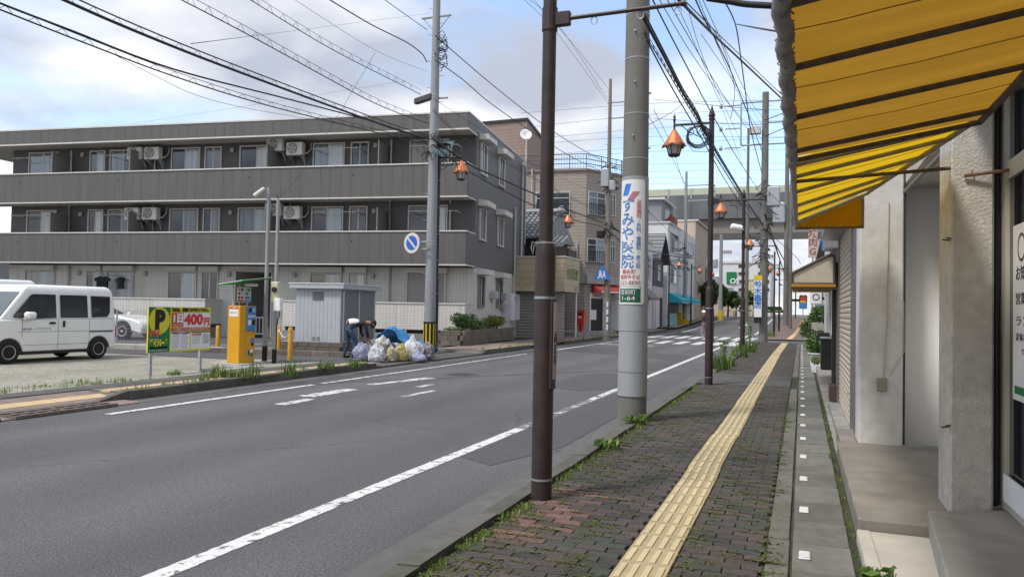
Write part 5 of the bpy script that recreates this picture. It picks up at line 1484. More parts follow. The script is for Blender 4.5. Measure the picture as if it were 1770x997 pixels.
sp('downpipe', mat('navy_black_pipe', (.012, .013, .02), .45, .15), (1.22, 1.262, 6.08, 6.16, .30, 3.1), bev=.012)
# floor slab, ramp and step
sp('floor_slab', slab_c, (.36, 1.6, 5.62, 8.92, -.05, .24), bev=.014); sp('floor_slab', slab_c, (.40, .56, 8.93, 9.4, -.05, .235), bev=.012)
q = MB(); q.prism([(.35, 5.6, -.05), (.35, 5.6, .165), (.35, 2.0, .135), (.35, 2.0, -.05)], (.9, 0, 0)); q.build('ramp', ramp_c, shop, world=True, bevel=.008)
sp('ramp_edge', ramp_c, (.352, .43, 2.0, 5.59, .10, .172), bev=.006)
q = MB(); q.prism([(.785, 5.76, -.02), (1.36, 6.04, -.02), (3.2, 6.04, -.02), (3.2, 2, -.02), (.50, 2, -.02)], (0, 0, .32)); q.build('step', step_c, shop, world=True, bevel=.012)
# window wall on the right
fr_w = mat('window_frame_beige', (.46, .43, .37), .5, .05, dirt=(.35, .32, .27), dscale=2, damt=.4)
sp('window_frame', fr_w, (1.275, 1.36, 6.0, 6.35, .3, 3.2)); sp('window_frame', fr_w, (1.285, 1.36, 1.5, 5.998, .3, .42)); sp('window_frame', fr_w, (1.285, 1.36, 1.5, 5.998, 2.50, 2.62))
sp('window_sill', white_paint, (1.262, 1.284, 1.5, 5.998, .36, .54), bev=.006)
sp('shop_window', glass_mat('shop_glass', (.018, .02, .024), .04), (1.30, 1.31, 1.5, 5.998, .42, 2.50)); sp('shop_window', MATS['shop_glass'], (1.30, 1.31, 1.5, 5.998, 2.62, 3.2))
pst = sp('poster', swhite, (1.290, 1.296, 5.1, 5.87, 1.05, 2.17))
for k, (s, z, sz) in enumerate((('お知らせ', 1.82, .10), ('営業時間', 1.66, .08), ('ランチ', 1.52, .07), ('定休日 日曜', 1.42, .055), ('TEL', 1.33, .05))):
    text_part(s, sz, black_print, Vector((1.2885, 5.56, z + .03)), (0, -1, 0), (0, 0, 1), pst, 'lettering', width=.46 if k < 4 else .2, world=True)
q = MB(); q.T = Matrix.Translation((1.289, 5.66, 2.02)) @ Matrix.Rotation(-pi / 2, 4, 'Y'); q.lathe([(.09, 0), (.09, .001), (.075, .0012), (.075, .0)], 24, caps=False); q.build('round_emblem', black_print, pst, world=True)
sp('green_strip', sgreen, (1.288, 1.290, 5.2, 5.82, 1.09, 1.14), par=pst)
# upper wall, soffit beam
sp('upper_wall', stucco, (1.0, 1.3, -3, 9.46, 3.2, 6.2)); sp('upper_wall', stucco, (1.3, 7, 9.3, 9.46, 3.2, 6.2)); sp('roof', concrete, (.9, 7, -3, 9.5, 6.2, 6.35)); sp('rear_wall', stucco, (1.36, 1.5, -3, 1.49, .2, 3.2))
sp('lintel', stucco, (1.0, 1.4, 6.5, 9.3, 2.95, 3.2)); sp('ceiling', panel_w, (1.0, 7, -3, 9.3, 3.12, 3.19))
q = MB(); q.tube([(.985, 8.88, 1.72), (.99, 8.885, 1.2), (.85, 8.888, .95)], .004, 5); q.tube([(.84, 8.89, 2.75), (.83, 8.89, 1.5), (.80, 8.89, .92)], .006, 5); q.build('wall_cable', mat('cream_cable', (.42, .39, .32), .7), shop, world=True)['kind'] = 'stuff'
sp('socket_box', mat('dirty_beige_box', (.27, .24, .18), .7, .1, dirt=(.16, .14, .1), dscale=6, damt=.5), (.735, .83, 8.85, 8.9, .79, .93), bev=.01)
rust = mat('rusty_rod', (.16, .085, .05), .8, .3, 20)
q = MB(); q.tube([(1.03, 6.0, 2.535), (1.6, 5.9, 2.58)], .012, 6); q.tube([(1.08, 6.0, 2.54), (1.08, 6.0, 2.575)], .004, 4); q.build('rusty_rod', rust, shop, world=True)
for z in (2.10, .82):
    q = MB(); q.tube([(.90, 5.99, z), (.955, 6.05, z)], .006, 5); q.tube([(.925, 5.99, z + .012), (.97, 6.05, z + .012)], .006, 5); q.build('wall_hook', bar_m, shop, world=True)['kind'] = 'stuff'

# ---- awnings
def awning(y0, y1, zi0, ribs, fab, label, xo=-.065, zo=2.515, xi=.96, sagz=.018, flap=False, xi1=None, zi1=None):
    xi1 = xi if xi1 is None else xi1; zi1 = zi0 if zi1 is None else zi1
    fx = lambda y: xi + (xi1 - xi) * (y - y0) / (y1 - y0); fz = lambda y: zi0 + (zi1 - zi0) * (y - y0) / (y1 - y0)
    t = thing('awning', label, 'awning', (xi, (y0 + y1) / 2, zi0), 0)
    q = MB(); nx, ny = 20, 120
    edges = sorted([y0] + list(ribs) + [y1])
    def dip(y):
        for a, b_ in zip(edges, edges[1:]):
            if a <= y <= b_: u = (y - a) / max(b_ - a, 1e-6); return sagz * 4 * u * (1 - u)
        return 0
    for j in range(ny + 1):
        y = y0 + (y1 - y0) * j / ny
        for i in range(nx + 1):
            u = i / nx
            q.v.append((xo + (fx(y) - xo) * u, y, zo + (fz(y) - zo) * u + .03 - dip(y) * (.4 + .6 * sin(pi * u)) + .007 * _nz.noise(Vector((u * 2.2, y * 5, 1))) + .004 * _nz.noise(Vector((u * 6, y * 14, 4)))))
    for j in range(ny):
        for i in range(nx):
            a = j * (nx + 1) + i; q.f.append((a, a + 1, a + nx + 2, a + nx + 1)); q.m.append(0)
    o = q.build('cloth', fab, t, world=True, smooth='all')
    for y in ribs:
        q = MB(); q.tube([(xo, y, zo + .0), (fx(y), y, fz(y))], .0145, 8); q.build('rib', bar_m if flap else bar_g, t, world=True, smooth=True)
    for a, b_ in zip(edges, edges[1:]):
        if b_ - a > .4:
            q = MB(); ys_ = a + (b_ - a) * .42; q.tube([(xo + (fx(ys_) - xo) * k / 6, ys_ + .01 * (k % 2), zo + (fz(ys_) - zo) * k / 6 + .022 - dip(ys_) * (.4 + .6 * sin(pi * k / 6))) for k in range(7)], .0022, 4); q.build('seam', seam_y, t, world=True)
    q = MB(); q.tube([(xo, y0, zo), (xo, y1, zo)], .016, 8); q.build('front_bar', bar_m, t, world=True)
    q = MB(); q.tube([(xi, y0, zi0 + .01), (xi1, y1, zi1 + .01)], .018, 8); q.build('wall_bar', bar_m if flap else bar_g, t, world=True)
    return t
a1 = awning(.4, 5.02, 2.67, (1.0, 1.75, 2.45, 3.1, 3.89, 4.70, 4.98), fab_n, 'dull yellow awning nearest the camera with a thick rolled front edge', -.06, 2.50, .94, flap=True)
q = MB(); pts, rr = [], []
y = .4
while y < 5.04:
    ph = (y * 11) % 1; pts.append((-.062 + .006 * sin(y * 17), y, 2.497 + .006 * cos(y * 13))); rr.append(.026 + .004 * abs(sin(y * 9 * pi))); y += .02
q.tube(pts, rr, 10); q.build('rolled_edge', roll_m, a1, world=True, smooth='all')
q = MB(); k = 0
y = .5
while y < 5:
    q.tube([(-.03, y, 2.50), (-.062, y + .02, 2.466), (-.093, y + .045, 2.50), (-.062, y + .06, 2.532), (-.03, y + .08, 2.50)], .003, 4); y += .13
q.build('lacing', mat('lacing_cord', (.2, .19, .19), .8), a1, world=True)['kind'] = 'stuff'
a2 = awning(5.05, 8.52, 2.70, (5.16, 5.6, 6.3, 7.1, 7.75, 8.5), fab_f, 'bright yellow awning further along, its sunlit tone put into the cloth colour', -.055, 2.505, .94, xi1=.62, zi1=2.80)
q = MB(); y = 5.1; pts, rr = [], []
while y < 8.55: pts.append((-.06, y, 2.497)); rr.append(.017 + .004 * abs(sin(y * 14 * pi))); y += .02
q.tube(pts, rr, 8); q.build('rolled_edge', roll_m, a2, world=True, smooth='all')
q = MB(); q.prism([(-.06, 8.54, 2.47), (.56, 8.54, 2.47), (.56, 8.54, 2.775), (-.06, 8.54, 2.51)], (0, .004, 0)); q.build('end_flap', fab_o, a2, world=True)
q = MB(); q.tube([(-.08, 8.55, 2.462), (.58, 8.55, 2.462)], .013, 8); q.build('end_bar', bar_m, a2, world=True)
for x in (.02, .14, .26, .37, .48):
    q = MB(); q.lathe([(.006, 0), (.006, .002)], 8); q.v = [(x + a, 8.533 - c, 2.488 + b_) for a, b_, c in q.v]; q.build('eyelet', alu, a2, world=True)
q = MB(); q.tube([(-.05, 5.7, 2.49), (.97, 6.05, 2.60)], .013, 8); q.build('support_arm', bar_m, a2, world=True)
q = MB(); q.tube([(.99, 6.5, 2.80), (.99, 8.9, 2.86)], .018, 8); q.tube([(.57, 8.56, 2.46), (.57, 8.56, 2.80)], .016, 6); q.build('rear_beam', bar_g, a2, world=True)

# ---- shuttered shop next door
sh2 = thing('shuttered_shop', 'next shop with a closed cream roller shutter behind the far pillar', 'shop', (.8, 12.0, .08))
def s2(name, mt, *boxes, bev=0.0, par=None):
    q = MB()
    for bx_ in boxes: q.box(*bx_, bev=bev)
    return q.build(name, mt, par or sh2, world=True)
frm_br = mat('shutter_frame_brown_grey', (.17, .155, .145), .55, .1, metal=.2)
s2('side_post', frm_br, (.575, .64, 9.5, 10.6, .12, 2.95), bev=.006); s2('side_post', frm_br, (.56, .66, 13.65, 14.1, .1, 3.0), bev=.006)
s2('side_wall', stucco, (.64, .8, 9.5, 10.6, .1, 5.5)); s2('front_wall', mat('shop_upper_wall', (.36, .36, .35), .8, .08), (.6, .8, 10.6, 20, 2.98, 5.5), (.8, 6, 19.8, 20, 0, 5.5), (.62, .8, 14.1, 15.0, .1, 2.98))
s2('head_box', grey_metal, (.30, .62, 10.0, 13.9, 2.80, 3.05), bev=.01)
cream_sh = mat('shutter_cream', (.50, .43, .34), .5, .05, dirt=(.40, .34, .27), dscale=2, damt=.4)
sl = MB(); sl.prism([(.585, 10.6, 0), (.605, 10.6, 0), (.605, 10.6, .072), (.592, 10.6, .072), (.578, 10.6, .052), (.578, 10.6, .018)], (0, 3.05, 0)); o = sl.build('slat', cream_sh, sh2, world=True); sme2 = o.data; bpy.data.objects.remove(o)
for k in range(36): instance(sme2, 'slat', (0, 0, .16 + k * .0755), sh2)
s2('sill', concrete, (.42, .64, 10.3, 13.7, .05, .15)); s2('base_block', slab_c, (.40, .60, 9.55, 10.1, .05, .22), bev=.01)
s2('shutter_lock', alu, (.57, .578, 11.2, 11.3, .5, .6))
ca = thing('awning', 'small cream shop canopy with brown edging over the next doorway', 'awning', (.52, 14.6, 2.1))
cream_aw = mat('canopy_cream', (.55, .50, .39), .6, .05, dirt=(.45, .40, .31), dscale=2, damt=.4); brown_tr = mat('canopy_brown_trim', (.10, .075, .06), .6, .1)
pr = [(-.16, 13.8, 2.08), (.50, 13.8, 2.08), (.50, 13.8, 2.55), (.40, 13.8, 2.55), (-.16, 13.8, 2.25)]
q = MB(); q.prism(pr, (0, 3.4, 0)); q.build('cloth', cream_aw, ca, world=True)
for a, b_ in zip(pr, pr[1:] + pr[:1]):
    q = MB(); q.tube([(a[0], 13.785, a[2]), (b_[0], 13.785, b_[2])], .024, 6); q.build('edge_trim', brown_tr, ca, world=True)
q = MB(); q.box(-.17, .52, 13.76, 17.2, 2.03, 2.075); q.build('underside', mat('canopy_amber', (.45, .22, .02), .6), ca, world=True)
q = MB(); q.tube([(-.17, 13.79, 2.0), (.55, 13.79, 2.0)], .018, 6); q.tube([(-.17, 13.79, 2.0), (-.17, 13.79, 2.1)], .02, 6); q.build('lower_bar', brown_tr, ca, world=True)
s2('sign_box', mat('sign_blue_side', (.04, .16, .42), .5), (.33, .55, 15.2, 15.35, 2.75, 3.5)); s2('corrugated_box', pole_grey, (.36, .60, 14.3, 15.2, 2.72, 3.4))
s2('brown_bin', mat('brown_box', (.08, .05, .04), .7), (.46, .58, 14.3, 14.9, .1, .36))
# ---- following doorway, house fronts and clutter
hs = thing('narrow_shop', 'narrow shop front with brown post and dark doorway past the cream canopy', 'shop', (.8, 19, .08))
def s3(name, mt, *boxes, bev=0.0, par=None):
    q = MB()
    for bx_ in boxes: q.box(*bx_, bev=bev)
    return q.build(name, mt, par or hs, world=True)
s3('door_post', brown_tr, (.60, .68, 17.6, 17.75, .1, 2.4)); s3('doorway', mat('dark_doorway', (.02, .02, .022), .4), (.70, .74, 15.0, 19.8, .15, 2.5)); s3('door_frame', alu, (.64, .69, 16.2, 16.3, .15, 2.4), (.64, .69, 18.8, 18.95, .15, 2.4), (.64, .69, 15.1, 15.2, .15, 2.4))
s3('door_step', step_c, (.36, .72, 17.8, 21.4, .05, .26), bev=.01); s3('eave', dark_metal, (.15, .7, 15.0, 19.9, 2.44, 2.52)); 
def label_box(name, label, cat, mt, x0, x1, y0, y1, z0, z1, parts=(), bev=.01):
    t = thing(name, label, cat, ((x0 + x1) / 2, (y0 + y1) / 2, z0))
    q = MB(); q.box(x0, x1, y0, y1, z0, z1, bev=bev); q.build('cabinet', mt, t, world=True)
    return t
kb = label_box('drinks_cooler', 'black cabinet standing on the door step past the cream canopy', 'cabinet', mat('black_cabinet', (.012, .012, .013), .45), .44, .90, 19.9, 20.5, .27, 1.0)
q = MB(); q.box(.42, .92, 19.88, 20.52, 1.0, 1.03); q.build('lid', grey_metal, kb, world=True)
for z in (.36, .42): 
    q = MB(); q.box(.87, .895, 19.885, 19.9, z, z + .02); q.build('knob', alu, kb, world=True)
by_ = thing('bicycle', 'dark bicycle leaning behind the black cabinet by the doorway', 'bicycle', (.55, 22.5, .10), radians(88))
def torus_pts(r, n=24, c=(0, 0, 0)): return [(c[0] + r * cos(k * 2 * pi / n), c[1], c[2] + r * sin(k * 2 * pi / n)) for k in range(n + 1)]
for x in (-.52, .52):
    q = MB(); q.tube(torus_pts(.32, 24, (x, 0, .33)), .018, 6, 0, False); w_ = q.build('wheel', tyre_m, by_); q = MB()
    for k in range(8): q.tube([(x, 0, .33), (x + .31 * cos(k * pi / 4), 0, .33 + .31 * sin(k * pi / 4))], .003, 3)
    q.build('spokes', alu, w_)['kind'] = 'stuff'
q = MB()
for a, b_ in (((-.52, 0, .33), (-.1, 0, .3)), ((-.52, 0, .33), (-.2, 0, .75)), ((-.1, 0, .3), (-.22, 0, .82)), ((-.1, 0, .3), (.38, 0, .75)), ((-.2, 0, .72), (.38, 0, .8)), ((.52, 0, .33), (.36, 0, .95))): q.tube([a, b_], .016, 6)
q.build('frame', dark_metal, by_); q = MB(); q.tube([(.2, -.27, 1.02), (.34, -.2, .99), (.36, 0, .97), (.34, .2, .99), (.2, .27, 1.02)], .013, 6); q.build('handlebar', dark_metal, by_)
q = MB(); q.bevbox(-.34, -.1, -.08, .08, .82, .89, .03); q.build('saddle', black_plastic, by_)
q = MB(); q.bevbox(.42, .72, -.16, .16, .75, .98, .02); q.build('basket', dark_metal, by_)
wh = thing('white_house', 'white house front set back past the doorway', 'house', (1.0, 26, .08))
def s4(name, mt, *boxes, bev=0.0, par=None):
    q = MB()
    for bx_ in boxes: q.box(*bx_, bev=bev)
    return q.build(name, mt, par or wh, world=True)
wht = mat('white_render', (.58, .58, .57), .8, .05, dirt=(.45, .45, .43), dscale=1, damt=.4)
s4('wall', wht, (.75, 6, 20.1, 29.5, 0, 6.0)); s4('roof', dark_metal, (.45, 6.3, 20.0, 29.8, 6.0, 6.15)); 
for y in (22.0, 25.5):
    wdw = s4('window', win_glass_d, (.74, .75, y, y + 1.3, 1.1, 2.2)); s4('frame', alu, (.72, .745, y - .05, y, 1.05, 2.25), (.72, .745, y + 1.3, y + 1.35, 1.05, 2.25), (.72, .745, y, y + 1.3, 2.2, 2.25), (.72, .745, y, y + 1.3, 1.05, 1.1), par=wdw)
    s4('window', win_glass, (.74, .75, y, y + 1.3, 3.8, 4.9))
s4('porch_roof', dark_metal, (.3, .75, 21.4, 25.0, 2.42, 2.5))
ws_ = thing('projecting_sign', 'small white shop sign box with a dark round emblem on the right', 'sign', (.45, 29.9, 2.0))
q = MB(); q.box(.28, .68, 29.9, 30.05, 1.95, 2.45, bev=.015); q.build('box', swhite, ws_, world=True); q = MB(); q.lathe([(.12, 0), (.12, .004), (.09, .004), (.09, 0)], 20, caps=False); q.v = [(.48 + a, 29.895 - c, 2.2 + b_) for a, b_, c in q.v]; q.build('emblem', black_print, ws_, world=True)
q = MB(); q.box(.68, .78, 29.95, 30.0, 2.1, 2.2); q.build('bracket', dark_metal, ws_, world=True)
bw = thing('block_wall', 'low pale block garden wall with a hedge growing over it', 'wall', (.9, 33, .08))
pm = MB(); pm.bevbox(-.06, .06, -.195, .195, 0, .19, .006); o = pm.build('block', concrete_pale, bw); pme = o.data; bpy.data.objects.remove(o)
for r_ in range(6):
    for k in range(14): instance(pme, 'block', (-.45, -2.6 + k * .4 + (.2 if r_ % 2 else 0), r_ * .195), bw)
    instance(pme, 'block', (-.20, -2.75, r_ * .195), bw, pi / 2); instance(pme, 'block', (.2, -2.75, r_ * .195), bw, pi / 2)
shrub(.85, 33.5, 1.2, (.55, 2.2, .42), 1500, .09, [leaf_b, leaf_c, leaf_a], 'bright green hedge hanging over the pale block garden wall', 31)
def potted(x, y, s, label, seed, potm, n=350):
    t = thing('potted_plant', label, 'potted plant', (x, y, .09), 0, 'plants along the shop fronts')
    q = MB(); q.lathe([(.13 * s, 0), (.18 * s, .26 * s), (.2 * s, .27 * s), (.19 * s, .3 * s)], 16); q.build('pot', potm, t, smooth=True)
    q = MB(); leaves(q, (0, 0, .55 * s), (.3 * s, .3 * s, .32 * s), n, .05 * s, 3, seed, .1); q.build('foliage', [leaf_a, leaf_b, leaf_c], t)
    q = MB(); q.tube([(0, 0, .2 * s), (0, 0, .55 * s)], .015, 5); q.build('stem', bark, t)
    return t
clay = mat('white_planter', (.45, .45, .43), .8, .08)
potted(.34, 36.2, 1.5, 'round clipped shrub in a white pot before the block wall', 71, clay, 700)
potted(.42, 24.2, 1.25, 'bushy green plant in a white planter left of the black cabinet', 72, clay, 500)
potted(.40, 25.4, 1.0, 'second leafy plant in a white planter behind the bushy one', 73, clay, 400)
for i, y in enumerate((21.6, 22.4, 23.2)):
    t = thing('planter_box', ['white window box planter nearest the black cabinet', 'middle white window box planter on the gutter edge', 'white window box planter beside the bushy green plant'][i], 'planter', (.36, y, .09), 0, 'white planter boxes on the gutter edge')
    q = MB(); q.prism([(-.10, -.3, 0), (.10, -.3, 0), (.13, -.3, .18), (-.13, -.3, .18)], (0, .6, 0)); q.build('box', swhite, t); q = MB()
    leaves(q, (0, 0, .24), (.12, .28, .08), 60, .04, 3, 80 + i, 0); q.build('foliage', [leaf_a, leaf_b, leaf_c], t)

# ================================================================ LAMP POSTS
post_m = mat('post_brown', (0.030, 0.019, 0.019), .5, .18, 8, bump=.1, bscale=120, dirt=(.05, .035, .03), dscale=4, damt=.5)
copper = mat('copper_shade', (0.50, 0.16, 0.055), .42, .12, 9, metal=.15, dirt=(.36, .13, .06), dscale=5, damt=.5)
lamp_gl = mat('lamp_glass', (.70, .69, .65), .35, .12, 12, trans=.5)
lp = thing('lamp_post', 'nearest brown lamp post, its lamp above the picture, a long pipe arm pointing right', 'lamp post', (-1.88, 5.75, .1), 0, 'brown lantern lamp posts along the street')
q = MB(); q.lathe([(.080, -.05), (.080, 1.90), (.075, 1.96), (.058, 2.0)], 20); q.build('lower_tube', post_m, lp, smooth=True)
q = MB(); q.lathe([(.055, 1.95), (.052, 5.44)], 18); q.build('upper_tube', post_m, lp, smooth=True)
q = MB(); q.lathe([(.083, .15), (.083, .165)], 20); q.lathe([(.084, 1.55), (.084, 1.57)], 20); q.build('band', grey_metal, lp, smooth=True)['kind'] = 'stuff'
q = MB(); q.bevbox(.0, .088, -.05, .05, .85, 1.56, .01); q.build('service_hatch', post_m, lp)
q = MB(); q.lathe([(.062, 5.42), (.066, 5.45), (.05, 5.47), (.072, 5.50), (.062, 5.54), (.04, 5.60), (.018, 5.68), (.0, 5.74)], 12, caps=False); q.build('finial', post_m, lp, smooth=True)
q = MB(); q.tube([(0, 0, 5.36), (-.76, 0, 5.36)], .026, 8); am = q.build('lamp_arm', post_m, lp, smooth=True)
q = MB()
for (cx, r_, t0) in ((-.2, .13, 0), (-.42, .09, 1), (-.1, .08, 2)):
    q.tube([(cx + (r_ * (1 - k / 40)) * cos(t0 + k * .35), 0, 5.20 + (r_ * (1 - k / 40)) * sin(t0 + k * .35)) for k in range(30)], .009, 5)
q.tube([(-.05, 0, 5.02), (-.2, 0, 5.06), (-.45, 0, 5.2), (-.62, 0, 5.34)], .010, 5); q.build('scroll', post_m, am, smooth=True)['kind'] = 'stuff'
lan = MB(); lan.tube([(-.76, 0, 5.22), (-.76, 0, 5.46)], .022, 8); lan.lathe([(.022, 5.44), (.036, 5.47), (.018, 5.50), (.03, 5.525), (.0, 5.60)], 10, 0, (-.76, 0, 0), caps=False)
ln = lan.build('lantern', post_m, lp, smooth=True)
q = MB(); n_ = 36; rings = [(.035, 5.26, 0), (.075, 5.20, .06), (.135, 5.11, .10), (.20, 5.01, .12), (.262, 4.94, .10)]
vs = []
for r_, z_, am_ in rings:
    for k in range(n_):
        th = 2 * pi * k / n_; c6 = abs(cos(3 * th)); rr_ = r_ * (1 - am_ * (1 - c6)); dz_ = -.045 * c6 * (r_ / .262) ** 3
        vs.append((-.76 + rr_ * cos(th), rr_ * sin(th), z_ + dz_))
fs = [(i * n_ + k, i * n_ + (k + 1) % n_, (i + 1) * n_ + (k + 1) % n_, (i + 1) * n_ + k) for i in range(4) for k in range(n_)]
q.add(vs, [f[::-1] for f in fs]); q.add(vs[:n_], [tuple(range(n_))]); o = q.build('lamp_shade', copper, ln, smooth=True); o.modifiers.new('t', 'SOLIDIFY').thickness = .006
q = MB(); q.lathe([(.155, 4.95), (.105, 4.74)], 6, 0, (-.76, 0, 0), .2); q.build('glass', lamp_gl, ln)
q = MB()
for k in range(6):
    a = .2 + k * pi / 3; q.tube([(-.76 + .165 * cos(a), .165 * sin(a), 4.96), (-.76 + .112 * cos(a), .112 * sin(a), 4.73), (-.76 + .10 * cos(a), .10 * sin(a), 4.70)], .011, 5)
q.lathe([(.116, 4.745), (.118, 4.73), (.09, 4.70), (.02, 4.69)], 12, 0, (-.76, 0, 0)); q.lathe([(.17, 4.965), (.17, 4.95)], 12, 0, (-.76, 0, 0)); q.build('lantern_frame', post_m, ln)['kind'] = 'stuff'
# banner arm with rings
q = MB(); q.tube([(.16, 0, 3.745), (1.03, 0, 3.755)], .017, 8); q.tube([(1.02, 0, 3.755), (1.06, 0, 3.756)], .022, 8); ba = q.build('banner_arm', post_m, lp, smooth=True)
q = MB(); q.bevbox(.045, .17, -.028, .028, 3.69, 3.80, .008); q.lathe([(.062, 3.66), (.062, 3.84)], 14); q.build('bracket', post_m, ba)['kind'] = 'stuff'
for x in (.36, .72, 1.0):
    q = MB(); q.tube([(x + .025 * cos(k * pi / 8), 0, 3.705 + .028 * sin(k * pi / 8)) for k in range(17)], .004, 5, 0, False); q.build('ring', galv, ba)
RP = [(-1.76, 16.19, 'second brown lamp post on the right kerb, its whole orange lantern in view'), (-1.88, 27.41, 'third brown lamp post on the right kerb with a white camera on it'),
      (-1.75, 41.2, 'fourth brown lamp post on the right, standing beside a concrete pole'), (-1.72, 54.5, 'brown lamp post on the far pavement corner past the side street'), (-1.7, 66, 'second lamp post past the side street on the right'), (-1.4, 79, 'most distant lamp post on the right side')]
for x, y, lab in RP: dup(lp, (x, y, .1 + zr(y)), 0, lab)
LPs = [(-11.62, 23.68, (1.1, 1.1, 1.215), 'brown lantern post standing right behind the hazard striped pole'), (-11.1, 34.79, (1.05, 1.05, 1.12), 'brown lantern post hidden by the nearest post, its lantern before the tan building'),
       ((-9.79,61.75)[0], 61.3, 1.02, 'thin lantern post before the dark gabled house'), (-9.9, 75.20, 1.02, 'lantern post before the white building with the cyan awning'), (-9.9, 87.02, 1.0, 'farthest lantern post on the left, by the beige building')]
for x, y, s, lab in LPs:
    c = dup(lp, (x, y, .14 + zr(y)), pi, lab); c.scale = s if isinstance(s, tuple) else (s,) * 3
    for ch in list(c.children):
        if ch.name.startswith('banner_arm'):
            for g_ in list(ch.children): bpy.data.objects.remove(g_)
            bpy.data.objects.remove(ch)
# sticker plate and wire clip on the nearest post only
q = MB(); q.bevbox(.088, .092, -.042, .040, .93, 1.53, .002); stk = q.build('notice_strip', mat('pinkish_strip', (.40, .30, .33), .5, .1), lp)
text_part('商\n店\n街', .085, black_print, Vector((.0935, 0, 1.16)), (0, 1, 0), (0, 0, 1), stk, 'lettering', line=1.0)
q = MB(); q.tube([(-.085 * cos(k * .5) , -.085 * sin(k * .5), 1.985) for k in range(13)], .004, 5); q.tube([(-.08, -.02, 1.985), (-.10, -.03, 2.0), (-.11, -.03, 1.95), (-.095, -.03, 1.90), (-.085, -.03, 1.96)], .004, 5); q.build('wire_clip', galv, lp)['kind'] = 'stuff'
t = thing('security_camera', 'white cylindrical security camera fixed to the third lamp post', 'camera', (-1.95, 27.3, 4.45))
q = MB(); q.T = Matrix.Rotation(radians(-80), 4, 'Y') @ Matrix.Rotation(radians(25), 4, 'X'); q.lathe([(.09, -.02), (.11, .0), (.11, .32), (.085, .36), (.05, .37)], 16); q.build('housing', white_paint, t, smooth=True)
q = MB(); q.T = Matrix.Rotation(radians(-80), 4, 'Y') @ Matrix.Rotation(radians(25), 4, 'X'); q.lathe([(.08, .362), (.0, .372)], 16, caps=False); q.build('lens', black_print, t)
q = MB(); q.tube([(0, 0, 0), (.08, .1, -.05)], .03, 6); q.build('bracket', white_paint, t)

# ================================================================ UTILITY POLES
def util_pole(loc, r0, h, label, mt, bolts=True, taper=.0062, grp='concrete utility poles'):
    t = thing('utility_pole', label, 'utility pole', loc, 0, grp)
    q = MB(); q.lathe([(r0, -.1), (r0 - taper * h, h), (0, h + .02)], 22, caps=False); q.build('shaft', mt, t, smooth=True)
    if bolts:
        q = MB(); z = 2.2; k = 0
        while z < h - .3:
            r_ = r0 - taper * z; a = .6 + pi * (k % 2); q.tube([(r_ * .9 * cos(a), r_ * .9 * sin(a), z), ((r_ + .13) * cos(a), (r_ + .13) * sin(a), z), ((r_ + .13) * cos(a), (r_ + .13) * sin(a), z + .03)], .009, 5); z += .45; k += 1
        q.build('step_bolt', galv, t)['kind'] = 'stuff'
    return t
def band(t, r, z, mt=None, hgt=.025, name='band'):
    q = MB(); q.lathe([(r, z), (r, z + hgt)], 22); return q.build(name, mt or galv, t, smooth=True)
UA = util_pole((-2.11, 10.28, 0), .193, 12.0, 'thick concrete pole near the camera carrying the tall hospital sign', pole_concrete, False)
rad = lambda z: .193 - .0062 * z
q = MB(); q.lathe([(rad(.44) + .006, .44), (rad(1.2) + .006, 1.2), (rad(2.2) + .006, 2.2), (rad(3.36) + .006, 3.36)], 28, caps=False); q.build('grey_sheath', mat('sheath_grey', (.27, .285, .295), .6, .05, 4, dirt=(.3, .31, .31), dscale=2, damt=.4, stretch=(1, 1, .3)), UA, smooth=True)
for z in (.44, .76, 1.30): band(UA, rad(z) + .008, z, mat('dark_band', (.10, .10, .10), .6) if 'dark_band' not in MATS else MATS['dark_band'], .008)
for z in (3.60, 4.2, 4.95, 5.55): band(UA, rad(z) + .003, z, galv, .012)
q = MB()
for z, a in ((3.9, -1.6), (4.62, -1.5), (5.3, -1.55), (3.75, -.1), (4.5, .15), (2.9, -.05), (2.3, .0), (1.8, .1)):
    r_ = rad(z); q.tube([(r_ * .95 * cos(a), r_ * .95 * sin(a), z), ((r_ + .03) * cos(a), (r_ + .03) * sin(a), z)], .012, 6)
q.build('bolt', galv, UA)['kind'] = 'stuff'
# curved sign plate
SC = math.atan2(-10.28, 2.11) - radians(16)           # middle of the plate faces the camera, turned a little to the road
SR = lambda z: rad(z) + .013
sign_z0, sign_z1, half = 1.66, 3.31, radians(60)
q = MB(); nn = 24
for zi, z in enumerate((sign_z0, sign_z0 + .03, sign_z1 - .03, sign_z1)):
    hf = half * (.9 if zi in (0, 3) else 1)
    for k in range(nn + 1):
        a = SC - hf + 2 * hf * k / nn; q.v.append((SR(z) * cos(a), SR(z) * sin(a), z))
for j in range(3):
    for k in range(nn): a = j * (nn + 1) + k; q.f.append((a, a + 1, a + nn + 2, a + nn + 1)); q.m.append(0)
hsn = thing('hospital_sign', 'tall white curved clinic sign wrapped round the thick concrete pole', 'sign', (-2.11, 10.28, 0))
o = q.build('plate', mat('sign_plate_white', (.66, .66, .66), .4, .03), hsn, smooth='all'); plate = o
def wrap(me, off=.004):
    for v in me.vertices:
        u, z = v.co.x, v.co.y
        R_ = SR(z) + off + v.co.z; a = SC + u / SR(z)
        v.co = (R_ * cos(a), R_ * sin(a), z)
def ctext(s, size, mt, u, z, line=1.0, width=None, fat=0.0, name='lettering'):
    o = text_part(s, size, mt, Vector((u, z, 0)), (1, 0, 0), (0, 1, 0), plate, name, fat=fat, width=width, line=line)
    wrap(o.data); return o
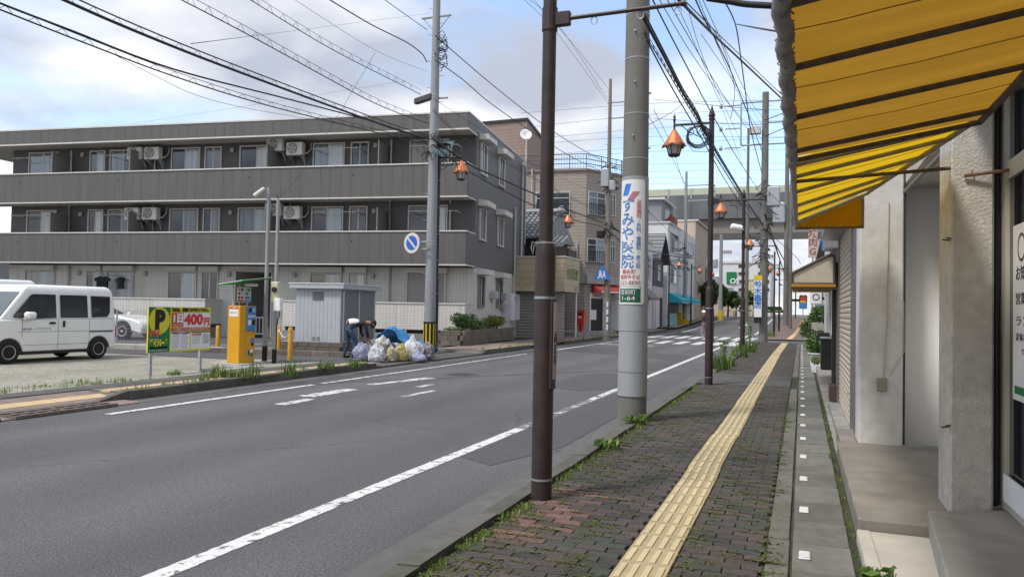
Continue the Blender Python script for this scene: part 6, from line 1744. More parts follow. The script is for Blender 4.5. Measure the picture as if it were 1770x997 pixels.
def cpatch(pts, mt, name, off=.003):
    me = bpy.data.meshes.new(name); 
    (x0, z0), (x1, z1), (x2, z2), (x3, z3) = pts
    vs, fs = [], []
    for j in range(9):
        for i in range(9):
            u, v = i / 8, j / 8
            xa, za = x0 + (x1 - x0) * u, z0 + (z1 - z0) * u; xb, zb = x3 + (x2 - x3) * u, z3 + (z2 - z3) * u
            vs.append((xa + (xb - xa) * v, za + (zb - za) * v, 0))
    for j in range(8):
        for i in range(8): a = j * 9 + i; fs.append((a, a + 1, a + 10, a + 9))
    me.from_pydata(vs, [], fs); me.materials.append(mt); wrap(me, off)
    o = bpy.data.objects.new(name, me); COL.objects.link(o); o.parent = plate; return o
s_blue = mat('sign_text_blue', (.06, .20, .50), .5, .04); s_blue2 = mat('sign_logo_blue', (.04, .16, .52), .5, .3, 6); s_pink = mat('sign_logo_pink', (.36, .14, .20), .5, .3, 6); s_red = mat('sign_text_red', (.55, .10, .10), .5, .04)
s_green = mat('sign_plate_green', (.015, .085, .05), .5, .05)
cpatch([(-.135, 3.10), (-.045, 3.10), (.0, 3.255), (-.085, 3.255)], s_blue2, 'blue_stroke'); cpatch([(-.06, 3.03), (.03, 3.03), (.12, 3.15), (.02, 3.15)], s_pink, 'pink_stroke')
ctext('す\nみ\nや\n医\n院', .20, s_blue, -.05, 2.585, .93, None, .002)
ctext('泌\n尿\n器\n科', .066, s_red, .105, 2.915, .92); ctext('・\n外\n科\n・\n胃\n腸\n科\n・\n皮\nふ\n科', .066, s_blue, .105, 2.46, .92)
ctext('鶴谷町', .07, s_red, -.02, 2.085, 1, .19); ctext('豊府中そば', .066, s_red, -.01, 2.015, 1, .28)
ctext('533-8890', .08, mat('sign_number_pink', (.42, .16, .18), .5), -.01, 1.94, 1, .29)
cpatch([(-.165, 1.685), (.145, 1.685), (.145, 1.895), (-.165, 1.895)], s_green, 'green_plate')
cpatch([(-.155, 1.866), (.135, 1.866), (.135, 1.887), (-.155, 1.887)], swhite, 'white_strip', .005)
ctext('宮前町', .075, swhite, -.03, 1.815, 1, .21)
ctext('1-64', .075, swhite, -.03, 1.735, 1, .18)

PL1 = util_pole((-11.75, 23.5, .06), .20, 13.5, 'pale grey pole with black and yellow hazard band beside the rubbish heap', pole_grey, True)
hz = mat('hazard_black', (.012, .012, .012), .5); hy = mat('hazard_yellow', (.62, .44, .015), .5)
q = MB(); q.lathe([(.213, .12), (.213, 1.02)], 28); hb = q.build('hazard_band', hz, PL1, smooth=True)
for k in range(10):
    a = k * 2 * pi / 10 + .2; q = MB()
    a1_, a2_ = a - .11, a + .11; R_ = .2155
    q.prism([(R_ * cos(a1_), R_ * sin(a1_), .20), (R_ * cos(a), R_ * sin(a) , .20), (R_ * cos(a2_), R_ * sin(a2_), .20), (.20 * cos(a2_), .20 * sin(a2_), .20), (.20 * cos(a1_), .20 * sin(a1_), .20)], (0, 0, .75)); q.build('yellow_stripe', hy, hb)
for z in (3.62, 3.72, 7.0, 7.5, 8.7, 10.0, 10.6): band(PL1, .20 - .0062 * z + .004, z, galv, .03)
q2 = MB(); q2.T = Matrix.Translation((-.05, -.1, 8.65)) @ Matrix.Rotation(radians(152), 4, 'Z'); q2.bevbox(-.02, .98, -.09, .09, -.10, .10, .03); q2.build('arm_casing', mat('dark_casing', (.06, .05, .05), .6), PL1)
q = MB(); q.tube([(-.1, 0, 8.6), (.45, .1, 8.62)], .035, 6); q.tube([(.1, 0, 6.75), (.5, .1, 6.8)], .03, 6); q.tube([(-.55, 0, 11.4), (.55, 0, 11.4)], .04, 6); q.tube([(-.5, 0, 11.4), (0, 0, 10.8), (.5, 0, 11.4)], .02, 5); q.build('crossarm', galv, PL1)['kind'] = 'stuff'
q = MB(); r4 = random.Random(5)
for k in range(26):
    a = r4.uniform(0, 6.28); z = r4.uniform(6.6, 7.35); rr_ = r4.uniform(.2, .5)
    q.tube([(.17 * cos(a), .17 * sin(a), z), (rr_ * cos(a + .5), rr_ * sin(a + .5), z + r4.uniform(-.25, .1)), (rr_ * 1.1 * cos(a + 1.1), rr_ * 1.1 * sin(a + 1.1), z + r4.uniform(-.35, .05)), (.18 * cos(a + 1.8), .18 * sin(a + 1.8), z + r4.uniform(-.1, .15))], .012, 4)
for k in range(14):
    a = r4.uniform(-1.2, 1.2); z = r4.uniform(8.9, 10.9)
    q.tube([(.15 * cos(a), .15 * sin(a), z), (.38 * cos(a), .38 * sin(a), z + .05), (.42 * cos(a + .5), .42 * sin(a + .5), z - .2), (.16 * cos(a + .6), .16 * sin(a + .6), z - .3)], .014, 4)
q.build('cable_tangle', cable_black, PL1)['kind'] = 'stuff'
q = MB(); q.T = Matrix.Translation((.2, -.1, 7.0)) @ Matrix.Rotation(radians(60), 4, 'Z') @ Matrix.Rotation(radians(75), 4, 'Y'); q.lathe([(.05, 0), (.09, .05), (.09, .5), (.05, .56)], 12); q.build('cable_closure', black_rubber, PL1, smooth=True)
teal_c = mat('teal_cable', (.10, .20, .21), .6)
q = MB()
for k in range(5): q.tube([(.1, -.15, 6.9 - k * .04), (.45, -.25, 6.75 - k * .05), (.75, -.2, 6.8), (.8, -.1, 6.95 + k * .03), (.5, -.1, 7.05), (.12, -.12, 7.05)], .014, 5)
q.build('cable_loop', teal_c, PL1, smooth='all')['kind'] = 'stuff'
# no parking sign on a bracket of that pole
ns = thing('no_parking_sign', 'round blue sign with a white diagonal bar and pale rim on the grey pole', 'road sign', (-12.308,23.15,3.715))
q = MB(); q.T = Matrix.Rotation(radians(-14), 4, 'Z') @ Matrix.Rotation(pi / 2, 4, 'X'); q.lathe([(.345, -.012), (.35, 0), (.345, .012)], 40); q.build('disc', mat('sign_rim_pale', (.56, .53, .50), .4, .04), ns)
RT = Matrix.Rotation(radians(-14), 4, 'Z') @ Matrix.Rotation(pi / 2, 4, 'X')
q = MB(); q.T = RT @ Matrix.Translation((0, 0, .013)); q.lathe([(.245, 0), (.245, .003)], 40); q.build('blue_field', mat('sign_blue_field', (.02, .10, .42), .4, .05), ns)
q = MB(); q.T = RT @ Matrix.Rotation(radians(-45), 4, 'Z') @ Matrix.Translation((0, 0, .018)); q.box(-.245, .245, -.033, .033, 0, .002); q.build('white_bar', mat('sign_bar_pale', (.58, .55, .52), .4), ns)
q = MB(); q.box(.30, .55, .02, .06, -.22, -.17); q.box(.30, .55, .02, .06, .02, .07); q.build('bracket', galv, ns)['kind'] = 'stuff'

PL2 = util_pole((-9.198,38.2,0.104), .17, 13.21, 'weathered brownish concrete pole before the tan building', mat('pole_brown_concrete', (.22, .20, .165), .85, .15, 4, dirt=(.14, .12, .1), dscale=2, damt=.6, stretch=(1, 1, .3)), True, .0072)
q = MB(); q.box(-.35, .05, -.3, .1, 7.7, 8.6, bev=.03); q.box(.05, .35, -.25, .05, 7.5, 8.0, bev=.03); q.build('transformer_box', galv, PL2)['kind'] = 'stuff'
q = MB()
for z in (8.7, 11.2, 12.0): q.tube([(-.1, 0, z), (.75, 0, z)], .035, 6)
q.build('crossarm', galv, PL2)['kind'] = 'stuff'
q = MB()
for k in range(40):
    a = r4.uniform(0, 6.28); z = r4.choice([r4.uniform(4.9, 6.0), r4.uniform(7.2, 9.0)]); rr_ = r4.uniform(.2, .6)
    q.tube([(.14 * cos(a), .14 * sin(a), z), (rr_ * cos(a + .5), rr_ * sin(a + .5), z + r4.uniform(-.3, .1)), (.16 * cos(a + 1.6), .16 * sin(a + 1.6), z + r4.uniform(-.2, .2))], .02, 4)
q.build('cable_tangle', cable_black, PL2)['kind'] = 'stuff'
q = MB(); q.box(-.55, -.16, -.2, .0, 5.15, 5.5, bev=.04); q.build('cable_closure', black_rubber, PL2)
q = MB()
q.lathe([(.185, .2), (.182, 2.1)], 20); q.build('pole_guard', mat('guard_grey', (.20, .21, .21), .7), PL2, smooth=True)
q = MB()
for k in range(4): q.box(.02, .12, -.192, -.188, .5 + k * .38, .78 + k * .38)
q.build('notice', swhite, PL2)['kind'] = 'stuff'
cs = thing('crossing_sign', 'blue triangular school crossing sign on the weathered pole', 'road sign', (-9.387,37.9,3.413))
q = MB(); q.prism([(-.44, 0, -.30), (.44, 0, -.30), (.44, 0, -.25), (.045, 0, .40), (-.045, 0, .40), (-.44, 0, -.25)], (0, .02, 0)); pl_ = q.build('plate', mat('crossing_blue', (.03, .17, .52), .4, .05), cs)
q = MB()
for x, s in ((-.10, 1), (.09, .8)):
    q.prism([(x - .05 * s, -.003, .16 * s), (x + .05 * s, -.003, .16 * s), (x + .05 * s, -.003, .07 * s), (x - .05 * s, -.003, .07 * s)], (0, .002, 0))
    q.prism([(x - .06 * s, -.003, .05 * s), (x + .06 * s, -.003, .05 * s), (x + .07 * s, -.003, -.10 * s), (x + .14 * s, -.003, -.24 * s), (x + .07 * s, -.003, -.24 * s), (x, -.003, -.12 * s), (x - .09 * s, -.003, -.25 * s), (x - .15 * s, -.003, -.22 * s), (x - .07 * s, -.003, -.10 * s)], (0, .002, 0))
q.build('walking_figures', swhite, pl_)['kind'] = 'stuff'
PL3 = util_pole((-10.609,76,0.241), .21, 14.95, 'grey pole on the left before the white building with cyan awning', pole_grey, False)
q = MB(); q.tube([(0, 0, 13.6), (2.2, 0, 13.6)], .06, 6); q.tube([(0, 0, 12.1), (2.2, 0, 12.1)], .06, 6); q.tube([(2.2, 0, 12.1), (2.2, 0, 13.6)], .06, 6)
for z in (12.4, 12.9, 13.4): q.lathe([(.12, 0), (.16, .1), (.12, .2)], 8, 0, (2.6, 0, z)); q.tube([(2.2, 0, z + .1), (2.8, 0, z + .1)], .04, 5)
q.build('insulator_frame', galv, PL3)['kind'] = 'stuff'
q = MB()
for k in range(30):
    a = r4.uniform(0, 6.28); z = r4.uniform(5.5, 7.6); rr_ = r4.uniform(.3, 1.0); q.tube([(.18 * cos(a), .18 * sin(a), z), (rr_ * cos(a + .5), rr_ * sin(a + .5), z + r4.uniform(-.4, .1)), (.2 * cos(a + 1.6), .2 * sin(a + 1.6), z)], .025, 4)
q.build('cable_tangle', cable_black, PL3)['kind'] = 'stuff'
yb = thing('cable_box', 'yellow and black boxes at the foot of the left grey pole', 'cable box', (-10.659,75.2,0.14))
q = MB(); q.box(-.55, -.1, -.1, .3, 0, 1.4); q.box(-.08, .5, -.1, .3, 0, .75); q.build('cabinet', hy, yb)['kind'] = 'stuff'
PR2 = util_pole((-1.817,41.25,0.1), .215, 12.76, 'tall concrete pole on the right beside the fourth lamp post', pole_concrete, True, .0045)
q = MB()
for z in (12.3, 11.2, 10.1): 
    q.tube([(-.15, 0, z), (.95, 0, z)], .04, 6); q.tube([(.95, 0, z), (1.3, .1, z + .05)], .03, 6)
    q.lathe([(.05, -.1), (.08, 0), (.05, .1)], 8, 0, (1.2, .05, z + .1))
q.tube([(0, 0, 12.3), (-1.2, 0, 12.3)], .045, 6); q.tube([(0, 0, 10.1), (-1.2, 0, 10.1)], .045, 6); q.tube([(-1.2, 0, 10.1), (-1.2, 0, 12.3)], .045, 6)
for z in (10.0, 11.0, 12.2): q.tube([(-1.2, 0, z), (-2.0, 0, z)], .035, 6); q.lathe([(.06, -.12), (.1, 0), (.06, .12)], 8, 0, (-2.2, 0, z))
q.build('insulator_frame', galv, PR2)['kind'] = 'stuff'
q = MB(); q.box(.1, .75, -.2, .25, 6.9, 7.9, bev=.05); q.build('transformer', galv, PR2)
q = MB(); q.box(-.75, -.2, -.35, .0, 10.6, 11.0, bev=.03); q.build('flood_lamp', alu, PR2)
q = MB()
for k in range(46):
    a = r4.uniform(0, 6.28); z = r4.uniform(4.0, 8.2); rr_ = r4.uniform(.3, .75); q.tube([(.18 * cos(a), .18 * sin(a), z), (rr_ * cos(a + .5), rr_ * sin(a + .5), z + r4.uniform(-.4, .1)), (.2 * cos(a + 1.6), .2 * sin(a + 1.6), z + r4.uniform(-.3, .3))], .02, 4)
q.build('cable_tangle', cable_black, PR2)['kind'] = 'stuff'
vs_ = thing('pole_sign', 'vertical white shop sign strapped to the tall right pole', 'sign', (-2.071,40.8,2.492))
q = MB(); q.box(-.19, .19, -.03, .0, -1.4, 1.0); vp = q.build('plate', swhite, vs_); q = MB(); q.box(-.19, .19, -.034, -.03, .75, 1.0); q.build('yellow_top', hy, vp)
text_part('鈴\n木\n書\n店', .38, s_blue, Vector((0, -.036, 0)), (1, 0, 0), (0, 0, 1), vp, 'lettering', line=.9, fat=.01)
q = MB(); q.box(-.19, .19, -.034, -.03, -1.4, -1.1); q.build('dark_plate', black_print, vp)
PX = util_pole((-5.766,90,0.364), .22, 21.93, 'distant grey pole rising past the viaduct behind the third lamp post', pole_concrete, False, .004)
PY = util_pole((-7.435,78,0.351), .19, 8.90, 'distant grey pole with a yellow base between the second and third lamp posts', pole_grey, False, .004)
q = MB(); q.lathe([(.24, .4), (.24, 1.4)], 14); q.build('hazard_band', hy, PY); q = MB(); q.box(-1.4, -.3, -.2, .2, 5.6, 6.5, bev=.08); q.box(.2, 1.0, -.2, .2, 7.0, 7.3); q.build('transformer', galv, PY)['kind'] = 'stuff'
PZ = util_pole((-1.123,62,0.81), .2, 13.62, 'grey pole on the right past the side street carrying a pale box', pole_concrete, False, .004)
q = MB(); q.box(-1.0, -.1, -.4, .3, 7.6, 9.2, bev=.1); q.build('transformer', galv, PZ)
PW = util_pole((-.95, 72, zr(72) + .1), .17, 13, 'slim grey pole right of the one with the pale box', pole_concrete, False, .004)

# ================================================================ OVERHEAD CABLES
def smooth_path(pts, sub=5):
    P = [Vector(p) for p in pts]; out_ = []
    if len(P) == 2: return [P[0].lerp(P[1], i / 6) - Vector((0, 0, .0)) for i in range(7)]
    for i in range(len(P) - 1):
        p0, p1, p2, p3 = P[max(i - 1, 0)], P[i], P[i + 1], P[min(i + 2, len(P) - 1)]
        for k in range(sub):
            t = k / sub
            out_.append(.5 * ((2 * p1) + (p2 - p0) * t + (2 * p0 - 5 * p1 + 4 * p2 - p3) * t * t + (3 * p1 - p0 - 3 * p2 + p3) * t ** 3))
    out_.append(P[-1]); return out_
def cable(pts, r, label, hang=0.0, grp='overhead cables', mt=None, hr=.006, pitch=.5):
    path = smooth_path(pts)
    q = MB(); q.tube(path, r, 6)
    if not hang:
        return tag(q.build('cable', mt or cable_black, smooth='all'), label, 'cable', grp)
    t = thing('cable', label, 'cable', path[0], 0, grp)
    q.build('cable_core', mt or cable_black, t, world=True, smooth='all')
    up_p = [p + Vector((0, 0, hang)) for p in path]
    q = MB(); q.tube(up_p, r * .5, 4)
    q.build('messenger_wire', mt or cable_black, t, world=True)
    q = MB(); L_ = 0; prev = path[0]; zz = []
    seg = 0
    tot = sum((b - a).length for a, b in zip(path, path[1:]))
    n_ = int(tot / pitch)
    acc = [0]
    for a, b in zip(path, path[1:]): acc.append(acc[-1] + (b - a).length)
    def at_(s):
        for i in range(len(path) - 1):
            if acc[i] <= s <= acc[i + 1]: return path[i].lerp(path[i + 1], (s - acc[i]) / max(1e-6, acc[i + 1] - acc[i]))
        return path[-1]
    for k in range(n_):
        a = at_(k * pitch); b = at_(k * pitch + pitch * .25); c = at_(k * pitch + pitch * .5)
        q.tube([a, b + Vector((0, 0, hang)), c], hr, 3, 0, False)
    q.build('hanger', mt or cable_black, t, world=True)['kind'] = 'stuff'
    return t
LX = -11.75

cable([(-11.75,7.818,6.215),(-11.75,8.355,6.174),(-11.75,9.577,6.179),(-11.75,11.915,6.201),(-11.75,15.615,6.565),(-11.75,19.383,6.927),(-11.75,22.993,7.175)], 0.02, 'upper black cable of the lower pair crossing the sky at far left', 0)
cable([(-11.75,7.823,6.094),(-11.75,8.359,6.075),(-11.75,9.924,6.055),(-11.75,11.921,6.063),(-11.75,14.553,6.193),(-11.75,18.183,6.516),(-11.75,23.003,6.983)], 0.015, 'lower black cable of the far left pair, with wire hangers along it', 0.1)
cable([(-11.75,10.534,6.043),(-11.75,11.412,5.938),(-11.75,12.559,5.85),(-11.75,14.163,5.975),(-11.75,17.088,6.372),(-11.75,21.104,6.916),(-11.75,22.999,7.06)], 0.005, 'thin slack wire drooping under the far left cables', 0)
cable([(-11.75,8.92,6.656),(-11.75,9.393,6.648),(-11.75,10.511,6.631),(-11.75,12.364,6.657),(-11.75,14.946,6.748),(-11.75,18.166,6.881),(-11.75,21.099,7.024),(-11.75,22.993,7.175)], 0.03, 'thickest black cable bundle running down from the upper left to the grey pole', 0.12)
cable([(-11.75,11.707,7.655),(-11.75,13.525,7.639),(-11.75,15.125,7.604),(-11.75,17.036,7.547),(-11.75,19.357,7.494),(-11.75,21.447,7.578),(-11.75,23.138,7.713)], 0.013, 'black cable with zigzag hangers crossing above the middle of the building', 0.16)
cable([(-11.75,13.676,8.454),(-11.75,15.536,8.39),(-11.75,17,8.359),(-11.75,18.691,8.388),(-11.75,20.668,8.458),(-11.75,22.509,8.522)], 0.011, 'black cable with zigzag hangers ending at the dark arm of the grey pole', 0.16)
cable([(-11.75,15.507,9.062),(-11.75,19.611,9.045),(-11.75,22.969,9.423)], 0.005, 'thin wire meeting a drop line left of the grey pole', 0)
cable([(-11.75,16.815,9.616),(-11.75,19.255,9.707),(-11.75,21.337,9.894),(-11.75,22.444,9.879),(-11.75,22.87,9.705)], 0.017, 'thick black cable bending down at the top of the grey pole', 0)
cable([(-11.75,19.699,10.708),(-11.75,22.818,10.775)], 0.011, 'short black cable reaching the very top of the grey pole', 0)
cable([(-11.75,19.549,8.957),(-13.102,19.5,6.942),(-12.51,17.2,5.055),(-12.68, 16.45, 4.25)], .005, 'thin drop wire slanting down to the meter pole')
cable([(-11.75,12.356,6.857),(-29.375,40,18.666),(-30.819,60,27.196)], .008, 'faint thin wire rising across the clouds from left to right')
cable([(-64.261,60,19.74),(-46.455,60,20.701),(-32.951,60,21.465)], .008, 'faint thin wire just above the roof of the grey building')
cable([(-10.9,21.73,10.12),(-10.9,26.508,9.915),(-10.9,32.492,9.825),(-10.9,38.496,9.981),(-10.9,44.85,10.335)], 0.015, 'upper black cable from the grey pole down to the weathered pole', 0)
cable([(-10.9,21.768,9.359),(-10.9,23.905,9.345),(-10.9,26.605,9.179),(-10.9,32.53,9.16),(-10.9,38.539,9.296),(-10.9,44.892,9.719)], 0.015, 'second black cable from the grey pole down to the weathered pole', 0)
cable([(-10.9,21.727,6.854),(-10.9,24.688,6.57),(-10.9,27.037,6.557),(-10.9,32.599,6.556),(-10.9,36.395,6.524),(-10.9,43.95,6.679)], 0.03, 'thick black cable bundle crossing the side wall of the grey building', 0)
cable([(-10.9,21.736,6.673),(-10.9,23.864,6.381),(-10.9,27.056,6.186),(-10.9,31.985,6.036),(-10.9,36.522,6.083),(-10.9,43.966,6.444)], 0.022, 'lower thick black cable crossing the side wall of the grey building', 0)
cable([(-10.9,21.684,7.722),(-10.9,23.91,7.36),(-10.9,27.848,7.257),(-10.9,32.563,7.172),(-10.9,38.673,7.147),(-10.9,44.761,7.353)], 0.01, 'hanger wire cable crossing the side wall above the thick bundle', 0.1)
cable([(-10.9,21.665,8.119),(-10.9,26.045,7.989),(-10.9,32.526,7.812),(-10.9,44.696,8.308)], 0.006, 'thin wire running above the side wall of the grey building', 0)
cable([(-10.6,28.958,14.191),(-10.6,34.231,14.61),(-10.6,43.368,13.738)], 0.008, 'thin wire to the top of the weathered pole, left one of three', 0)
cable([(-10.6,30.163,14.466),(-10.6,37.134,14.563),(-10.6,44.193,14.364)], 0.008, 'thin wire to the top of the weathered pole, middle one of three', 0)
cable([(-10.6,28.625,14.015),(-10.6,33.887,14.194),(-10.6,44.253,13.49)], 0.008, 'thin wire to the top of the weathered pole, lowest of three', 0)
cable([(-10.2,42.194,6.469),(-10.2,52.286,5.892),(-10.2,61.814,6.108),(-10.2,72.482,6.558)], 0.035, 'thick cable from the weathered pole to the grey pole by the white building', 0)
cable([(-10.2,42.216,6.147),(-10.2,52.358,4.95),(-10.2,61.939,4.639),(-10.2,72.643,4.851)], 0.025, 'lower cable from the weathered pole sagging past the dark gabled house', 0)
cable([(-10.2,42.009,9.196),(-10.2,54.189,8.618),(-10.2,72.377,7.675)], 0.015, 'thin cable from the weathered pole crossing before the viaduct', 0)
cable([(-10.2,52.588,15.398),(-10.2,61.08,14.752),(-10.2,72.601,13.347)], 0.02, 'pair wire falling to the insulator frame, left one', 0)
cable([(-10.2,55.856,16.212),(-10.2,63.922,15.338),(-10.2,72.651,12.815)], 0.02, 'pair wire falling to the insulator frame, right one', 0)
cable([(-1.9,9.593,5.269),(-1.9,11.273,5.263),(-1.9,13.038,5.246),(-1.9,14.948,5.317),(-1.9,16.591,5.273),(-1.9,21.841,5.387),(-1.9,30.548,5.64),(-1.9,43.74,6.153)], 0.022, 'thick twisted cable bundle from the thick pole down past the second lantern', 0.07, pitch=.35)
cable([(-1.9,9.646,5.081),(-1.9,11.284,5.13),(-1.9,13.181,5.166),(-1.9,15.047,5.207),(-1.9,16.93,5.146),(-1.9,22.225,5.258),(-1.9,32.404,5.511)], 0.008, 'thin coiled wire hanging below the thick twisted bundle', 0.05, pitch=.3)
cable([(-1.268,8,4.848),(-1.273,12,5.776),(-1.151,15,6.363),(-0.56,19,6.68),(0.549,23,6.446)], .017, 'heavy black cable sweeping from the top toward the yellow awning')
cable([(-1.235,7.9,4.841),(-1.246,11.9,5.801),(-1.112,14.9,6.382),(-0.558,18.9,6.748),(0.546,22.9,6.553)], .007, 'thinner cable clinging just above the heavy one by the awning')
cable([(-1.5,11.304,6.14),(-1.5,12.818,6.288),(-1.5,14.149,6.487),(-1.5,16.942,6.816),(-1.5,19.669,7.048),(-1.5,25.069,7.463),(-1.5,33.853,8.031)], 0.012, 'black cable with a knot in it, falling between the thick pole and the awning', 0)
cable([(-1.2,12.235,6.464),(-1.2,14.741,6.926),(-1.2,16.239,6.719),(-1.2,17.885,6.355),(-1.2,19.867,6.011),(-1.2,25.245,5.938)], 0.012, 'black cable falling nearly straight down left of the awning edge', 0)
cable([(-1.2,14.741,6.926),(-0.412,7.6,4.269),(-0.166,6.5,3.825)], .009, 'short branch cable going right to the awning edge')
cable([(-0.584,5,3.574),(-0.44,5,3.534),(-0.335,5,3.503),(-0.136,5,3.468)], .02, 'short thick cable at the very top just left of the awning')
cable([(-1.8,11.252,6.158),(-1.8,13.266,6.261),(-1.8,16.645,6.347),(-1.8,19.102,6.398),(-1.8,23.884,6.287),(-1.8,25.333,6.255)], 0.005, 'thin wire dropping to a clamp beside the third lamp post', 0)
cable([(-1.7,11.835,6.327),(-1.7,13.648,6.147),(-1.7,16.608,6.231),(-1.7,25.619,6.674)], 0.005, 'thin wire parallel to the one with the clamp', 0)
cable([(-2,16.214,7.319),(-2,22.62,8.341),(-2,33.318,10.007),(-2,61.959,14.468)], 0.006, 'thin wire from the thick pole to the tall right pole, upper one', 0)
cable([(-2,11.29,6.154),(-2,15.187,6.515),(-2,22.728,7.538),(-2,43.581,10.833)], 0.006, 'thin wire from the thick pole to the tall right pole, lower one', 0)
cable([(-1.7,38.974,6.351),(-1.7,61.59,6.036),(-1.7,82.074,5.774),(-1.7,106.764,5.533)], 0.05, 'dark cable from the tall right pole to the pole past the side street', 0)
cable([(-1.5,36.23,5.365),(-1.5,61.847,6.053),(-1.5,160.217,8.652)], 0.04, 'second dark cable leaving the tall right pole', 0)
cable([(-1.648,40,7.62),(-0.16,34,5.468),(0.676,24,3.468)], .012, 'service wire from the tall right pole to the canopy')
cable([(-1.628,40,5.616),(-0.365,38,4.321),(-0.058,36,3.769)], .012, 'lower service wire from the tall right pole')
cable([(-2.498,13,4.71),(-3.043,19,6.448),(-3.026,21,7.204)], .006, 'wire branching right from the thick pole under the arm')
cable([(-25.691,70,20.518),(-12.791,70,20.504),(1.417,70,19.775)], .014, 'thin wire crossing the sky behind the poles in front of the viaduct', grp='railway wires across the sky')
cable([(-26.761,73,19.797),(-13.324,73,20.262),(1.485,73,19.732)], .014, 'thin wire crossing the sky behind the poles in front of the viaduct', grp='railway wires across the sky')
cable([(-27.836,76,19.32),(-13.852,76,19.648),(1.553,76,19.568)], .014, 'thin wire crossing the sky behind the poles in front of the viaduct', grp='railway wires across the sky')
cable([(-28.923,79,19.448),(-14.387,79,19.523),(1.63,79,18.333)], .014, 'thin wire crossing the sky behind the poles in front of the viaduct', grp='railway wires across the sky')
cable([(-29.994,82,18.74),(-14.919,82,19.212),(1.688,82,19.431)], .014, 'thin wire crossing the sky behind the poles in front of the viaduct', grp='railway wires across the sky')
cable([(-31.08,85,18.821),(-15.455,85,19.214),(1.763,85,18.531)], .014, 'thin wire crossing the sky behind the poles in front of the viaduct', grp='railway wires across the sky')
cable([(-32.156,88,18.368),(-15.98,88,18.373),(1.837,88,17.646)], .014, 'thin wire crossing the sky behind the poles in front of the viaduct', grp='railway wires across the sky')
cable([(-33.23,91,17.843),(-16.512,91,18.053),(1.905,91,17.492)], .014, 'thin wire crossing the sky behind the poles in front of the viaduct', grp='railway wires across the sky')
cable([(-34.31,94,17.625),(-17.045,94,17.815),(1.978,94,16.765)], .014, 'thin wire crossing the sky behind the poles in front of the viaduct', grp='railway wires across the sky')
cable([(-35.387,97,17.202),(-17.578,97,17.602),(2.043,97,17.046)], .014, 'thin wire crossing the sky behind the poles in front of the viaduct', grp='railway wires across the sky')
cable([(-1.6,12.398,6.586),(-1.6,16.098,6.88),(-1.6,23.9,7.634),(-1.6,35.88,9.426)], 0.006, 'thin wire to the insulators of the tall right pole, first of the fan')
cable([(-1.5,12.1,6.458),(-1.5,16.25,6.942),(-1.5,24.384,7.995),(-1.5,33.484,9.577)], 0.006, 'thin wire to the insulators of the tall right pole, second of the fan')
cable([(-1.6,9.429,5.433),(-1.6,12.132,5.702),(-1.6,18.481,6.394),(-1.6,36.033,8.785)], 0.006, 'thin wire to the insulators of the tall right pole, third of the fan')
cable([(-1.75,9.281,5.394),(-1.75,11.66,5.457),(-1.75,16.587,5.642),(-1.75,25.134,6.126),(-1.75,39.954,7.187)], 0.01, 'cable beside the twisted bundle, running to the tall right pole')
cable([(-1.75,9.066,4.783),(-1.75,11.16,4.743),(-1.75,14.38,4.764),(-1.75,21.024,4.781),(-1.75,38.004,5.146)], 0.01, 'lower cable beside the twisted bundle, ending low on the tall right pole')
cable([(-1.3,10.832,5.649),(-1.3,13.059,6.051),(-1.3,14.924,6.167),(-1.3,16.022,6.004),(-1.3,15.173,5.274)], 0.006, 'slack wire end with a knot hanging from the black cable')
cable([(-1.828,41,10.547),(0.302,41,11.316),(2.41,41,11.598)], .02, 'wire from the tall right pole going right behind the awning, lowest')
cable([(-1.837,41,11.375),(0.296,41,12.042),(2.406,41,12.31)], .02, 'wire from the tall right pole going right behind the awning, middle')
cable([(-1.842,41,11.907),(-4.838,55,15.811),(-13.711,75,22.255)], .02, 'wire from the tall right pole going left across the blue sky, upper')
cable([(-1.835,41,11.167),(-4.824,55,14.641),(-13.684,75,20.376)], .02, 'wire from the tall right pole going left across the blue sky, lower')
ck = MB(); r5 = random.Random(9)
for k in range(6):
    c0 = Vector((-2.011,16.05,5.162)); rr_ = .19 + .012 * k
    ck.tube([c0 + Vector((rr_ * cos(a_ * pi / 12) + r5.uniform(-.006, .006), .02 * k - .05, rr_ * .95 * sin(a_ * pi / 12))) for a_ in range(25)], .007, 5, 0, False)
c0 = Vector((-2.011,16.05,5.162))
ck.tube([c0 + Vector((-.2, 0, 0)), c0 + Vector((-.25, 0, -.1)), c0 + Vector((-.1, 0, -.3)), c0 + Vector((.15, 0, -.33)), c0 + Vector((.35, 0, -.3))], .006, 4)
tag(ck.build('cable_coil', cable_black, smooth='all'), 'round coil of spare black cable hanging beside the second lantern', 'cable coil')

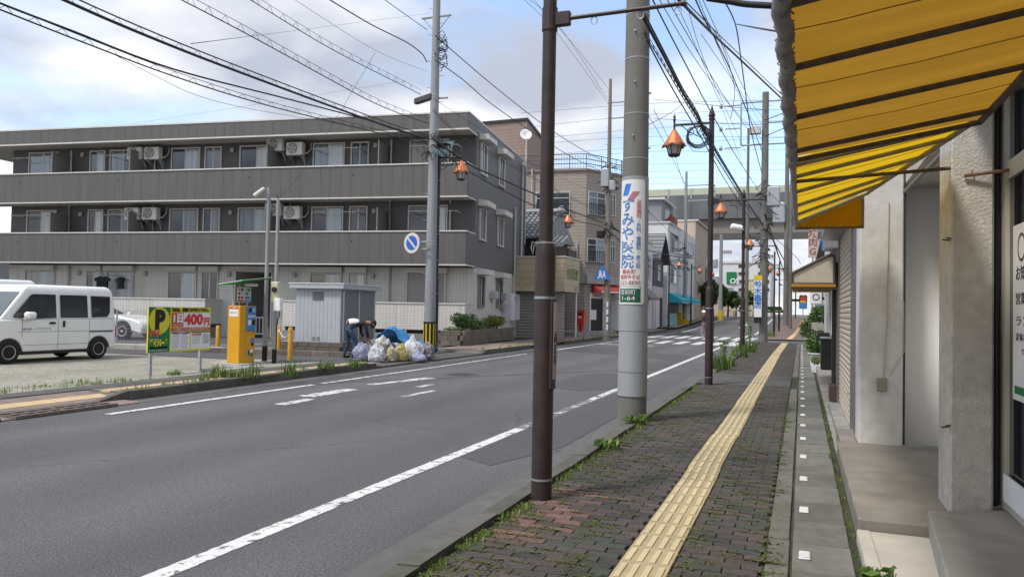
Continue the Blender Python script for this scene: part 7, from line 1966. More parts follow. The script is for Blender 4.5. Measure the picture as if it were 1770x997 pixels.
# ================================================================ BUILDINGS FURTHER DOWN THE STREET
tan_s = tile_mat('tan_siding', (.325, .275, .24), (.21, .175, .15), 60, .19, 'XZ', .09, .06, .8)
tan_dark = tile_mat('brown_siding', (.26, .195, .165), (.17, .13, .11), 60, .22, 'XZ', .07, .06, .8)
def frame_of(p0, p1, z=0):
    d = Vector((p1[0] - p0[0], p1[1] - p0[1], 0)).normalized(); n = Vector((d.y, -d.x, 0))
    M4 = Matrix((d, -n, Vector((0, 0, 1)))).transposed().to_4x4(); M4.translation = (p0[0], p0[1], z); return M4
def fwin(parent, p0, p1, r, kind=0, rail=False, split=True, fm=None):
    """window on the wall face p0->p1: r = (from, to along the face, z bottom, z top); local -y points outwards"""
    a, c, z0, z1 = r; M4 = frame_of(p0, p1); t = .06 if c - a > .8 else .045
    q = MB(); q.T = M4
    q.box(a, c, -.06, .03, z1 - t, z1); q.box(a, c, -.08, .03, z0, z0 + t); q.box(a, a + t, -.06, .03, z0 + t, z1 - t); q.box(c - t, c, -.06, .03, z0 + t, z1 - t)
    w_ = q.build('window', fm or alu, parent, world=True)
    q = MB(); q.T = M4; m_ = (a + c) / 2
    g1, g2 = ((win_glass_d, win_glass_b), (win_glass, win_glass_d), (win_glass_d, win_glass_d), (win_glass_b, win_glass))[kind % 4]
    q.box(a + t, m_ - .02, -.02, -.01, z0 + t, z1 - t); q.build('pane', g1, w_, world=True)
    q = MB(); q.T = M4; q.box(m_ + .02, c - t, -.02, -.01, z0 + t, z1 - t); q.build('pane', g2, w_, world=True)
    q = MB(); q.T = M4; q.box(m_ - .03, m_ + .03, -.05, .0, z0 + t, z1 - t)
    if z1 - z0 > 1.3: q.box(a + t, m_ - .031, -.045, -.005, z0 + (z1 - z0) * .72, z0 + (z1 - z0) * .72 + .05); q.box(m_ + .031, c - t, -.045, -.005, z0 + (z1 - z0) * .72, z0 + (z1 - z0) * .72 + .05)
    q.build('sash', fm or alu, w_, world=True)['kind'] = 'stuff'
    if rail:
        q = MB(); q.T = M4; h = z0 + min(.8, (z1 - z0) * .45); q.box(a - .08, c + .08, -.26, -.22, h, h + .04); q.box(a - .08, c + .08, -.26, -.22, z0 - .06, z0 - .02)
        n_ = max(4, int((c - a) / .13))
        for k in range(n_ + 1): x = a - .06 + (c - a + .12) * k / n_; q.box(x - .011, x + .011, -.25, -.23, z0 - .02, h)
        q.box(a - .08, a - .04, -.24, 0, z0 - .05, z0 - .01); q.box(c + .04, c + .08, -.24, 0, z0 - .05, z0 - .01)
        q.build('window_railing', dark_metal, w_, world=True)['kind'] = 'stuff'
    return w_
def fbox(name, parent, p0, p1, r, mt, out_=.1, inn=.02, bev=0.0):
    q = MB(); q.T = frame_of(p0, p1); q.box(r[0], r[1], -out_, inn, r[2], r[3], bev=bev); return q.build(name, mt, parent, world=True)
def body(t, poly, z0, z1, mt, name='wall'):
    q = MB(); q.prism([(x, y, z0) for x, y in poly], (0, 0, z1 - z0)); return q.build(name, mt, t, world=True)

# ---- tan three storey corner building
B0, B1, B2, B3 = (-15.8, 44.2), (-12.1, 44.6), (-10.5, 47.3), (-10.7, 56)
tb = thing('tan_building', 'tan horizontally clad three storey building with a roof railing and corner shop', 'building', (-14, 50, .1))
body(tb, [(-21, 43.7), B0, B1, B2, B3, (-21, 56)], 0, 9.9, tan_s)
q = MB(); q.prism([(x, y, 9.9) for x, y in [(-21, 43.6), (-15.8, 44.1), (-12.05, 44.5), (-10.4, 47.27), (-10.6, 56.1), (-21, 56.1)]], (0, 0, .12)); q.build('roof', tan_dark, tb, world=True)
q = MB(); pr_ = [(-17.5, 44.1), (-15.8, 44.25), (-12.15, 44.65), (-10.6, 47.3), (-10.75, 55.5)]
for z in (10.35, 10.62, 10.92): q.tube([(x, y, z) for x, y in pr_], .025, 5)
for a, b_ in zip(pr_, pr_[1:]):
    L_ = math.hypot(b_[0] - a[0], b_[1] - a[1]); n_ = int(L_ / .16)
    for k in range(n_ + 1): u = k / n_; q.tube([(a[0] + (b_[0] - a[0]) * u, a[1] + (b_[1] - a[1]) * u, 10.0), (a[0] + (b_[0] - a[0]) * u, a[1] + (b_[1] - a[1]) * u, 10.92)], .028 if k % 8 == 0 else .011, 4)
q.build('roof_railing', dark_metal, tb, world=True)['kind'] = 'stuff'
fwin(tb, B0, B1, (0.64,2.773,7.214,8.65), 2, True); fwin(tb, B0, B1, (1.691,2.785,4.63,5.813), 3)
fwin(tb, B1, B2, (0.138,1.61,7.271,8.705), 1, True); fwin(tb, B1, B2, (2.015,2.473,7.36,8.713), 2)
fwin(tb, B1, B2, (0.107,1.625,4.438,5.868), 0, True); fwin(tb, B1, B2, (2.079,2.486,4.477,5.899), 2)
for y0 in (49.0, 52.5): fwin(tb, B2, B3, (y0 - 47.3, y0 - 46.0, 4.4, 5.9), 1, True); fwin(tb, B2, B3, (y0 - 47.3, y0 - 46.0, 7.3, 8.8), 0, True)
q = MB(); q.tube([(-12.594,44.45,5.628), (-12.573,44.45,4.453)], .05, 6); q.tube([(-15.37,44.1,10.06), (-15.367,44.1,8.019)], .05, 6); q.build('downpipe', pipe_m, tb, world=True)['kind'] = 'stuff'
band_m = tile_mat('grey_fascia', (.30, .29, .285), (.2, .19, .19), .30, 3, 'XZ', .005, .05, .6)
fbox('fascia', tb, B1, B2, (-.1, 3.2, (0.147,1.665,3.148,3.671)[2], (0.147,1.665,3.148,3.671)[3]), band_m, .25)
fbox('fascia', tb, B0, B1, (.8, 3.75, 3.15, 3.68), band_m, .22)
SR_ = (0.482,1.512,0.536,2.278)
fbox('shop_opening', tb, B1, B2, (SR_[0], SR_[1], .35, SR_[3]), MATS['dark_doorway'], .02)
fbox('door_frame', tb, B1, B2, (SR_[0] - .08, SR_[0], .35, SR_[3] + .3), white_paint, .06); fbox('door_frame', tb, B1, B2, (SR_[1], SR_[1] + .08, .35, SR_[3] + .3), white_paint, .06)
sgb = fbox('shop_sign', tb, B1, B2, (SR_[0], SR_[1], SR_[3] + .02, SR_[3] + .32), swhite, .05)
M4 = frame_of(B1, B2); d_ = M4.to_3x3() @ Vector((1, 0, 0)); pos = M4 @ Vector(((SR_[0] + SR_[1]) / 2, -.056, SR_[3] + .17))
text_part('TOBACCO', .2, red_print, pos, d_, (0, 0, 1), sgb, 'lettering', width=.9, world=True, fat=.006)
fbox('poster', tb, B1, B2, (SR_[0] + .02, SR_[0] + .5, 1.0, 1.6), swhite, .03)
aw = thing('awning', 'small red and white shop awning on the tan corner building', 'awning', (-11.3, 46, 2.9))
AR = (0.546,2.641,2.644,3.066)
q = MB(); q.T = frame_of(B1, B2); q.prism([(AR[0], -.02, AR[3] + .05), (AR[0], -.75, AR[2] + .12), (AR[0], -.75, AR[2] - .05), (AR[0], -.02, AR[2] - .05)], (AR[1] - AR[0], 0, 0)); q.build('cloth', mat('dull_red_cloth', (.30, .04, .035), .8, .1), aw, world=True)
q = MB(); q.T = frame_of(B1, B2); q.box(AR[0] + .1, AR[1] - .1, -.765, -.752, AR[2] - .02, AR[2] + .08); q.build('white_band', swhite, aw, world=True)
VR = (2.118,2.78,0.358,2.134)
vm = thing('vending_machine', 'white vending machine beside the tobacco shop door', 'vending machine', (-10.9, 46.2, .36))
q = MB(); q.T = frame_of(B1, B2); q.box(VR[0], VR[0] + 1.0, -.85, -.1, .36, 2.2, bev=.02); q.build('cabinet', white_paint, vm, world=True)
for r_ in range(3):
    q = MB(); q.T = frame_of(B1, B2); q.box(VR[0] + .08, VR[0] + .92, -.87, -.85, 1.25 + r_ * .28, 1.47 + r_ * .28); q.build('drinks_shelf', (win_glass, sblue, red_print)[r_], vm, world=True)
q = MB(); q.T = frame_of(B1, B2); q.box(VR[0] + .15, VR[0] + .85, -.87, -.85, .5, .72); q.build('outlet', black_print, vm, world=True)
slab_poly('forecourt', [(-16, 40.3), (-11.3, 40.3), (-10.5, 46.0), (-10.45, 50), (-16, 50)], .0, .355, concrete)
pb = thing('post_box', 'red square post box on a stand before the tan corner building', 'post box', (-11.5, 41.7, .35))
pb_m = mat('postbox_red', (.55, .045, .025), .4, .06)
q = MB(); q.bevbox(-.24, .24, -.24, .2, .42, 1.16, .03); q.build('body', pb_m, pb); q = MB(); q.box(-.1, .1, -.1, .1, 0, .42); q.build('stand', pb_m, pb)
q = MB(); q.box(-.19, .19, -.26, -.235, .98, 1.04); q.build('slot', black_print, pb); q = MB(); q.box(-.08, .08, -.245, -.238, .78, .88); q.build('label', swhite, pb); q = MB(); q.box(-.26, .26, -.27, .22, 1.16, 1.19); q.build('cap', pb_m, pb)
body(tb, [(-20.5, 47.2), (-16.8, 47.0), (-17.7, 53), (-20.5, 53)], 9.0, 13.8, tan_dark, 'penthouse')
q = MB(); q.prism([(x, y, 13.8) for x, y in [(-20.6, 47.1), (-16.7, 46.9), (-17.6, 53.1), (-20.6, 53.1)]], (0, 0, .15)); q.build('penthouse_coping', dark_metal, tb, world=True)
ds = thing('satellite_dish', 'white satellite dish on a pole by the brown rooftop block', 'satellite dish', (-16.681,46.5,12.709))
q = MB(); q.T = Matrix.Rotation(radians(70), 4, 'X') @ Matrix.Rotation(radians(25), 4, 'Y'); q.lathe([(.0, 0), (.17, .02), (.30, .06), (.38, .11), (.37, .12), (.28, .075), (0, .02)], 20, caps=False); q.build('dish', white_paint, ds, smooth='all')
q = MB(); q.tube([(0, .05, 0), (0, .1, -1.0), (0, .1, -3.0)], .05, 6); q.tube([(0, 0, 0), (0, -.4, .1)], .02, 5); q.build('mast', galv, ds)['kind'] = 'stuff'

# ---- old tiled house and cream signed shop
oh = thing('old_house', 'old dark wooden house with grey tiled roof squeezed beside the apartments', 'house', (-14, 41.5, .1))
old_w = mat('old_wood_wall', (.075, .06, .055), .9, .3, 6, stretch=(1, 1, .3))
body(oh, [(-17, 39.4), (-12.9, 39.55), (-12.9, 43.5), (-17, 43.5)], 0, 5.4, old_w)
tile_g = mat('roof_tile_grey', (.20, .21, .22), .5, .25, 8, dirt=(.35, .36, .36), dscale=3, damt=.5)
q = MB(); q.prism([(-17.4, 38.6, 5.35), (-17.4, 41.5, 7.0), (-17.4, 44.4, 5.35)], (4.7, 0, 0)); rf_ = q.build('roof', tile_g, oh, world=True)
q = MB()
for k in range(16):
    x = -17.3 + k * .3
    for j in range(9):
        u0, u1 = j / 9, (j + 1.05) / 9
        q.tube([(x, 38.55 + 2.95 * u0, 5.40 + 1.66 * u0), (x, 38.55 + 2.95 * u1, 5.36 + 1.66 * u1)], [.10, .085], 6)
q.build('roof_tile', tile_g, rf_, world=True)['kind'] = 'stuff'
q = MB(); q.tube([(-17.4, 41.5, 7.1), (-12.7, 41.5, 7.1)], .16, 8); q.lathe([(.22, -.2), (.28, 0), (.1, .3)], 8, 0, (-12.7, 41.5, 7.1)); q.build('ridge_tile', tile_g, rf_, world=True)['kind'] = 'stuff'
q = MB(); q.prism([(-13.2, 38.3, 4.95), (-13.2, 39.5, 5.4), (-13.2, 39.5, 5.28), (-13.2, 38.3, 4.85)], (1.6, 0, 0))
for k in range(6): q.tube([(-13.1 + k * .28, 38.3, 5.0), (-13.1 + k * .28, 39.5, 5.45)], .08, 6)
q.build('lower_roof', tile_g, oh, world=True)['kind'] = 'stuff'
fwin(oh, (-17, 39.4), (-12.9, 39.55), (1.6, 2.6, 3.2, 4.3), 3); fbox('plank_screen', oh, (-17, 39.4), (-12.9, 39.55), (3.2, 4.0, .2, 3.2), mat('ochre_board', (.33, .24, .13), .8, .15, 5), .04)
cs2 = thing('rice_shop', 'low shop with a cream panelled sign box above a grey shutter', 'shop', (-12.2, 38.5, .14))
cr_p = mat('cream_panel', (.48, .40, .27), .6, .08, 4, dirt=(.30, .24, .15), dscale=1.2, damt=.6)
body(cs2, [(-14, 37.0), (-11.75, 37.0), (-11.75, 39.3), (-14, 39.3)], 0, 2.6, mat('shop_grey_wall', (.28, .27, .26), .7, .1))
q = MB(); q.box(-13.6, -10.98, 36.52, 39.2, 2.45, 4.15); sbx = q.build('sign_box', mat('sign_box_inner', (.1, .09, .07), .9), cs2, world=True)
for k in range(5):
    for j in range(1):
        q = MB(); q.box(-13.6, -10.97, 36.48, 36.52, 2.46 + k * .338, 2.46 + k * .338 + .325); q.build('sign_panel', cr_p, sbx, world=True)
        q = MB(); q.box(-10.98, -10.94, 36.48, 39.2, 2.46 + k * .338, 2.46 + k * .338 + .325); q.build('sign_panel', cr_p, sbx, world=True)
q = MB(); q.box(-13.65, -10.9, 36.44, 39.25, 4.15, 4.22); q.build('sign_cap', trim, sbx, world=True)
text_part('内川米店', .62, mat('sign_moss_green', (.16, .22, .06), .6), Vector((-10.93, 37.95, 3.35)), (0, 1, 0), (0, 0, 1), sbx, 'lettering', width=2.1, world=True, fat=.02)
q = MB(); q.box(-10.95, -10.93, 38.3, 39.0, 2.5, 2.75); q.build('small_plate', mat('lilac_plate', (.30, .24, .28), .6), sbx, world=True)
shm = mat('grey_shutter', (.30, .29, .275), .5, .06)
sl = MB(); sl.prism([(-11.75, 37.05, 0), (-11.71, 37.05, .03), (-11.71, 37.05, .12), (-11.75, 37.05, .14)], (0, 2.2, 0)); o = sl.build('slat', shm, cs2, world=True); sm3 = o.data; bpy.data.objects.remove(o)
for k in range(15): instance(sm3, 'slat', (0, 0, .1 + k * .15), cs2)
sl = MB(); sl.prism([(-13.9, 36.99, 0), (-13.9, 36.95, .03), (-13.9, 36.95, .12), (-13.9, 36.99, .14)], (2.1, 0, 0)); o = sl.build('slat', shm, cs2, world=True); sm3 = o.data; bpy.data.objects.remove(o)
for k in range(15): instance(sm3, 'slat', (0, 0, .1 + k * .15), cs2)
q = MB(); q.tube([(-11.0, 38.9, .1), (-11.0, 38.9, 2.46)], .045, 8); q.build('white_post', white_paint, cs2, world=True)
nb = thing('neighbour_house', 'house with a grey tiled roof glimpsed at the far left behind the apartments', 'house', (-41, 37, 0))
body(nb, [(-46, 35), (-38.6, 33), (-37, 38), (-46, 40)], 0, 5.6, mat('corrugated_wall', (.33, .34, .34), .6, .1, 8, stretch=(6, 6, .2)))
q = MB(); q.prism([(-46.5, 34.2, 5.5), (-46.5, 37.5, 8.0), (-46.5, 41, 5.5)], (8.6, -.4, 0)); rf_ = q.build('roof', tile_g, nb, world=True)
q = MB()
for k in range(26): q.tube([(-46.4 + k * .33, 34.2 - k * .015, 5.58), (-46.4 + k * .33, 37.4 - k * .015, 8.05)], .11, 5)
q.build('roof_tile', tile_g, rf_, world=True)['kind'] = 'stuff'

# ---- white houses and shops on the left up to the viaduct
hw = mat('house_white', (.60, .605, .61), .75, .05, 3, dirt=(.48, .48, .48), dscale=.6, damt=.5)
hg = mat('house_dark_grey', (.085, .085, .095), .7, .1); hb_ = mat('house_beige', (.46, .38, .30), .8, .07, 3, dirt=(.36, .30, .24), dscale=.6, damt=.5); hl = mat('house_light', (.50, .475, .46), .8, .06)
wa = thing('white_house', 'narrow white rendered house just right of the thick pole', 'house', (-14, 61, .1))
body(wa, [(-18, 57.2), (-11.6, 57.2), (-11.6, 64), (-18, 64)], 0, 7.1, hw); q = MB(); q.box(-18.1, -11.5, 57.1, 64.1, 7.1, 7.25); q.build('roof', alu, wa, world=True)
fwin(wa, (-11.6, 57.2), (-11.6, 64), (1.5, 3.5, 4.2, 5.9), 3); fwin(wa, (-11.6, 57.2), (-11.6, 64), (4.5, 5.8, 4.2, 5.9), 0); fbox('door', wa, (-11.6, 57.2), (-11.6, 64), (3.2, 4.4, .15, 2.2), black_print, .04)
q = MB(); q.prism([(-11.6, 58.5, 3.4), (-10.7, 58.5, 2.6), (-10.7, 58.5, 2.5), (-11.6, 58.5, 2.5)], (0, 4.2, 0)); q.build('door_canopy', mat('brown_grey_canopy', (.19, .17, .165), .7), wa, world=True)
wb = thing('gabled_house', 'dark grey gabled house with a pale ground floor', 'house', (-14, 67, .2))
body(wb, [(-18, 64.4), (-11.6, 64.4), (-11.6, 69.4), (-18, 69.4)], .0, 3.7, hl, 'lower_wall'); q = MB(); q.prism([(-18, 64.4, 3.7), (-18, 64.4, 6.0), (-18, 66.9, 8.0), (-18, 69.4, 6.0), (-18, 69.4, 3.7)], (6.4, 0, 0)); q.build('upper_wall', hg, wb, world=True)
for s, ya, yb2 in ((1, 64.0, 66.95), (-1, 69.8, 66.85)):
    q = MB(); q.prism([(-18.2, ya, 5.72), (-18.2, yb2, 8.15), (-18.2, yb2, 8.3), (-18.2, ya, 5.87)], (7.2, 0, 0)); r_ = q.build('roof', mat('slate', (.10, .105, .12), .5, .15, 6) if 'slate' not in MATS else MATS['slate'], wb, world=True)
    q = MB()
    for k in range(7): u = (k + .5) / 7; q.box(-18.2, -10.99, min(ya, yb2) + abs(yb2 - ya) * (u if s > 0 else 1 - u) - .03, min(ya, yb2) + abs(yb2 - ya) * (u if s > 0 else 1 - u) + .03, 5.87 + 2.43 * u, 5.93 + 2.43 * u)
    q.build('roof_course', trim, r_, world=True)['kind'] = 'stuff'
fwin(wb, (-11.6, 64.4), (-11.6, 69.4), (2.0, 3.2, 4.2, 5.6), 3); fbox('door', wb, (-11.6, 64.4), (-11.6, 69.4), (3.4, 4.5, .2, 2.8), dark_metal, .05); fbox('door', wb, (-11.6, 64.4), (-11.6, 69.4), (1.2, 2.6, .2, 2.5), hw, .05)
wc = thing('white_building', 'white three storey building with tall windows and a cyan awning', 'building', (-15, 78, .4))
body(wc, [(-21, 70.3), (-11.4, 70.3), (-11.0, 86), (-21, 86)], 0, 9.6, hw); q = MB(); q.box(-21.1, -11.2, 70.2, 86.1, 9.6, 9.75); q.build('roof', alu, wc, world=True)
body(wc, [(-19, 71.5), (-12.2, 71.5), (-12.2, 78), (-19, 78)], 9.75, 11.9, mat('grey_cladding', (.20, .205, .225), .6, .08), 'roof_storey'); q = MB(); q.box(-19.3, -11.9, 71.2, 78.3, 11.9, 12.1); q.build('upper_roof', trim, wc, world=True)
for r in ((1.092,5.304,7.07,8.915), (1.3,4.898,4.229,6.019), (11.504,14.552,7.548,8.892)): fwin(wc, (-11.4, 70.3), (-11.0, 86), r, 1)
fwin(wc, (-11.4, 70.3), (-11.0, 86), (8.8, 11.2, 4.5, 7.8), 2); fwin(wc, (-21, 70.3), (-11.4, 70.3), (1.5, 4.0, 8.0, 9.2), 2)
fbox('shop_opening', wc, (-11.4, 70.3), (-11.0, 86), (1.0, 6.0, .4, 2.5), MATS['dark_doorway'], .03)
sd2 = thing('satellite_dish', 'round dish and red brown gable on the roof of the white building', 'satellite dish', (-12.0, 74, 9.75))
q = MB(); q.prism([(-.6, 0, 0), (.6, 0, 0), (.6, 0, .8), (-.3, 0, 1.6)], (0, 2, 0)); q.build('chimney_block', mat('brick_red', (.26, .10, .07), .8), sd2); q = MB(); q.T = Matrix.Translation((-.3, -.4, 1.0)) @ Matrix.Rotation(radians(75), 4, 'X'); q.lathe([(0, 0), (.4, .05), (.55, .15), (.4, .08), (0, .03)], 16, caps=False); q.build('dish', white_paint, sd2)
ca2 = thing('awning', 'cyan blue shop awning on the white building', 'awning', (-10.8, 76, 2.5))
q = MB(); q.prism([(-11.3, 71.0, 3.3), (-10.2, 71.0, 2.7), (-10.2, 71.0, 2.4), (-11.3, 71.0, 2.4)], (.2, 12.5, 0)); q.build('cloth', mat('cyan_cloth', (.02, .33, .45), .7, .08), ca2, world=True)
q = MB(); q.box(-10.18, -10.0, 71.0, 83.4, 2.38, 2.44); q.build('front_bar', alu, ca2, world=True)
ab = thing('a_board', 'pale blue folding sign board on the pavement under the cyan awning', 'sign board', (-11.024,71.5,0.346))
q = MB(); q.prism([(-.35, -.3, 0), (.35, -.3, 0), (.3, 0, 1.1), (-.3, 0, 1.1)], (0, .03, 0)); q.build('front_panel', mat('pale_blue_board', (.25, .42, .46), .6), ab); q = MB(); q.prism([(-.35, .4, 0), (.35, .4, 0), (.3, .05, 1.1), (-.3, .05, 1.1)], (0, .03, 0)); q.build('rear_panel', white_paint, ab)
wd = thing('beige_building', 'beige narrow three storey building before the viaduct', 'building', (-14, 93, .6))
body(wd, [(-20, 86.4), (-11.0, 86.4), (-10.8, 100), (-20, 100)], 0, 11.6, hb_); q = MB(); q.box(-20.1, -10.7, 86.3, 100.1, 11.6, 11.75); q.build('roof', trim, wd, world=True)
for y0 in (1.5, 7.0, 10.5):
    for z in (3.8, 7.2): fwin(wd, (-11.0, 86.4), (-10.8, 100), (y0, y0 + 1.5, z, z + 1.6), 2, z < 5)
rs = thing('banner_sign', 'tall narrow red sign by the shrubs before the beige building', 'sign', (-11.266,90,0.227))
q = MB(); q.box(-.12, .12, -.3, .3, .3, 3.2, bev=.02); q.build('plate', red_print, rs); q = MB(); q.box(-.05, .05, -.05, .05, 0, .3); q.build('foot', dark_metal, rs)

# ---- elevated viaduct
vd = thing('viaduct', 'long grey elevated viaduct with a pale noise barrier spanning the street', 'viaduct', (0, 108, 0))
vd_w = mat('viaduct_grey_panel', (.105, .112, .12), .7, .15, 1.2, dirt=(.16, .17, .175), dscale=.5, damt=.6, stretch=(1, 1, .25)); vd_c = mat('viaduct_concrete', (.21, .195, .17), .85, .1, 2, dirt=(.2, .19, .17), dscale=.6, damt=.5)
VZ0, VZ1, VZ2 = 13.98, 17.24, 18.15
k = 0; x = -95.0
pmv = MB(); pmv.box(.02, 2.98, 0, .25, 0, VZ1 - VZ0); o = pmv.build('side_panel', vd_w, vd); pv_m = o.data; bpy.data.objects.remove(o)
bmv = MB(); bmv.box(.04, 2.96, .05, .12, 0, VZ2 - VZ1); o = bmv.build('barrier_panel', mat('noise_barrier', (.66, .68, .56), .4, .06, trans=.5), vd); bv_m = o.data; bpy.data.objects.remove(o)
pst_ = MB(); pst_.box(-.08, .08, -.05, .15, -.5, VZ2 - VZ1); o = pst_.build('barrier_post', galv, vd); ps_m = o.data; bpy.data.objects.remove(o)
while x < 70:
    for me_, nm, z, y in ((pv_m, 'side_panel', VZ0, 105), (bv_m, 'barrier_panel', VZ1, 105), (ps_m, 'barrier_post', VZ1, 105)):
        instance(me_, nm, (x, y - 108, z), vd)
    x += 3
q = MB(); q.box(-95, 70, 105.3, 115, VZ0 + .3, VZ1 - .5); q.build('deck', vd_c, vd, world=True)
q = MB(); GZ = 12.08
q.box(-95, 70, 105.6, 107.0, GZ, VZ0 + .29); q.box(-95, 70, 112, 113.4, GZ, VZ0 + .29); q.build('girder', vd_c, vd, world=True)['kind'] = 'stuff'
q = MB(); q.box(-95, 70, 105.2, 105.55, GZ - .9, GZ - .02); q.build('lower_beam', mat('viaduct_dark', (.10, .09, .085), .8), vd, world=True)
for x in (-45, -19, 13, 40):
    q = MB(); q.box(x - 1, x + 1, 106, 113, 0, GZ - .01); q.build('pier', vd_c, vd, world=True)
dp = MB(); dp.box(-1.1, -.1, 104.8, 105.0, VZ0 + .3, VZ1 + 1.2); dp.build('grey_cabinet', galv, vd, world=True)

# ---- beyond: crossing, buildings, trees
fb = thing('far_white_building', 'large white five storey building closing the view under the viaduct', 'building', (-8, 182, 0))
P0, P1 = (-17.51,180), (-6.47,180)
body(fb, [P0, P1, (P1[0], 200), (P0[0] , 200)], 0, 12.72, hw)
q = MB(); q.box(P0[0] - .2, P1[0] + .2, 179.8, 200.2, 12.72, 13.12); q.build('roof', trim, fb, world=True)
q = MB(); q.box(-10.68, -9.80, 184, 187, 12, 14.15); q.build('roof_tank', galv, fb, world=True)
FW = [(4.093,5.711,11.687,12.53),(8.303,9.161,11.685,12.521),(9.772,10.746,11.684,12.518),(4.112,5.73,10.002,10.779),(8.321,9.178,10.013,10.784),(9.789,10.763,10.017,10.786),(4.132,5.749,8.188,9.03),(8.339,9.196,8.213,9.048),(9.807,10.78,8.223,9.056),(4.152,5.769,6.375,7.216),(8.358,9.215,6.414,7.249),(9.825,10.798,6.43,7.262)]
for r in FW: fwin(fb, P0, P1, r, 2)
gsn = fbox('green_sign', fb, P0, P1, (1.614,3.748,8.173,10.776), sgreen, .3)
M4 = frame_of(P0, P1); r = (1.872,3.879,8.174,9.735)
text_part('OS', 1.6, swhite, M4 @ Vector(((r[0] + r[1]) / 2 + .5, -.36, r[2] + .5)), (1, 0, 0), (0, 0, 1), gsn, 'lettering', world=True, fat=.05)
yb3 = thing('yellow_building', 'narrow pale yellow building far down the street', 'building', (-8.8,150,0.867))
YA, YB = (-9.37,150), (-8.14,150)
body(yb3, [YA, YB, (YB[0], 158), (YA[0], 158)], 0, 7.74, mat('pale_yellow_wall', (.56, .48, .22), .8, .06)); q = MB(); q.box(YA[0] - .1, YB[0] + .1, 149.9, 158, 7.74, 7.99); q.build('roof', trim, yb3, world=True)
for k in range(3): fbox('pilaster', yb3, YA, YB, (.2 + k * .5, .4 + k * .5, 1, 7), trim, .1)
gh = thing('grey_roof_house', 'small white house with a dark pitched roof beside the yellow building', 'house', (-9.85,140,0.878))
GA, GB_ = (-10.85,140), (-8.82,140)
zt = 3.69
body(gh, [GA, GB_, (GB_[0], 148), (GA[0], 148)], 0, zt, hw); q = MB(); q.prism([(GA[0] - .3, 139.7, zt), (GA[0] - .3, 144, zt + 1.8), (GA[0] - .3, 148.3, zt)], (GB_[0] - GA[0] + .6, 0, 0)); q.build('roof', MATS['slate'], gh, world=True); fwin(gh, GA, GB_, (.6, 1.6, 1.8, 2.8), 2)
def tree(x, y, z, h, r, label, seed, n=900, ls=.28, grp='trees beyond the level crossing', mats=None):
    t = thing('street_tree', label, 'tree', (x, y, z), 0, grp); r6 = random.Random(seed)
    q = MB(); q.tube([(0, 0, -.3), (.05, 0, h * .35), (0, .05, h * .7)], [.16, .11, .05], 7)
    for k in range(7):
        a = r6.uniform(0, 6.28); z0 = h * r6.uniform(.3, .55); q.tube([(0, 0, z0), (r * .45 * cos(a), r * .45 * sin(a), z0 + h * .18), (r * .8 * cos(a), r * .8 * sin(a), z0 + h * .3)], [.06, .04, .015], 5)
    q.build('trunk', bark, t)
    q = MB()
    for k in range(9):
        a = r6.uniform(0, 6.28); u = r6.uniform(.1, .65); zz = h * r6.uniform(.42, .88)
        leaves(q, (r * u * cos(a), r * u * sin(a), zz), (r * r6.uniform(.35, .55), r * r6.uniform(.35, .55), h * r6.uniform(.09, .16)), n // 9, ls, 3, seed * 20 + k, .2)
    q.build('crown', mats or [leaf_b, leaf_c, leaf_c], t); return t
TR = [((-10.189,118,1.116), 4.0, 1.4, 'green tree at the far bend left of the third lamp post'), ((-9.575,125,1.115), 3.6, 1.4, 'rounder tree right behind the one at the bend'), ((-7.161,128,1.161), 4.2, 1.3, 'tree before the yellow building'), ((-10.453,112,0.961), 4.6, 1.0, 'slim tree by the distant pole with the yellow base')]
for i, (p, h, r, lab) in enumerate(TR): tree(p[0], p[1], 1.0, h, r, lab, 90 + i)
EVG = (-10.14,92,0.5)
tree(EVG[0], EVG[1], .9, 4.6, 1.5, 'dark dense evergreen bush at the foot of the beige building', 99, 1800, .3, 'trees by the beige building', [leaf_a, leaf_a, leaf_b])
ga = thing('market_awning', 'green market awning far down the street on the right', 'awning', (-4.031,120,1.328))
q = MB(); q.prism([(-1.6, 0, .4), (1.6, 0, .4), (1.2, 0, 1.3), (-1.0, 0, 1.3)], (0, 2, 0)); q.build('cloth', mat('market_green', (.02, .22, .12), .7), ga)
for x in (-1.5, 1.5):
    q = MB(); q.box(x - .05, x + .05, 0, .1, -.8, .4); q.build('post', alu, ga)
gate = thing('crossing_barrier', 'striped level crossing barrier across the far end of the road', 'barrier', (-6, 108, 1.0))
q = MB(); q.tube([(-4, 0, .9), (5, 0, 1.0)], .06, 6); q.build('pole', hy, gate)
for k in range(6):
    q = MB(); q.tube([(-3.5 + k * 1.4, 0, .905 + k * .015), (-3.0 + k * 1.4, 0, .91 + k * .015)], .064, 6); q.build('stripe', hz, gate)
q = MB(); q.box(-4.3, -3.9, -.2, .2, 0, 1.2); q.build('cabinet', galv, gate)
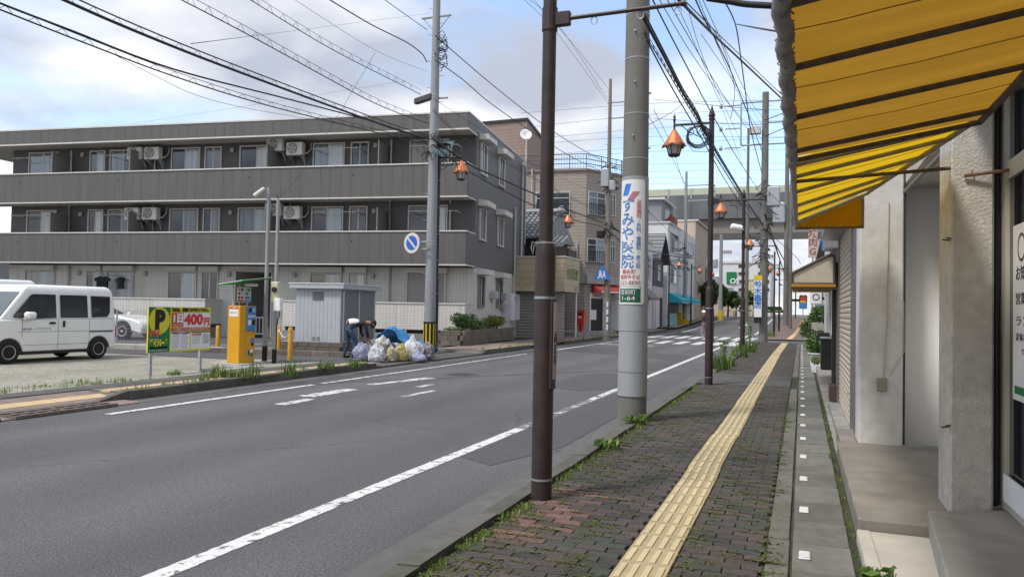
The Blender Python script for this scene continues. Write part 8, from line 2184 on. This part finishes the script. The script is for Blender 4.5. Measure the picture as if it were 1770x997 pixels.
# right side beyond the side street
wr = thing('white_terrace', 'white rendered house row on the right past the side street', 'house', (5, 70, .3))
body(wr, [(1.6, 56), (10, 56), (10, 92), (2.2, 92)], 0, 7.5, hw); q = MB(); q.box(1.4, 10.2, 55.8, 92.2, 7.5, 7.7); q.build('roof', dark_metal, wr, world=True)
for y0 in (3, 9, 16, 24): fwin(wr, (2.2, 92), (1.6, 56), (36 - y0 - 1.6, 36 - y0, 1.4, 2.8), 1); fwin(wr, (2.2, 92), (1.6, 56), (36 - y0 - 1.6, 36 - y0, 4.6, 6.0), 0)
ho = thing('corner_house', 'pale house behind the garden wall before the side street', 'house', (5, 35, .1))
body(ho, [(2.2, 30.5), (9, 30.5), (9, 40.5), (2.2, 40.5)], 0, 6.0, hl); q = MB(); q.prism([(1.8, 30.1, 6.0), (5.6, 30.1, 7.8), (9.4, 30.1, 6.0)], (0, 10.8, 0)); q.build('roof', MATS['slate'], ho, world=True); fwin(ho, (2.2, 40.5), (2.2, 30.5), (2, 4, 3.6, 5), 1); fwin(ho, (2.2, 30.5), (9, 30.5), (1, 2.6, 3.6, 5), 2)
bb = thing('bluish_building', 'tall pale blue white building rising behind the right row', 'building', (8, 120, 0))
body(bb, [(1.75,122), (16, 122), (16, 136), (1.95,136)], 0, 13.96, mat('blue_white_wall', (.46, .52, .56), .7, .05)); q = MB(); q.box(2, 16.2, 121.8, 136.2, 13.96, 14.26); q.build('roof', trim, bb, world=True)
for z in (4, 7.5, 11): fwin(bb, (1.75,122), (16, 122), (1, 4, z, z + 1.6), 2)
tw = thing('sign_tower', 'tall pinkish sign tower with brown and yellow characters over the right row', 'sign', (1.152,96,1.469))
zt0, zt1 = 6.70, 10.06
q = MB(); q.box(-.5, .5, -.15, .15, zt0, zt1); pl2 = q.build('plate', mat('pinkish_plate', (.48, .36, .33), .6, .06), tw); q = MB(); q.box(-.12, .12, -.1, .1, -1, zt0); q.build('mast', galv, tw)
text_part('焼\n肉\nG', 1.05, mat('sign_brown', (.22, .10, .07), .6), Vector((0, -.16, (zt0 + zt1) / 2)), (1, 0, 0), (0, 0, 1), pl2, 'lettering', line=1.0, fat=.02)
cx_ = thing('crossing_signal', 'yellow and black level crossing signal far along the right pavement', 'signal', (-0.695,100,1.214))
q = MB(); q.tube([(0, 0, -.5), (0, 0, 3.9)], .07, 6); q.build('mast', hz, cx_)
for s in (1, -1):
    q = MB(); q.T = Matrix.Translation((0, -.1, 3.5)) @ Matrix.Rotation(s * radians(40), 4, 'Y'); q.box(-.75, .75, -.02 - .03 * s, .02 - .03 * s, -.12, .12); q.build('cross_arm', hy, cx_)
q = MB(); q.box(-.5, .5, -.12, -.05, 1.9, 2.2); q.build('lamp_bar', hz, cx_)
vs2 = thing('shop_sign', 'rounded vertical red yellow and blue shop sign far along the right side', 'sign', (0.146,92,1.26))
za = 0.92; zb = 2.46
q = MB(); q.box(-.42, .42, -.1, .1, za, zb, bev=.15); pl3 = q.build('plate', mat('maroon_plate', (.10, .03, .03), .5), vs2)
q = MB(); q.box(-.3, .3, -.11, -.1, zb - .55, zb - .25); q.build('red_letter', red_print, pl3); q = MB(); q.box(-.3, .3, -.11, -.1, zb - .95, zb - .62); q.build('yellow_letter', hy, pl3); q = MB(); q.box(-.4, .4, -.12, -.1, za, za + (zb - za) * .45); q.build('blue_plate', s_blue, pl3)
q = MB(); q.box(-.05, .05, -.05, .05, -.5, za); q.build('mast', galv, vs2)
# loose town far off, so the street does not end in bare ground
r7 = random.Random(77); i = 0
tints = [hw, hl, hb_, MATS['grey_cladding'], hw]
for (x0, x1, y0, y1, n) in ((-75, -26, 62, 130, 8), (-34, -12, 122, 230, 7), (6, 60, 140, 230, 8), (14, 50, 44, 100, 6), (-120, -60, 60, 150, 6)):
    for k in range(n):
        x = r7.uniform(x0, x1); y = r7.uniform(y0, y1); w_ = r7.uniform(6, 11); d_ = r7.uniform(6, 10); h = r7.choice([5.5, 6, 6.5, 9])
        if -40 < x < -21 and y < 45: continue
        t = thing('town_house', ('white', 'light grey', 'beige', 'dark grey', 'white')[i % 5] + ' house with a ' + ('slate grey', 'tiled', 'brown')[i % 3] + ' pitched roof in the town behind the street row', 'house', (x, y, 0), r7.uniform(-.2, .2), 'town houses beyond the street')
        q = MB(); q.box(-w_ / 2, w_ / 2, -d_ / 2, d_ / 2, -.5, h); q.build('wall', tints[i % 5], t)
        q = MB(); q.prism([(-w_ / 2 - .4, -d_ / 2 - .4, h), (-w_ / 2 - .4, 0, h + r7.uniform(1.4, 2.4)), (-w_ / 2 - .4, d_ / 2 + .4, h)], (w_ + .8, 0, 0)); q.build('roof', (MATS['slate'], tile_g, mat('roof_brown', (.12, .08, .065), .7, .1) if 'roof_brown' not in MATS else MATS['roof_brown'])[i % 3], t)
        for c_ in range(2):
            q = MB(); q.box(-w_ * .35 + c_ * w_ * .4, -w_ * .35 + c_ * w_ * .4 + 1.5, -d_ / 2 - .03, -d_ / 2, 3.4, 4.7); q.build('window', win_glass_d, t)
        i += 1
